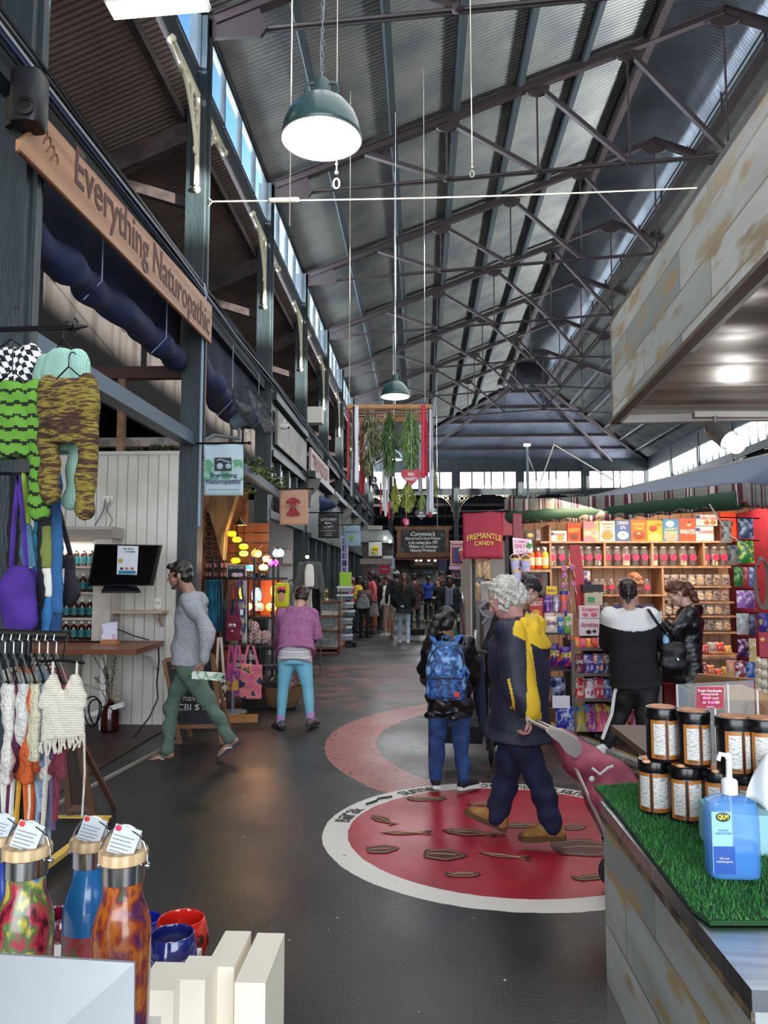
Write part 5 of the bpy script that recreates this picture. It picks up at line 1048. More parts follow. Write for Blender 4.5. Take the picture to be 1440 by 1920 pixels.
loft(mb, [(c+V((.3*u, 0, -.02*u)), (0, 1, 0), (0, 0, 1), .16*(1-u*.75), .14*(1-u*.7)) for u in (0, .3, .7, 1)]); tag(fuse(mb, 'folded_awning', NV, None, vox=.015, wr=.012, wk=20), 'folded navy canvas awning beside the peach banner', 'awning')
# clothes, mannequin rack of the white stall
cr_ = thing('clothes_rack', 'chrome clothes rack with pale tops in front of the white wall', 'clothes rack', (P(575, 1, 12.9).x, 12.9, 0)); a, b_ = P(542, 1088, 12.9), P(602, 1088, 12.9)
mb = MB(); mb.tube([a, b_], .012, 8); [mb.tube([q, V((q.x, q.y, 0))], .012, 8) for q in (a, b_)]; mb.build('frame', CHROME, cr_, w=True)
for k, (px, col, nm) in enumerate(((548, '#b5c4cc', 'pale blue'), (554, '#dad8d4', 'white'), (560, '#cfc9c0', 'cream'), (566, '#e0dedb', 'bright white'), (572, '#c4c0ba', 'stone'), (578, '#d8d4ce', 'ivory'), (586, '#15161a', 'black'), (594, '#101114', 'jet black'))):
    garment('shirt', '%s top on the chrome rack by the white wall' % nm, P(px, 1094, 12.9), (.5, -.8, 0), .34, .55 if k > 5 else .45, M(col, .9), 'top', None, dep=.03, vox=.02, hanger=True, hook=.08, seed=k)
t_ = garment('cardigan', 'dark grey cardigan displayed over a white t-shirt above the rack', P(580, 1052, 12.6), (1, -.1, 0), .36, .46, M('#55585a', .9), 'cardigan', [[(-.2, 0, -.3), (-.22, 0, -.5)], [(.2, 0, -.3), (.22, 0, -.5)]], vox=.014, seed=3)
mb = MB(); c = P(580, 1078, 12.52); loft(mb, [(c+V((0, 0, z)), l_, f, w_, .02) for z, w_ in ((-.2, .085), (0, .085), (.15, .07), (.18, .03))]); fuse(mb, 'white_shirt', WHITE, t_, vox=.014)
g_ = thing('globe_bulb', 'small glowing bulb above the grey cardigan', 'light', P(576, 1044, 12.8)); mb = MB(); mb.ball((0, 0, 0), .03, 10, 8); mb.build('bulb', M('#fff4d0', .3, emit=6), g_); mb = MB(); mb.lathe([(.018, .02), (.018, .07)], (0, 0, 0), 10); mb.build('bulb_holder', BLACK, g_)
t = thing('wall_picture', 'pale framed picture on the white wall', 'picture', P(540, 1045, 16.2)); quad('frame', [P(528, 1028, 16.25), P(549, 1028, 16.25), P(549, 1060, 16.25), P(528, 1060, 16.25)], M('#b99a8a', .6), -.02, t); quad('print', [P(530, 1031, 16.22), P(547, 1031, 16.22), P(547, 1057, 16.22), P(530, 1057, 16.22)], M('#d5cfca', .6), -.02, t)
# glass display cabinet with brass pieces
cb = thing('display_cabinet', 'timber and glass display cabinet filled with brassware', 'cabinet', (-1.6, 13.4, 0)); TW = M('#7c4a2c', .5, c2='#65391f', ns=4)
bl, brr, bk_ = G(596, 1226), G(636, 1226), G(650, 1208); hz = P(636, 1128, brr.y).z
q = [V((-2.9, brr.y, 0)), V((brr.x, brr.y, 0)), V((bk_.x, bk_.y, 0)), V((-2.9, bk_.y, 0))]
for k, z in enumerate((.02, .12, .48, .80, hz-.02)):
    mb = MB()
    for a, b_ in zip(q, q[1:]+q[:1]): mb.bar(a+UP*z, b_+UP*z, .05, .05)
    mb.build('rail', TW, cb, w=True)
    if k in (1, 2, 3): mb = MB(); mb.prism([p+UP*(z) for p in q], UP*.012); mb.build('shelf', M('#a89a80', .5) if k != 3 else M('#c8c0a8', .4), cb, w=True)
for p in q: mb = MB(); mb.bar(p+UP*0, p+UP*hz, .05, .05); mb.build('corner_post', TW, cb, w=True)
mb = MB(); mb.prism([p+UP*hz for p in q], UP*.01); mb.prism([q[0]+UP*.1, q[1]+UP*.1, q[1]+UP*hz, q[0]+UP*hz], (0, -.006, 0)); mb.prism([q[1]+UP*.1, q[2]+UP*.1, q[2]+UP*hz, q[1]+UP*hz], (.006, 0, 0)); mb.build('glass', M('#d8e4e4', .05, alpha=.14), cb, w=True)
BRS = M('#a08a58', .3, .9); rnd.seed(5)
for k in range(34):
    lv = k % 4; z = (.132, .492, .812, hz+.012)[lv]; x = rr(-2.75, brr.x-.08); y = rr(brr.y+.1, bk_.y-.1); h = rr(.08, .16) if lv < 3 else rr(.12, .28); r = rr(.03, .05)
    mb = MB(); mb.lathe([(r, 0), (r*.8, .01), (r*.25, h*.25), (r*.3, h*.5), (r*rr(.6, 1), h*.7), (r*.4, h*.85), (r*.5, h*.95), (0, h)], (x, y, z), 10); tag(mb.build('brass_piece', BRS, smooth=True), 'small brass ornament in or on the glass display cabinet', 'ornament', 'brassware in the display cabinet')
rnd.seed(8)
# shoe boxes further along
for i in range(7):
    z0 = .12+.19*i; c = V((P(652, 1, 18.5).x+rr(-.03, .03), 18.5, z0+.08))
    t = thing('shoe_box', 'white and grey shoe box in the tall leaning stack by the shopfront', 'box', c-V((0, 0, .08)), 'stacked shoe boxes'); rz = rr(-.25, .25)
    mb = MB(); mb.box((0, 0, .08), (.36, .26, .11), rz=rz); mb.build('box_base', M('#4a6a74' if i % 2 else '#8a9094', .7), t); mb = MB(); mb.box((0, 0, .14), (.38, .28, .05), rz=rz); mb.build('lid', M('#c9cfd2', .7), t)
mb = MB(); mb.bb(c.x-.3, c.x+.3, 18.25, 18.75, .06, .11); [mb.ball((c.x+dx, 18.5+dy, .035), .03, 8, 6) for dx in (-.25, .25) for dy in (-.2, .2)]; tag(mb.build('dolly', IRON), 'black wheeled dolly under the stack of shoe boxes', 'dolly')
mb = MB(); mb.box(P(648, 1088, 18.9), (.3, .02, .4), rz=.3); tag(mb.build('price_card', M('#9fc83c', .7)), 'lime green price card above the shoe boxes', 'card')
# ---------------------------------------------------------------- sweets stall on the right
RED = M('#8a1c30', .5, c2='#741526', ns=3); BRT = M('#b0202c', .5); PINE = M('#b98f6a', .5, c2='#a67c58', ns=2.5, nd=5, wave='X', lo=.1, hi=.9); BYS = 9.75
xa, xb = P(958, 1, BYS).x, P(1400, 1, BYS).x
mb = MB(); mb.bb(xa, xb+1.5, BYS, BYS+.06, 0, 2.5); x = xa+.05; mb.mat(1)
while x < xb: mb.bb(x, x+.008, BYS-.004, BYS, 0, 2.5); x += .14
struct(mb, 'wall_sweet_stall', [M('#c49a76', .5, c2='#b0855f', ns=2), M('#7a5638', .8)])
mb = MB(); mb.bb(P(1412, 1, 8.4).x, P(1412, 1, 8.4).x+.06, 7.6, 9.7, 0, 2.4); struct(mb, 'wall_sweet_side', RED)
pl_x = P(955, 1, 8.9).x; mb = MB(); mb.bb(pl_x-.05, pl_x+.05, 8.85, 8.95, 0, 2.36); struct(mb, 'trim_40', M('#6e1a2c', .5))
mb = MB(); mb.bar(P(1077, 1022, 8.5), V((P(1081, 1, 8.5).x, 8.5, .4)), .11, .05, up=(0, 1, 0)); struct(mb, 'trim_41', BRT)
A_, B_ = P(946, 976, 9.6), P(1403, 944, 7.35); A2, B2 = A_+UP*.27, B_+UP*.2
aw = thing('awning', 'striped awning with a scalloped grey and maroon valance over the sweets stall', 'awning', (P(1180, 1, 8.5).x, 8.5, 2.2))
NS = 13
def val(u, v):
    sg_ = UP*.085*math.sin(PI*u); p = A_.lerp(B_, u)-sg_; q = A2.lerp(B2, u)+UP*.03*math.sin(PI*u)-sg_*.8; dn = (B_-A_).cross(UP).normalized(); sc_ = .045*abs(math.sin(PI*u*NS/1.0)); r = q.lerp(p-UP*sc_+UP*.045, v); return r + dn*(.010*math.sin(u*NS*2*PI+v)*v+.012*math.sin(u*17)*v)
mb = MB(); W = 180
k0 = len(mb.v)
for i in range(W+1):
    for jj in range(5): mb.v.append(tuple(val(i/W, jj/4)))
for i in range(W):
    ph = (i/W*NS) % 1; a = abs(ph-.5)
    m_ = 1 if (.12 < a < .22) else (2 if a < .10 and (int(a*100) % 4 < 2) else (1 if a < .10 else 0))
    for jj in range(4): mb.f.append((k0+i*5+jj, k0+(i+1)*5+jj, k0+(i+1)*5+jj+1, k0+i*5+jj+1)); mb.m.append(m_)
GV = M('#77766c', .85); MR = M('#4a1f2e', .85); LG = M('#b0a89c', .85)
mb.build('valance', [GV, MR, LG], aw, w=True, solid=.004, smooth='all')
Cc = B_ + V((1.1, 1.3, .06)); mb = MB(); mb.grid(lambda u, v: (B2.lerp(Cc+UP*.2, u)).lerp(B_.lerp(Cc, u)-UP*.04*abs(math.sin(u*PI*6)), v), 60, 3)
mb.m = [1 if (i//3) % 10 in (3, 4, 7) else 0 for i in range(len(mb.m))]; mb.build('side_valance', [GV, MR], aw, w=True, solid=.004, smooth='all')
BK1, BK2 = P(1088, 937, 11.2), P(1490, 842, 10.0)
TARP = M('#5b6577', .8, c2='#495265', ns=7, nd=1, wave='X', stretch=(1, .6, 0), lo=.3, hi=.8)
mb = MB(); mb.grid(lambda u, v: (A2.lerp(B2, u)-UP*.04*math.sin(PI*u)).lerp(BK1.lerp(BK2, u), v)-UP*.06*math.sin(v*PI)*(1+.3*math.sin(u*12)), 24, 12); mb.build('canopy', TARP, aw, w=True, solid=.006, smooth='all')
mb = MB(); mb.grid(lambda u, v: B2.lerp(Cc+UP*.2, u).lerp(BK2.lerp(BK2+V((2, .5, 0)), u), v), 8, 8); mb.build('side_canopy', TARP, aw, w=True, solid=.006)
mb = MB(); dn = V((-.03, .12, 0)); mb.tube([A_+dn+UP*.05, A_.lerp(B_, .5)+dn+UP*.03, B_+dn+UP*.05], [.10, .075, .10], 14); mb.build('roller', M('#24402f', .6), aw, w=True, smooth=True)
mb = MB(); mb.bar(BK1+UP*.0, BK1+V((-.6, -.6, -.15)), .06); mb.bar(BK1, BK2, .05, .05); mb.build('ridge_bar', M('#8a8a80', .6), aw, w=True)
mb = MB(); pt = P(1365, 1000, 7.3); mb.tube([P(1330, 945, 7.4), P(1366, 1003, 7.3), P(1395, 1020, 7.3), P(1412, 1045, 7.5)], .007, 5); mb.build('rope', M('#a8a49c', .8), aw, w=True)
L = bpy.data.lights.new('stall_light', 'AREA'); L.shape = 'RECTANGLE'; L.size = 2.4; L.size_y = .6; L.energy = 58; L.color = (1, .78, .58); o = bpy.data.objects.new('stall_light', L); COL.objects.link(o); o.location = (P(1180, 1, 8.9).x, 8.75, 2.45); o.rotation_euler = (.35, 0, 0)
mb = MB(); mb.prism([(xa, BYS, 2.5), (xb+1.5, BYS, 2.5), (xb+1.5, 7.9, 2.5), (P(1410, 1, 7.6).x-.3, 8.0, 2.5), (xa, 9.5, 2.5)], (0, 0, .03)); struct(mb, 'ceiling_sweet_stall', M('#8a7460', .8))
def zy(py, Y): return P(1100, py, Y).z
# shelving against the back wall
YS = 9.45
bs = thing('wall_shelving', 'pine wall shelving of the sweets stall stocked with jars and cereal', 'shelving', (2.6, 9.6, 0))
for (px0, px1, py) in ((1010, 1352, 1016), (1028, 1362, 1062), (1096, 1245, 1114), (1096, 1245, 1153), (1245, 1362, 1098), (1245, 1368, 1127), (1250, 1372, 1153), (1255, 1375, 1183), (1300, 1376, 1223)):
    a, b_ = P(px0, py, YS), P(px1, py, YS); mb = MB(); mb.bb(a.x, b_.x, YS-.14, BYS, a.z-.022, a.z); mb.build('shelf', PINE, bs, w=True)
for px, y0, y1 in ((1129, 1018, 1062), (1217, 1018, 1062), (1312, 1018, 1062), (1236, 1062, 1230), (1028, 985, 1150)): a, b_ = P(px, y0, YS), P(px, y1, YS); mb = MB(); mb.bb(a.x-.012, a.x+.012, YS-.13, BYS, b_.z, a.z); mb.build('divider', PINE, bs, w=True)
def carton(label, px0, px1, py0, py1, Y, col, texts=(), blob=None, dep=.07, c2=None, cat='box', name='cereal_box', rz=0, blobs=()):
    a, b_ = P(px0, py1, Y), P(px1, py0, Y); t = thing(name, label, cat, ((a.x+b_.x)/2, Y, a.z)); W, Hh = b_.x-a.x, b_.z-a.z
    mb = MB(); mb.bb(a.x+.003, b_.x-.003, Y, Y+dep, a.z, b_.z); mb.build('carton', M(col, .5, c2=c2 or col, ns=5, lo=.42, hi=.6), t, w=True)
    for s_, tc_, fx, fz, fw, fh in texts: lettering(s_, M(tc_, .5), t, (a.x+W*fx, Y-.003, a.z+Hh*fz), W*fw, Hh*fh, bold=.012)
    for fx, fz, r, bc in blobs:
        mb = MB(); mb.ball((a.x+W*fx, Y, a.z+Hh*fz), (W*r, .006, W*r*.75), 16, 8); mb.build('printed_picture', M(bc, .5, c2=bc if isinstance(bc, str) else bc, bump=0), t, w=True)
    return t
YC = 9.42
carton('white snack cake box with blue and red print on the top shelf', 1031, 1063, 995, 1015, YC, '#e2ddd8', (('Twinkies', '#c42a2a', .5, .68, .8, .26),), blobs=((.6, .32, .22, '#d89a3c'), (.12, .7, .12, '#2a4a9a')))
carton('orange peanut butter puffs box at the left of the cereals', 1064, 1089, 981, 1015, YC, '#d8421c', (("REESE'S", '#f0d040', .5, .62, .8, .22),), blobs=((.5, .25, .3, '#7a3a1c'),))
carton('pink and green fruity cereal box on the top shelf', 1094, 1123, 977, 1015, YC, '#e0808a', (), c2=('#e0808a', '#8ab85c', '#f0c0a0'), blobs=((.3, .4, .2, '#f0d8c8'), (.7, .45, .2, '#e8a0a0')))
carton('cream box of cinnamon squares cereal', 1124, 1153, 977, 1015, YC, '#e8dcc8', (('Cinnamon\nToast\nCrunch', '#b5441f', .5, .70, .8, .45),), blobs=((.5, .28, .38, '#c88a4c'),))
carton('blue box of chocolate ring cereal with a bowl', 1154, 1182, 975, 1015, YC, '#3a5f96', (("OREO\nO's", '#f0f0f0', .5, .76, .7, .36),), blobs=((.5, .28, .36, '#e8e4e0'), (.5, .3, .26, '#4a342c')))
carton('orange honey cereal box with a brown bowl', 1183, 1212, 975, 1015, YC, '#d86420', (('Honey\nMaid', '#f4d040', .5, .72, .7, .36),), blobs=((.5, .3, .38, '#8a3c1c'), (.5, .34, .26, '#e0b070')))
carton('yellow cereal box with a red disc', 1213, 1242, 976, 1015, YC, '#e8a018', (("Life's", '#c43a1c', .75, .8, .4, .14),), blobs=((.4, .62, .26, '#d83c1c'), (.5, .18, .38, '#e8c070')))
carton('blue and yellow marshmallow cereal box', 1243, 1273, 973, 1015, YC, '#2c7ab0', (('LUCKY\nSMORES', '#f4e050', .5, .48, .8, .26),), blobs=((.45, .78, .26, '#e8e8f0'), (.5, .2, .42, '#d89a8a')))
carton('bright orange wheat flakes box with a player figure', 1274, 1304, 972, 1015, YC, '#e04a20', (('WHEATIES', '#f4f0e8', .5, .42, .9, .2),), blobs=((.6, .72, .14, '#d8a888'), (.62, .82, .07, '#4a2c20')))
carton('white and blue coffee cakes box lying across the end of the top shelf', 1305, 1345, 965, 986, YC, '#e4d4d0', (('Coffee Cakes', '#c42a3a', .55, .7, .8, .3),), blobs=((.5, .28, .14, '#b8703c'), (.8, .3, .14, '#b8703c'), (.1, .8, .12, '#2a4a9a')))
carton('white mini doughnuts box under the coffee cakes box', 1305, 1338, 987, 1015, YC, '#e4d4d0', (('Donettes', '#c42a3a', .55, .66, .8, .26),), blobs=((.6, .26, .16, '#e8e0d8'), (.12, .8, .14, '#2a4a9a')))
carton('red and orange box at the right end of the top shelf', 1352, 1380, 960, 1015, YC, '#d8481c', (), blobs=((.5, .6, .3, '#7a2418'),), dep=.05)
carton('brown and cream box in the left corner of the top shelf', 985, 1004, 995, 1013, YC, '#3a2a1c', (), blobs=((.5, .5, .3, '#c9b060'),))
carton('beige pouch beside the corner box', 1005, 1014, 992, 1013, YC, '#b8a088', (), dep=.04, name='pouch', cat='pouch', c2='#5a3a30')
# sweet jars
jr = None; FILL = ['#3a1c18', '#c9a878', '#2c1614', '#5a2c1c', '#d8c8a8', '#7a4a2c', '#24120f', '#8a5c34']
def jar(px, py, Y, k, grp, s=1.0, hh=.25):
    global jr
    if jr is None:
        jr = thing('sweet_jar', 'x', 'jar', (0, 0, 0))
        mb = MB(); mb.lathe([(.048, 0), (.052, .01), (.052, .19), (.035, .215), (.033, .23)], n=18); mb.build('glass', M('#e8ece8', .06, alpha=.10), jr, smooth=True)
        mb = MB(); mb.lathe([(.038, .228), (.042, .232), (.042, .248), (.0, .25)], n=18); mb.build('lid', M('#c9c9c4', .3, .7), jr, smooth=True)
        mb = MB(); mb.lathe([(.0, .004), (.047, .006), (.048, .15), (.0, .16)], n=16); mb.build('sweets', M(FILL[0], .5), jr, smooth=True)
        mb = MB(); mb.lathe([(.0, .0), (.042, 0), (.042, .003)], (0, -.052, .11), 20, ax=(0, -1, 0)); lb = mb.build('round_label', M('#e02a5a', .5), jr)
        r = jr
    else: r = dup(jr)
    c = P(px, py, Y); r.location = c; r.scale = (s, s, s*hh/.25)
    cn_ = FILL[k % 8]
    for ch in r.children:
        if ch.name.startswith('sweets'): ch.data = ch.data.copy(); ch.data.materials[0] = M(cn_, .5, c2='#15100e' if k % 3 else '#e0d0b0', ns=55, nd=1, lo=.5, hi=.56)
    r['group'] = grp; r['label'] = 'glass sweet jar with a round pink label on the %s' % grp.split(' on the ')[1]
for k, px in enumerate((1020, 1036, 1053, 1071, 1088, 1104, 1121, 1139, 1157, 1174, 1191, 1208, 1226, 1244, 1261, 1281, 1298, 1323, 1340, 1356)): jar(px, 1061, 9.38, k, 'sweet jars on the second shelf', .92 if px not in (1071,) else .8)
for k, px in enumerate((1117, 1130, 1146, 1164, 1213)): jar(px, 1113, 9.38, k+3, 'sweet jars on the third shelf behind the keeper', .82, .21)
for k, px in enumerate((1119, 1136, 1155)): jar(px, 1152, 9.38, k+5, 'sweet jars on the lowest shelf behind the till', .8, .17)
# clear bags of chocolates
cbg = None
for row, py in enumerate((1097, 1126, 1152, 1182)):
    for k in range(8):
        px = 1249+row*2+k*(15.5 if row else 16); 
        if cbg is None:
            cbg = thing('sweet_bag', 'x', 'bag', (0, 0, 0)); mb = MB(); rnd.seed(3)
            for i in range(16): mb.ball((rr(-.035, .035), rr(-.02, .02), .02+rr(0, .06)), rr(.012, .018), 8, 6)
            mb.build('sweets', M('#4a2415', .4), cbg, smooth=True)
            mb = MB(); loft(mb, [((0, 0, z), l_, f, a, b_) for z, a, b_ in ((0, .045, .03), (.05, .052, .034), (.1, .04, .02), (.125, .05, .006))], n=14); mb.build('film', M('#e8e0d4', .08, alpha=.25), cbg, smooth=True)
            mb = MB(); mb.ball((0, 0, .105), (.012, .012, .006), 8, 5); mb.build('tie', M('#c9a04a', .3, .8), cbg); r = cbg
        else: r = dup(cbg)
        r.location = P(px, py, 9.35); r.rotation_euler.z = rnd.uniform(-.3, .3)
        r['label'] = 'clear bag of chocolates and sweets in the %s row behind the ponytailed shopper' % ('top', 'second', 'third', 'lowest')[row]; r['group'] = 'clear sweet bags in the %s row' % ('top', 'second', 'third', 'lowest')[row]
        for ch in r.children:
            if ch.name.startswith('sweets'): ch.data = ch.data.copy(); ch.data.materials[0] = M(('#4a2415', '#2c1610', '#c9a05c', '#6a3418', '#d8c8a0')[(k*3+row*2) % 5], .4)
# bottles, tubs, notices at the left of the stall
for k, (px, col, nm) in enumerate(((997, '#e0641c', 'orange'), (1010, '#d8321c', 'red orange'), (1023, '#e8a81c', 'golden'))):
    c = P(px, 1066, 9.1); q = bottle('drink_bottle', '%s soft drink bottle on the shelf above the microwave' % nm, 'bottle', c, .24, .038, M(col, .2), M('#e8e0d0', .5), M('#e8c8a0', .5))
mb = MB(); a, b_ = P(990, 1068, 9.1), P(1029, 1068, 9.1); mb.bb(a.x, b_.x, 9.0, 9.4, a.z-.03, a.z); tag(mb.build('bottle_shelf', PINE), 'short pine shelf carrying the soft drink bottles', 'shelf')
mw = thing('microwave', 'grey microwave oven with red packets seen through its dark door', 'microwave', P(1005, 1100, 9.2)); a, b_ = P(975, 1112, 9.1), P(1026, 1072, 9.1); mb = MB(); mb.bb(a.x, b_.x, 9.1, 9.5, a.z, b_.z); mb.build('casing', M('#5a5450', .4), mw, w=True); mb = MB(); mb.bb(a.x+.04, b_.x-.06, 9.08, 9.1, a.z+.03, b_.z-.03); mb.build('door', BLACK, mw, w=True)
for k in range(3): mb = MB(); c = P(990+11*k, 1092, 9.06); mb.box(c, (.055, .01, .12)); mb.build('packet_picture', M('#7a1c1c', .5), mw, w=True)
nt_ = thing('price_notice', 'white and pink price notice reading ONLY at the left of the stall', 'notice', P(981, 1038, 8.7)); pc = [P(961, 1008, 8.75), P(997, 1012, 8.75), P(998, 1036, 8.75), P(963, 1040, 8.75)]; quad('card', pc, M('#e4d8e0', .6), .006, nt_)
lettering('ONLY', M('#c23a7a', .5), nt_, P(975, 1024, 8.73), .12, .05, bold=.02); lettering('GUMMIES', M('#c878b0', .5), nt_, P(978, 1015, 8.73), .17, .035, bold=.02); lettering('SALE', M('#c878b0', .5), nt_, P(980, 1034, 8.73), .14, .03, bold=.02)
mb = MB(); [mb.ball(P(989+dx, 1024+dy, 8.72), (.018, .006, .018), 8, 6) for dx, dy in ((0, 0), (4, 2), (2, -4), (6, -2))]; mb.build('clover_emblem', M('#2c8a4a', .5), nt_, w=True)
for k, (px, py) in enumerate(((966, 1070), (986, 1072), (969, 1093))):
    t = thing('candyfloss_bucket', ('pastel candyfloss bucket hanging at the left', 'pastel candyfloss bucket with a raised white handle', 'pastel candyfloss bucket hanging lowest')[k], 'bucket', P(px, py, 8.6)); mb = MB(); mb.lathe([(.042, 0), (.055, .12), (.055, .125)], n=16); mb.build('bucket', M('#c8b8d8', .5, c2=('#9ab8e0', '#e0b0c8'), ns=8, lo=.4, hi=.6), t, smooth=True); mb = MB(); mb.lathe([(.058, .12), (.058, .138), (0, .14)], n=16); mb.build('lid', M('#d8c060', .5), t, smooth=True); mb = MB(); mb.tube([(.055*math.cos(a), 0, .13+.06*math.sin(a)) for a in [PI*i/8 for i in range(9)]], .004, 5); mb.build('handle', WHITE, t)
# counter displays
SHF = M('#6b5f58', .6); DKS = M('#1c1a1c', .6)
du = thing('counter_display', 'tiered front display shelves packed with confectionery under the counter', 'display shelves', (P(1150, 1, 8.0).x, 8.0, 0))
for py, Y in ((1214, 8.0), (1262, 7.95), (1309, 7.92)): a, b_ = P(1072, py, Y), P(1232, py, Y); mb = MB(); mb.bb(a.x, b_.x, Y-.02, 8.4, a.z-.03, a.z); mb.build('shelf', SHF, du, w=True)
for px in (1072, 1150, 1232): p = P(px, 1200, 8.0); mb = MB(); mb.bb(p.x-.02, p.x+.02, 7.95, 8.4, 0, p.z); mb.build('upright', SHF, du, w=True)
mb = MB(); a, b_ = P(1072, 1, 8.3), P(1240, 1, 8.3); mb.bb(a.x, b_.x, 8.4, 8.45, .0, 1.05); mb.bb(a.x, b_.x, 8.0, 8.4, .0, .06); mb.build('back_board', DKS, du, w=True)
wr_ = thing('wire_rack', 'black wire rack of snack packets at the left end of the counter', 'rack', (P(1047, 1, 8.0).x, 8.0, 0))
for py in (1187, 1254, 1322, 1372): a, b_ = P(1024, py, 7.9), P(1068, py, 7.9); mb = MB(); mb.bb(a.x, b_.x, 7.85, 8.15, a.z-.015, a.z); mb.build('tray', BLACK, wr_, w=True)
for px in (1024, 1068): p = P(px, 1150, 7.9); mb = MB(); mb.tube([(p.x, 8.1, p.z), (p.x, 8.1, 0)], .012, 6); mb.build('upright', BLACK, wr_, w=True)
def packet(label, px0, px1, py0, py1, Y, col, c2=None, text=None, tc='#f4f0e0', cat='packet', name='packet', grp=None, ns=9, tilt=-.12, dep=.045):
    a, b_ = P(px0, py1, Y), P(px1, py0, Y); t = thing(name, label, cat, ((a.x+b_.x)/2, Y, a.z), grp); W, Hh = b_.x-a.x, b_.z-a.z; k = tilt
    mb = MB(); mb.grid(lambda u, v: V((W*(u-.5)*(1-.06*math.sin(v*PI)), Hh*v*-k - dep*math.sin(PI*u)**.6*math.sin(PI*v)**.6, Hh*v)), 8, 8); mb.grid(lambda u, v: V((W*(.5-u), Hh*v*-k+.004, Hh*v)), 2, 2)
    mb.build('wrapper', M(col, .3, c2=c2 or col, ns=ns, nd=3, lo=.42, hi=.58), t, smooth='all')
    if text: lettering(text, M(tc, .5), t, (0, -Hh*.58*k-dep-.006, Hh*.6), W*.78, Hh*.26, w=False, rot=(PI/2-math.atan(k), 0, 0), bold=.02, shear=.15)
    return t
packet('purple bag of rolled corn chips at the left of the rack', 1028, 1049, 1207, 1250, 7.85, '#3a1f6e', ('#3a1f6e', '#c8321c', '#e8a020'), 'TAKIS', '#f0e050')
packet('purple bag of rolled corn chips at the right of the rack', 1050, 1071, 1213, 1250, 7.83, '#4a1f7e', ('#3a1f6e', '#d83a1c', '#e8c020'), 'TAKIS', '#f0e050')
packet('cream bag of fish shaped crackers', 1023, 1045, 1156, 1186, 7.9, '#e0d4c8', ('#e0d4c8', '#e08a2c', '#d8d0cc'), 'Goldfish', '#2c3a6a', dep=.03)
packet('blue and green packet next to the fish crackers', 1046, 1057, 1158, 1187, 7.88, '#2c5f9a', ('#2c5f9a', '#5fae4c'), 'FRUIT', dep=.02)
packet('green and pink packet at the right of the top tray', 1059, 1071, 1156, 1187, 7.88, '#6a9a3c', ('#6a9a3c', '#d83c6a'), 'GUM', dep=.02)
packet('blue crinkled bag low on the wire rack', 1043, 1076, 1326, 1371, 7.82, '#1f2c8a', ('#1f2c8a', '#c8c8d0', '#2a3aa0'), None, ns=12)
packet('navy bag with silver wrapping in the third tray', 1034, 1060, 1270, 1320, 7.85, '#15204a', ('#15204a', '#8a90a8'), None, ns=14)
mb = MB(); mb.box(P(1052, 1316, 7.75), (.17, .005, .12)); q = tag(mb.build('price_card', M('#e0d8da', .6)), 'white price card with a pink spot clipped to the wire rack', 'card'); 
carton('orange topped information card behind the fish crackers', 1000, 1040, 1149, 1190, 8.1, '#d8ccc4', (('PRICES', '#f4f0e8', .5, .9, .6, .1),), dep=.01, name='card', cat='card', c2='#e06a2c')
carton('blue headed card behind the packets on the top tray', 1042, 1074, 1150, 1190, 8.12, '#e0c8c4', (), dep=.01, name='card', cat='card', c2='#3a5070')
carton('red cheese cracker box beside the man in the cap', 992, 1018, 1122, 1160, 8.0, '#b8201c', (('CHEEZ-IT', '#f4f0e8', .5, .75, .85, .22),), blobs=((.5, .3, .3, '#e0962c'),), name='cracker_box')
carton('small yellow cake box on top of the tall cans', 1024, 1045, 1099, 1115, 8.2, '#e0b820', (('Muffins', '#8a4a1c', .5, .5, .7, .3),), name='cake_box')
for k, (px, cc_, c3, tx) in enumerate(((1024, '#5a2c7a', '#8a5fae', 'Arizona'), (1041, '#b8b0b8', '#7a6a8a', 'Arizona'))):
    c = P(px+2, 1148, 8.15); t = thing('drink_can', ('tall purple drink can', 'tall silver drink can')[k]+' under the yellow cake box', 'can', c); mb = MB(); mb.lathe([(.036, 0), (.044, .01), (.044, .165), (.034, .178)], n=18); mb.build('can', M(cc_, .3, .3, c2=c3, ns=20), t, smooth=True); mb = MB(); mb.lathe([(.034, .178), (.036, .184), (.0, .182)], n=18); mb.build('rim', CHROME, t); lettering(tx, WHITE, t, (0, -.046, .12), .07, .02, w=False)
c = P(1058, 1149, 8.1); t = thing('squeeze_bottle', 'blue and orange sauce bottle standing right of the cans', 'bottle', c); mb = MB(); mb.lathe([(.042, 0), (.044, .03), (.044, .17), (.04, .19)], n=18, sy=.6); mb.build('body', M('#d8541c', .4, c2='#2c4a9a', ns=9), t, smooth=True); mb = MB(); mb.lathe([(.042, .19), (.042, .225), (0, .23)], n=18, sy=.6); mb.build('cap', M('#1f2c7a', .4), t)
carton('pink and white raspberry cakes box on the counter', 1086, 1125, 1136, 1159, 8.05, '#e4c8c8', (('Zingers', '#c4223c', .5, .7, .8, .34),), blobs=((.3, .28, .14, '#d86a7a'), (.7, .3, .16, '#d86a7a')), name='cake_box')
carton('white doughnuts box with red script under the raspberry cakes box', 1086, 1125, 1160, 1192, 8.05, '#e4d4d4', (('donettes', '#b81c44', .5, .66, .82, .28),), blobs=((.45, .22, .13, '#3a2020'), (.72, .26, .1, '#3a2020')), name='cake_box')
carton('yellow and purple biscuit box right of the doughnuts', 1126, 1147, 1140, 1192, 8.1, '#4a2c6a', (('Banana', '#c43a1c', .5, .85, .7, .12),), c2='#d8a820', name='biscuit_box')
carton('till drawer with a green label on the counter', 1096, 1130, 1112, 1135, 8.3, '#b5a890', (), blobs=(), name='cash_register', cat='till')
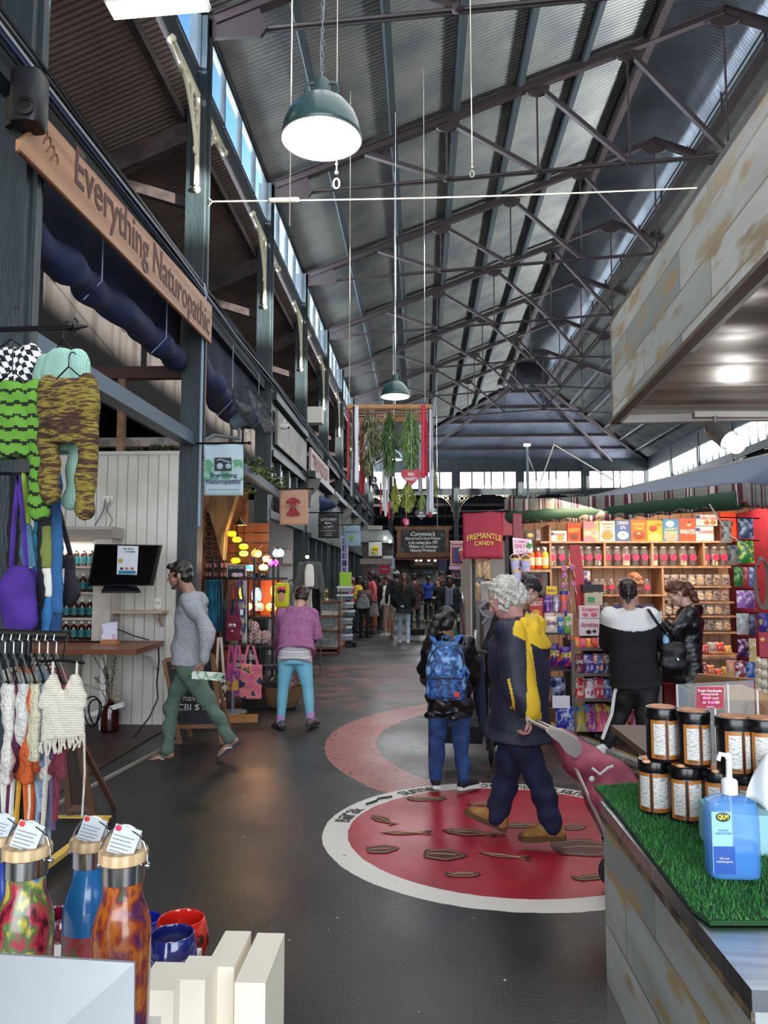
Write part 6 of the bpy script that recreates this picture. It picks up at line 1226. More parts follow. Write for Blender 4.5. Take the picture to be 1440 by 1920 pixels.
mb = MB(); mb.box(P(1109, 1124, 8.27), (.07, .006, .05)); tag(mb.build('green_sticker', M('#2c8a4a', .5)), 'green sticker on the front of the till', 'sticker')
mb = MB(); mb.box(P(1110, 1103, 8.4), (.22, .12, .08)); tag(mb.build('receipt_printer', DKS), 'black ribbed printer on top of the till', 'printer')
packet('dark blue chocolate chip snack bag behind the till', 1086, 1107, 1070, 1097, 8.9, '#1f2c6a', ('#1f2c6a', '#b8703c', '#e8e0d8'), 'Smiles', dep=.03)
mb = MB()
rnd.seed(21)
def small(label, row_n, x0, x1, n, py0, py1, Y, cols, nm='chocolate_bar', cat='packet', txt=None, grp=None):
    for i in range(n):
        w_ = (x1-x0)/n; c_ = cols[i % len(cols)]; q = packet(label % (c_[2] if len(c_) > 2 else ''), x0+i*w_+.5, x0+(i+1)*w_-.5, py0+rr(0, 3), py1, Y, c_[0], c_[1], c_[3] if len(c_) > 3 else None, '#f0e8e0', cat, nm, grp, ns=16, dep=.02, tilt=-.35)
small('%s tray of fruit chews on the counter edge left of the shoppers', 1, 1077, 1132, 5, 1195, 1214, 7.98, [('#e86a3c', ('#e86a3c', '#f0c060', '#e04a6a'), 'orange'), ('#e8507a', ('#e8507a', '#f4c8a0'), 'pink'), ('#f0a03c', ('#f0a03c', '#e04a3c'), 'amber'), ('#d8403c', ('#d8403c', '#f0c060'), 'red'), ('#e88a9c', ('#e88a9c', '#f0d0a0'), 'salmon')], 'chews_tray', 'tray')
small('%s tray of mint rolls beside the fruit chews', 1, 1133, 1150, 2, 1197, 1214, 7.98, [('#5f9ab8', ('#5f9ab8', '#d8e0d8'), 'blue'), ('#8ab87a', ('#8ab87a', '#e0e0d0'), 'green')], 'mints_tray', 'tray')
small('%s chocolate bag on the upper front shelf', 2, 1078, 1152, 4, 1226, 1262, 7.95, [('#5a1a2c', ('#5a1a2c', '#a83a2c'), 'burgundy', 'CARAMEL'), ('#4a2c8a', ('#4a2c8a', '#e0e0e8'), 'violet', 'Cadbury'), ('#2c4a8a', ('#2c4a8a', '#d88a4c', '#e8d0b0'), 'blue', 'Cookie'), ('#3a2c5a', ('#3a2c5a', '#d8a050'), 'indigo', 'OREO')], 'chocolate_bag')
small('%s sweets bag on the middle front shelf', 3, 1079, 1152, 4, 1272, 1309, 7.92, [('#b8201c', ('#b8201c', '#e8c8a0', '#2c4a9a'), 'scarlet', 'Licorice'), ('#d8d0d4', ('#e0d8dc', '#c42a3a', '#3a5aa8'), 'white and red', 'Airheads'), ('#c4304a', ('#c4304a', '#e8e0e4'), 'crimson', 'Twizzlers'), ('#3c5aa0', ('#3c5aa0', '#e0d0d0'), 'royal blue', 'Nerds')], 'sweets_bag')
small('%s toy and novelty packet on the bottom front shelf', 4, 1080, 1240, 8, 1322, 1372, 7.95, [('#c8a020', ('#2c8a4a', '#d8b020', '#3a6ac0'), 'yellow and green'), ('#8a2c8a', ('#8a2c8a', '#e08a2c', '#3a8ad0'), 'purple'), ('#d84a7a', ('#d84a7a', '#e8c040'), 'pink'), ('#3a6ac0', ('#3a6ac0', '#d84a3c', '#e8d040'), 'cobalt'), ('#c8321c', ('#3a1c1c', '#5fae3c', '#d8324c'), 'red and lime'), ('#7a1c3a', ('#3a1420', '#d8326a', '#4cae5c'), 'maroon'), ('#b8284c', ('#40141c', '#e04070'), 'ruby'), ('#5a1c2c', ('#2c1014', '#c43a5a'), 'wine')], 'novelty_packet')
small('%s lolly bag on the front shelves between the two shoppers', 3, 1215, 1238, 2, 1272, 1309, 7.95, [('#d88a2c', ('#d88a2c', '#a83020'), 'amber'), ('#a82c3c', ('#a82c3c', '#e0c0a0'), 'dark red')], 'lolly_bag')
# lollipops on the red post
for k, (px, py) in enumerate(((1058, 1066), (1073, 1064), (1058, 1079), (1058, 1098), (1076, 1095), (1066, 1115))):
    c = P(px, py, 8.35); t = thing('lollipop', 'flat swirled lollipop tied to the red stall post', 'lollipop', c-V((0, 0, .03)), 'lollipops on the red post'); mb = MB(); mb.lathe([(0, -.006), (.028, -.006), (.032, 0), (.028, .006), (0, .006)], c, 18, ax=(0, -1, 0)); mb.build('sweet', M('#c8487a', .3, c2='#6a2c5a', ns=30), t, w=True, smooth=True); mb = MB(); mb.tube([c, c+V((.03, .01, -.1))], .003, 5); mb.build('stick', WHITE, t, w=True)
# hanging packets by the right wall
HP = [(1352, 1371, 975, 1018, '#b0a898', '#6a5f50', 'beige'), (1385, 1412, 972, 1010, '#3c4a68', '#a8b0c0', 'slate blue'), (1384, 1413, 1014, 1056, '#2c7a34', '#c8d040', 'green'), (1365, 1384, 1022, 1060, '#8a7a6a', '#3a4a5a', 'taupe'), (1377, 1393, 1063, 1100, '#2c6a2c', '#7ab05c', 'dark green'), (1393, 1405, 1063, 1100, '#a83a44', '#d8808a', 'rose red'), (1405, 1414, 1063, 1100, '#4a7ac0', '#e0e4f0', 'bright blue'), (1382, 1399, 1107, 1140, '#a06ab0', '#e8d8e8', 'lilac'), (1399, 1415, 1107, 1142, '#7a4a8a', '#d0b8d8', 'mauve'), (1382, 1404, 1150, 1190, '#b8b4b0', '#8a9a8a', 'silver'), (1404, 1418, 1152, 1192, '#3a4050', '#7a8090', 'charcoal'), (1384, 1404, 1198, 1232, '#3a1c4a', '#d8a0b8', 'purple spotted'), (1405, 1424, 1197, 1242, '#d8c070', '#e8e0d0', 'yellow and white'), (1363, 1378, 1237, 1272, '#c8a060', '#d87a8a', 'tan'), (1380, 1398, 1238, 1280, '#8a1c34', '#d0c8d0', 'clear and maroon'), (1400, 1415, 1240, 1280, '#2c4a9a', '#7a9aa8', 'blue and teal')]
for (x0, x1, y0, y1, c1, c2_, nm) in HP: packet('%s sweets packet hanging on the red side wall' % nm, x0, x1, y0, y1, 7.9, c1, (c1, c2_), None, name='hanging_packet', ns=20, dep=.025, tilt=0)
for k in range(4): packet(('upper', 'second', 'third', 'lowest')[k]+' cream and maroon nougat bunch at the right edge', 1417, 1440, 1235+18*k, 1253+18*k, 7.3, '#d8d0b0', ('#d8d0b0', '#6a1c2c', '#e8e4d0'), None, name='nougat_bunch', ns=26, dep=.06)
for y, px in ((970, 1350), (1012, 1365), (1060, 1375), (1104, 1380), (1148, 1382), (1196, 1384), (1236, 1362)): mb = MB(); mb.tube([P(px, y, 7.98), P(1424, y+2, 7.98)], .006, 5); tag(mb.build('peg_rail', IRON), 'thin peg rail carrying hanging packets on the red side wall', 'rail', 'peg rails on the side wall')
mb = MB(); c = P(1428, 1090, 7.7)
for k in range(4): mb.tube([c+V(((.05+.012*k)*math.cos(a), -.01*k, .24*math.sin(a)-.01*k)) for a in [2*PI*i/24 for i in range(24)]], .009, 5, closed=True)
tag(mb.build('rope_coil', M('#6a5f5a', .8)), 'coiled grey rope hung on the red side wall', 'rope')
carton('red gift box with a gold rosette at the right edge', 1424, 1446, 1185, 1232, 7.6, '#a01f34', (), blobs=((.3, .7, .2, '#d8a84a'),), name='gift_box')
packet('purple packet above the red gift box', 1424, 1445, 1150, 1185, 7.6, '#3a2c7a', ('#3a2c7a', '#d0d040'), None)
# lower right sweets counter
sc_ = thing('sweets_counter', 'dark red sloped counter with pick and mix trays at the right of the stall', 'counter', (P(1340, 1, 8.4).x, 8.4, 0))
a, b_ = P(1312, 1266, 8.2), P(1376, 1266, 8.2); mb = MB(); mb.bb(a.x-.35, b_.x+.3, 8.25, 8.8, 0, a.z-.1); mb.build('base', M('#8a1420', .5), sc_, w=True)
for py, Y in ((1268, 8.15), (1225, 8.5)): a, b_ = P(1300, py, Y), P(1374, py, Y); mb = MB(); mb.prism([(a.x, Y-.1, a.z-.05), (b_.x, Y-.1, a.z-.05), (b_.x, Y+.25, a.z+.03), (a.x, Y+.25, a.z+.03)], (0, 0, .03)); mb.build('tray', PINE, sc_, w=True)
for k, (px, py, c1, nm) in enumerate(((1305, 1212, '#e0c8a0', 'cream'), (1322, 1216, '#b8202c', 'red'), (1338, 1212, '#a89890', 'silver'), (1352, 1212, '#d8321c', 'bright red'), (1366, 1218, '#e0a03c', 'gold'), (1318, 1250, '#8a2c4a', 'plum'), (1334, 1255, '#d86a2c', 'orange'), (1350, 1262, '#e04a2c', 'vermilion'), (1364, 1258, '#c8a84a', 'mustard'))):
    packet('%s sweets packet lying in the trays of the dark red counter' % nm, px-8, px+8, py-7, py+9, 8.1 if py > 1230 else 8.45, c1, (c1, '#e8d8c8'), None, ns=22, dep=.03, tilt=-.6)
# deck and edge lines of the stall
p1, p2 = G(1085, 1388), G(1215, 1444); d = (p2-p1).normalized(); q1, q2 = p1-d*1.2, p2+d*1.6
mb = MB(); mb.prism([q1, q2, V((6, q2.y, 0)), V((6, 9.7, 0)), V((q1.x, 9.7, 0))], (0, 0, .03)); struct(mb, 'floor_deck', M('#2c1c18', .5, c2='#241713', ns=3))
mb = MB(); mb.bar(q1+UP*.02, q2+UP*.02, .075, .045); struct(mb, 'trim_42', M('#b5b2ab', .7, c2='#8f8b84', ns=14))
nr = V((-d.y, d.x, 0)); nr = nr if nr.x > 0 else -nr
mb = MB(); mb.bar(q1+nr*.075+UP*.03, q2+nr*.075+UP*.03, .03, .012); struct(mb, 'trim_43', M('#9a7a34', .7))
mb = MB(); mb.bar(G(1120, 1374)+UP*.036, G(1216, 1394)+UP*.036, .05, .006); struct(mb, 'trim_44', M('#9a1c24', .6))
lettering('YOU', M('#8a8884', .8), floor, G(1190, 1441)+V((-.1, 0, .004)), .3, .1, rot=(0, 0, -1.2), w=False, name='floor_lettering')
# sweets banner and popcorn kiosk
def arcs(s_, c, rad, w_each, h_, m, par, Y):
    pass
t = banner('deep red banner reading FREMANTLE CANDY at the corner of the striped awning', 868, 943, 959, 1048, 9.5, M('#8f1c38', .7), arm=False)
mb = MB(); mb.tube([P(866, 960, 9.5), P(955, 958, 9.5)], .014, 8); mb.build('rod', IRON, t, w=True)
YLW = M('#c9b04a', .6); lettering('FREMANTLE', YLW, t, P(908, 1004, 9.46), 64*9.46/1440, .07, arch=.04, bold=.008); lettering('CANDY', YLW, t, P(908, 1018, 9.46), 37*9.46/1440, .055, arch=.012, bold=.008)
t = thing('popcorn_sign', 'red light-bulb bordered popcorn sign partly behind the red banner', 'sign', P(866, 1060, 12)); quad('board', [P(844, 1014, 12), P(890, 1014, 12), P(890, 1060, 12), P(844, 1060, 12)], M('#a8182c', .5), -.05, t); quad('blue_panel', [P(850, 1027, 11.93), P(886, 1027, 11.93), P(886, 1055, 11.93), P(850, 1055, 11.93)], M('#2c2c6a', .5), -.005, t)
lettering('GOURMET\nPOPCORN', WHITE, t, P(863, 1021, 11.9), .24, .09, bold=.02)
mb = MB(); mb.prism([P(861, 1034, 11.9), P(876, 1034, 11.9), P(873, 1052, 11.9), P(864, 1052, 11.9)], (0, .01, 0)); mb.build('printed_cup', M('#d84a5a', .5), t, w=True); mb = MB(); [mb.ball(P(862+3*i, 1032-2*(i % 2), 11.9), .022, 8, 6) for i in range(6)]; mb.build('printed_popcorn', M('#e8d8a0', .6), t, w=True)
mb = MB()
for i in range(15): 
    for (x, y) in ((845+3.1*i, 1015.5), (845+3.1*i, 1058.5), (845.5, 1015+3*i), (888.5, 1015+3*i)): mb.ball(P(x, y, 11.9), .011, 6, 4)
mb.build('border_dots', WHITE, t, w=True)
kx = thing('popcorn_kiosk', 'white popcorn kiosk with a pink round door and steel panels beside the aisle', 'kiosk', (P(880, 1, 11).x, 10.8, 0))
mb = MB(); x0, x1 = P(876, 1, 10).x, P(935, 1, 10).x; mb.bb(x0, x1, 9.9, 12.6, 0, 2.1); mb.build('body', M('#8d8b8a', .45), kx, w=True)
mb = MB(); mb.bb(x0-.03, x0, 10.0, 12.5, .1, 2.0); mb.build('side_panel', WHITE, kx, w=True)
mb = MB(); mb.lathe([(0, 0), (.42, 0), (.42, .015), (.35, .02)], (x0-.03, 11.6, .95), 32, ax=(-1, 0, 0)); rd = mb.build('round_door', M('#c880b8', .5), kx, w=True); mb = MB(); mb.tube([(x0-.05, 11.6+.43*math.cos(a), .95+.43*math.sin(a)) for a in [2*PI*i/32 for i in range(32)]], .025, 8, closed=True); mb.build('rim', CHROME, rd)
mb = MB(); mb.bb(x0-.02, x0+.02, 9.86, 9.9, 0, 2.2); mb.bb(x1-.02, x1+.02, 9.86, 9.9, 0, 2.2); mb.bb(x0+.16, x0+.2, 9.84, 9.88, 0, 2.2); mb.build('frame', M('#2c2628', .5), kx, w=True)
mb = MB(); mb.tube([P(892, 1182, 8.9), P(890, 1200, 8.85), P(890, 1270, 8.85), P(893, 1290, 8.9)], .02, 10); tag(mb.build('steel_rail', M('#c4c6c8', .3, .6), smooth=True), 'thick curved steel rail at the end of the popcorn kiosk', 'rail')
mb = MB(); mb.tube([P(912, 1128, 9.0), P(898, 1140, 9.0), P(905, 1152, 9.0), P(915, 1158, 9.0), P(905, 1170, 9.0)], .025, 8); tag(mb.build('scroll_stand', M('#8a8c90', .4, .5), smooth=True), 'grey scroll shaped stand in front of the kiosk', 'stand')
for k, (px, py) in enumerate(((897, 1082), (908, 1080), (914, 1086), (897, 1128), (915, 1125))):
    packet(('left upper', 'middle upper', 'right upper', 'left lower', 'right lower')[k]+' clear bag of popcorn hanging on the kiosk front', px-6, px+6, py-36, py, 9.7, '#c9b088', ('#c9b088', '#8a5c34', '#e8dcc0'), None, name='popcorn_bag', ns=45, dep=.05, tilt=0)
mb = MB(); a, b_ = P(888, 1130, 9.6), P(945, 1390, 9.6); mb.bb(P(893, 1, 9.3).x, P(948, 1, 9.3).x, 9.2, 9.8, 0, 1.25); tag(mb.build('steel_cabinet', M('#6a6466', .45)), 'grey steel cabinet between the kiosk and the sweets stall', 'cabinet')
t = thing('popcorn_maker', 'clear topped popcorn machine on the steel cabinet', 'machine', P(915, 1130, 9.3)); a, b_ = P(903, 1130, 9.3), P(928, 1095, 9.3); mb = MB(); mb.bb(a.x, b_.x, 9.3, 9.6, a.z, b_.z); mb.build('glass_case', M('#c8c4c0', .1, alpha=.35), t, w=True); mb = MB(); mb.bb(a.x-.01, b_.x+.01, 9.29, 9.61, b_.z, b_.z+.03); mb.build('lid', M('#b0aeac', .4), t, w=True)
mb = MB(); mb.bb(P(906, 1, 9.6).x, P(950, 1, 9.6).x, 9.55, 9.65, 2.15, 2.45); tag(mb.build('red_header', M('#8a1c2c', .5)), 'dark red header board over the popcorn bags', 'board')
# ---------------------------------------------------------------- things hanging in the hall
LG_ = M('#2c4a48', .35, coat=.4)
def pendant(px, py, wpx, Y, label, e=60, top=None, chain=None):
    c = P(px, py, Y); R = wpx*Y/1440/2; t = thing('pendant_lamp', label, 'lamp', c)
    prof = [(R, 0), (R*.99, R*.12), (R*.95, R*.35), (R*.84, R*.62), (R*.62, R*.9), (R*.38, R*1.08), (R*.22, R*1.16)]
    mb = MB(); mb.lathe(prof, (0, 0, 0), 40); mb.f = [q for q in mb.f if len(q) == 4]; mb.m = [0]*len(mb.f); mb.build('shade', LG_, t, smooth='all', solid=.004)
    mb = MB(); mb.lathe([(r*.975, z*.985+.0) for r, z in prof[:-1]], (0, 0, 0), 40); mb.f = [q for q in mb.f if len(q) == 4]; mb.m = [0]*len(mb.f); mb.build('reflector', M('#f4f4f0', .35, .2, emit=.9), t, smooth='all')
    mb = MB(); mb.lathe([(.0, R*.60), (R*.36, R*.62), (R*.38, R*.72), (R*.3, R*.8), (0, R*.82)], (0, 0, 0), 24); mb.build('bulb', M('#fff8e8', .3, emit=14), t, smooth='all')
    mb = MB(); mb.tube([(R*math.cos(a), R*math.sin(a), 0) for a in [2*PI*i/40 for i in range(40)]], R*.015, 6, closed=True); mb.build('rim', M('#a8a8a0', .3, .6), t)
    mb = MB(); mb.lathe([(R*.22, R*1.14), (R*.2, R*1.5), (R*.12, R*1.6), (0, R*1.62)], (0, 0, 0), 18)
    for s_ in (-1, 1): mb.tube([(s_*R*.3, 0, R*1.12), (s_*R*.4, 0, R*1.3), (s_*R*.36, 0, R*1.48), (s_*R*.12, 0, R*1.5)], R*.045, 6)
    mb.build('gallery', M('#35504e', .4), t, smooth=True)
    zt_ = (slope_z(c.x)-.1 if Y < 35 else 8.4)-c.z; n = int((zt_-R*1.6)/.045); mb = MB()
    if chain:
        for i in range(min(n, 90)): z = R*1.6+.045*i; mb.tube([((.010 if i % 2 else 0)*math.cos(a), (0 if i % 2 else .010)*math.cos(a), z+.02+.028*math.sin(a)) for a in [2*PI*k/8 for k in range(8)]], .003, 4, closed=True)
        mb.tube([(.012*math.sin(z*8), 0, z) for z in [R*1.6+.1*i for i in range(int((zt_-R*1.6)/.1))]], .004, 5)
    else: mb.tube([(0, 0, R*1.6), (0, 0, zt_)], .012, 6)
    mb.build('chain', M('#8a9298', .4, .6), t)
    L = bpy.data.lights.new('bulb_light', 'POINT'); L.energy = e; L.shadow_soft_size = R*.35; L.color = (1, .97, .92); o = bpy.data.objects.new('bulb_light', L); COL.objects.link(o); o.location = c + V((0, 0, R*.5))
pendant(603, 262, 158, 4.7, 'green enamel dome lamp on a chain nearest the entrance', 70, 8.4, True)
pendant(741, 744, 54, 13.6, 'green enamel dome lamp hanging above the ribbon garland', 110, 8.4)
pendant(738, 862, 33, 22, 'smaller green dome lamp behind the garland greenery', 90, 8.4)
pendant(812, 962, 17, 33, 'distant dome lamp left of the garland end ribbons', 60, 8.4)
pendant(820, 1002, 20, 30, 'low distant dome lamp over the timber framed sign', 50, 6)
def cord(pts, r, m, label, name='cord', cat='cord', grp=None):
    mb = MB(); mb.tube(pts, r, 5); return tag(mb.build(name, m), label, cat, grp)
ROPE = M('#c9c2b0', .8)
YG_ = 11.0; n = 20; a, b_ = P(398, 378, 8.55), V((XR-.1, 8.7, P(398, 378, 8.55).z+.0)); e_ = P(1322, 352, 8.6)
mb = MB(); mb.tube([a.lerp(e_, i/n)-UP*.03*math.sin(PI*i/n) for i in range(n+1)], .009, 6); mb.tube([a, P(386, 368, 8.6)], .008, 5); mb.tube([a, P(386, 392, 8.6)], .008, 5); mb.lathe([(.02, -.18), (.028, -.16), (.028, .16), (.02, .18)], P(532, 375, 8.56), 8, ax=(1, 0, 0))
mb.tube([e_, V((XR, 8.9, e_.z+.02))], .012, 6)
tag(mb.build('rope_line', ROPE), 'long horizontal rope stretched across the hall from the second post', 'rope')
for k, (px, y0, y1, Y, loop, m_, lb) in enumerate(((543, -40, 435, 6.0, 0, ROPE, 'thin vertical cord left of the nearest lamp'), (631, -40, 335, 4.9, 1, ROPE, 'cord ending in a small loop right of the nearest lamp'), (797, -60, 760, YG_, 0, ROPE, 'long vertical cord down to the garland corner'), (885, 60, 320, 7.5, 1, ROPE, 'cord ending in a small loop in front of the roof truss'), (655, 690, 762, YG_, 0, ROPE, 'cord holding the left of the garland frame'), (742, 340, 575, 11.0, 0, M('#b0b4b8', .5), 'upper white cable of the garland lamp'), (795, 20, 300, 11, 0, IRON, 'dark thin wire hanging in the hall'))):
    p0, p1 = P(px, y0, Y), P(px, y1, Y); p0 = V((p1.x, p1.y, slope_z(p1.x)-.05 if px != 742 else 8.6)); mb = MB(); mb.tube([p0, p1+UP*.05], .0042, 5)
    if loop: mb.tube([p1+V((.02*math.sin(a), 0, -.035+.035*math.cos(a))) for a in [2*PI*i/12 for i in range(12)]], .006, 5, closed=True); mb.ball(p1+UP*.04, .014, 8, 6); mb.ball(p1+UP*.1, .01, 8, 6)
    tag(mb.build('cord', m_), lb, 'cord')
# ribbon and greenery garland
YG = 11.0; gr = thing('garland_frame', 'timber lattice frame hung with ribbons and greenery over the aisle', 'hanging frame', P(730, 765, YG))
f0, f1, r0, r1 = P(652, 762, YG), P(808, 762, YG), P(672, 794, YG+1.0), P(797, 794, YG+1.0); r0.z = r1.z = f0.z; TIM = M('#b8895c', .6, c2='#a4764a', ns=6)
r0.x, r1.x = f0.x+.02, f1.x-.02
for a, b_, w_ in ((f0, f1, .055), (r0, r1, .055), (f0, r0, .045), (f1, r1, .045)): mb = MB(); mb.bar(a, b_, .03, w_); mb.build('rail', TIM, gr, w=True)
for u in (.2, .42, .64, .84): mb = MB(); mb.tube([f0.lerp(r0, u), f1.lerp(r1, u)], .012, 6); mb.build('rod', TIM, gr, w=True)
def ribbon(px, y0, y1, Y, col, w_, nm):
    a, b_ = P(px, y0, Y), P(px, y1, Y); mb = MB(); mb.grid(lambda u, v: a.lerp(b_, v)+V(((u-.5)*w_*Y/1440*(1+.1*math.sin(v*9)), .02*math.sin(v*7+px)+.01*u, 0)), 2, 24)
    if y0 > 860: mb.mat(1).bb(a.x-.003, a.x+.003, Y-.002, Y+.004, a.z-.01, f0.z)
    o = mb.build('ribbon', [M(col, .45), ROPE], None, solid=.003, smooth='all'); tag(o, nm, 'ribbon')
RR = '#c81f3a'; WW = '#dfe3ea'
for a in ((653, 766, 902, 10.98, RR, 3, 'narrow red ribbon at the left end of the front rail'), (664, 762, 940, 10.96, '#1c1d22', 5, 'black ribbon beside the left white ribbon'), (668.5, 760, 905, 10.93, WW, 7, 'wide white ribbon left on the front rail'), (660, 880, 930, 11.2, '#aab4c4', 6, 'short grey white ribbon end low at the left'), (677, 794, 925, 11.9, RR, 5, 'red ribbon left on the rear rail'), (681, 800, 925, 11.8, '#a8182f', 4, 'dark red ribbon behind the left red one'), (794, 758, 896, 10.95, RR, 7, 'wide red ribbon right on the front rail'), (800, 790, 892, 11.4, '#b81c34', 5, 'second red ribbon right of the wide one'), (788, 796, 925, 11.9, '#b4bac8', 7, 'pale grey ribbon behind the wide red one'), (807, 766, 960, 11.0, '#c4ccd8', 4, 'long silvery ribbon at the right end'), (811, 880, 965, 11.4, '#d8dce4', 4, 'silver white ribbon at the far right'), (719, 880, 958, 12.2, WW, 4, 'white ribbon left in the lower middle cluster'), (723, 880, 968, 12.1, '#f0f0f0', 4, 'longest white ribbon in the lower middle cluster'), (727.5, 882, 962, 12.2, WW, 3.5, 'white ribbon right in the lower middle cluster'), (730, 940, 972, 12.15, RR, 4, 'short red ribbon end in the lower middle cluster'), (714, 905, 965, 12.4, '#c84a5a', 2.5, 'thin coral ribbon in the lower middle cluster'), (802, 893, 965, 11.6, '#b0b8c8', 5, 'grey ribbon among the lower right cluster'), (807, 900, 970, 11.5, RR, 4.5, 'red ribbon low in the right cluster')): ribbon(*a)
def bunch(px, y0, y1, w_, Y, cols, nm, n_=260):
    t = thing('greenery_bunch', nm, 'foliage', P(px, y1, Y)); a, b_ = P(px, y0, Y), P(px, y1, Y); s = Y/1440; mb = MB(); Ln = a.z-b_.z
    st = MB(); st.tube([a+UP*.06, a.lerp(b_, .4)], .012, 6); st.tube([V((a.x, a.y, f0.z)), a], .003, 5); st.build('stems', M('#6a5038', .8), t, w=True)
    for i in range(n_):
        v = rnd.random(); e = w_*s*.5*math.sin(min(1, v*1.5+.12)*PI*.62)*(1.0 if v < .6 else 1.3-v*.8); x = rr(-1, 1)*e; p = V((a.x+x, Y+rr(-1, 1)*e, a.z-Ln*v)); d = V((x*.6+rr(-.02, .02), rr(-.03, .03), -.07-rr(0, .05))); mb.mat(i % len(cols)).bar(p, p+d, .010+rr(0, .012), .004)
    mb.build('leaves', [M(c_, .7) for c_ in cols], t, w=True)
bunch(690, 775, 885, 32, YG+.3, ['#4a5a34', '#6f7a4c', '#a89c7c', '#31401f'], 'mixed dried and green bunch left on the garland frame', 340)
bunch(703, 780, 850, 36, YG+.5, ['#b0a888', '#8a8468', '#5f5a40'], 'straw coloured dried bunch beside the left greenery', 160)
bunch(730, 775, 885, 26, YG+.25, ['#1f3a1a', '#3a5a24', '#4a7a2c', '#6f7a54'], 'dark green leafy bunch in the middle of the frame', 380)
bunch(769, 772, 875, 30, YG+.2, ['#5f8a4c', '#7aa05f', '#8ab04c', '#3f5a34'], 'bright pine green bunch right on the garland frame', 420)
bunch(741, 905, 952, 12, YG+.8, ['#9aa83c', '#b8b84c', '#7a8a34'], 'yellow green sprig low in the middle', 110)
bunch(764, 905, 950, 22, YG+.4, ['#8a9a3c', '#a8b04c', '#6a7a30'], 'yellow green bunch under the red heart', 160)
bunch(791, 925, 952, 11, YG+.7, ['#8aa04c', '#6a8a3c'], 'small green sprig right of the red heart', 80)
bunch(814, 880, 925, 10, YG+.9, ['#6a7a44', '#8a9050'], 'thin greenery at the right end of the garland', 80)
bunch(655, 790, 870, 10, YG+.9, ['#5a5a40', '#6f6f50'], 'thin dried greenery behind the left ribbons', 90)
def heart(px, py, wpx, Y, col, nm, txt=True, turn=0, tcol='#f0e8e8'):
    c = P(px, py, Y); W = wpx*Y/1440/2; t = thing('heart_sign', nm, 'heart sign', c-V((0, 0, W))); R_ = Matrix.Rotation(turn, 3, 'Z'); pts = []
    for i in range(40): a = 2*PI*i/40; x = 16*math.sin(a)**3/16*W; z = (13*math.cos(a)-5*math.cos(2*a)-2*math.cos(3*a)-math.cos(4*a))/16*W*.95; pts.append(c+R_ @ V((x, 0, z)))
    mb = MB(); mb.prism(pts, R_ @ V((0, .015, 0))); mb.build('board', M(col, .5), t, w=True)
    if txt: lettering('FREO\nMARKETS', M(tcol, .5), t, c+R_ @ V((0, -.012, .0))-UP*W*.05, W*1.15, W*.75, rot=(PI/2, 0, turn), bold=.02)
    mb = MB(); mb.tube([c+UP*W*.4, V((c.x, c.y, f0.z))], .003, 5); mb.build('string', ROPE, t, w=True)
heart(771, 893, 39, 10.9, '#b81f38', 'large red heart sign reading FREO MARKETS'); heart(790, 964, 25, 11.6, '#17181b', 'black heart sign reading FREO MARKETS')
heart(700, 902, 27, 11.3, '#1c1a1c', 'dark heart sign turned edge on at the left', True, 1.1); heart(735, 932, 22, 11.9, '#1a1a1e', 'dark heart sign turned sideways in the lower middle', True, 1.15); heart(762, 979, 20, 11.2, '#d0486a', 'pink heart sign hanging lowest under the garland', True, 1.0)
cord([P(741, 748, 13.2), P(741, 765, 11.3)], .01, ROPE, 'short white cable between the lamp and the garland')
# post lamp in the middle distance
cl_ = thing('post_lamp', 'slim steel pole with a small bright lamp on top above the sweets stall', 'lamp', (P(975, 1, 20).x, 20, 0)); x = P(975, 1, 20).x; z1 = P(975, 838, 20).z
mb = MB(); mb.tube([(x, 20, 0), (x, 20, z1)], .035, 10); mb.build('pole', M('#6a7886', .4), cl_, w=True); mb = MB(); mb.box((x, 20, z1+.05), (.16, .1, .05)); mb.build('lamp_head', M('#fffef4', .3, emit=10), cl_, w=True)
cord([V((x, 20, z1-.2)), V((x+.3, 20, z1-1.0)), V((x+.7, 20, z1+.05))], .02, ROPE, 'looped rope tied to the slim steel pole', 'rope', 'rope'); cord([V((x+.7, 20, z1+.05)), P(1150, 900, 17)], .018, ROPE, 'white rope running from the steel pole over the awning', 'rope', 'rope')
# ---------------------------------------------------------------- stalls at the far end of the aisle
t = thing('shop_sign', 'big timber framed chalk sign reading Corynne\'s at the end of the aisle', 'sign', P(790, 1045, 24)); RW = M('#6b4a2e', .7, c2='#54381f', ns=4)
for a, b_, h in (((740, 991), (847, 990), 7), ((742, 1041), (845, 1040), 9), ((748, 990), (748, 1042), 9), ((838, 990), (838, 1042), 9)): mb = MB(); mb.bar(P(*a, 24), P(*b_, 24), .12, h*24/1440, up=(0, -1, 0) if a[0] == b_[0] else (0, 0, 1)); mb.build('frame_rail', RW, t, w=True)
quad('chalkboard', [P(752, 994, 24), P(834, 994, 24), P(834, 1038, 24), P(752, 1038, 24)], M('#17171a', .6, c2='#4a4f48', ns=6, lo=.55, hi=.62), -.04, t)
CH_ = M('#e0e0da', .7); lettering("Corynne's", CH_, t, P(793, 1002, 23.9), 46*24/1440, .17, shear=.35, bold=.01)
for k, s_ in enumerate(('Natural Soaps & Body Products', 'in the markets since 1990', 'Makers of Genuine', 'Natural Products')): lettering(s_, CH_, t, P(793, 1010+7.2*k, 23.9), (66, 54, 52, 48)[k]*24/1440, .10, shear=.2, bold=.01)
for x_ in (752, 834): cord([P(x_, 990, 24), P(x_, 930, 24)], .015, IRON, 'wire holding the %s end of the timber framed sign' % ('left' if x_ < 800 else 'right'), 'wire', 'wire')
t = thing('market_stall', 'soap stall with glowing bulbs under a second dark fascia sign', 'stall', (P(790, 1, 30).x, 30, 0))
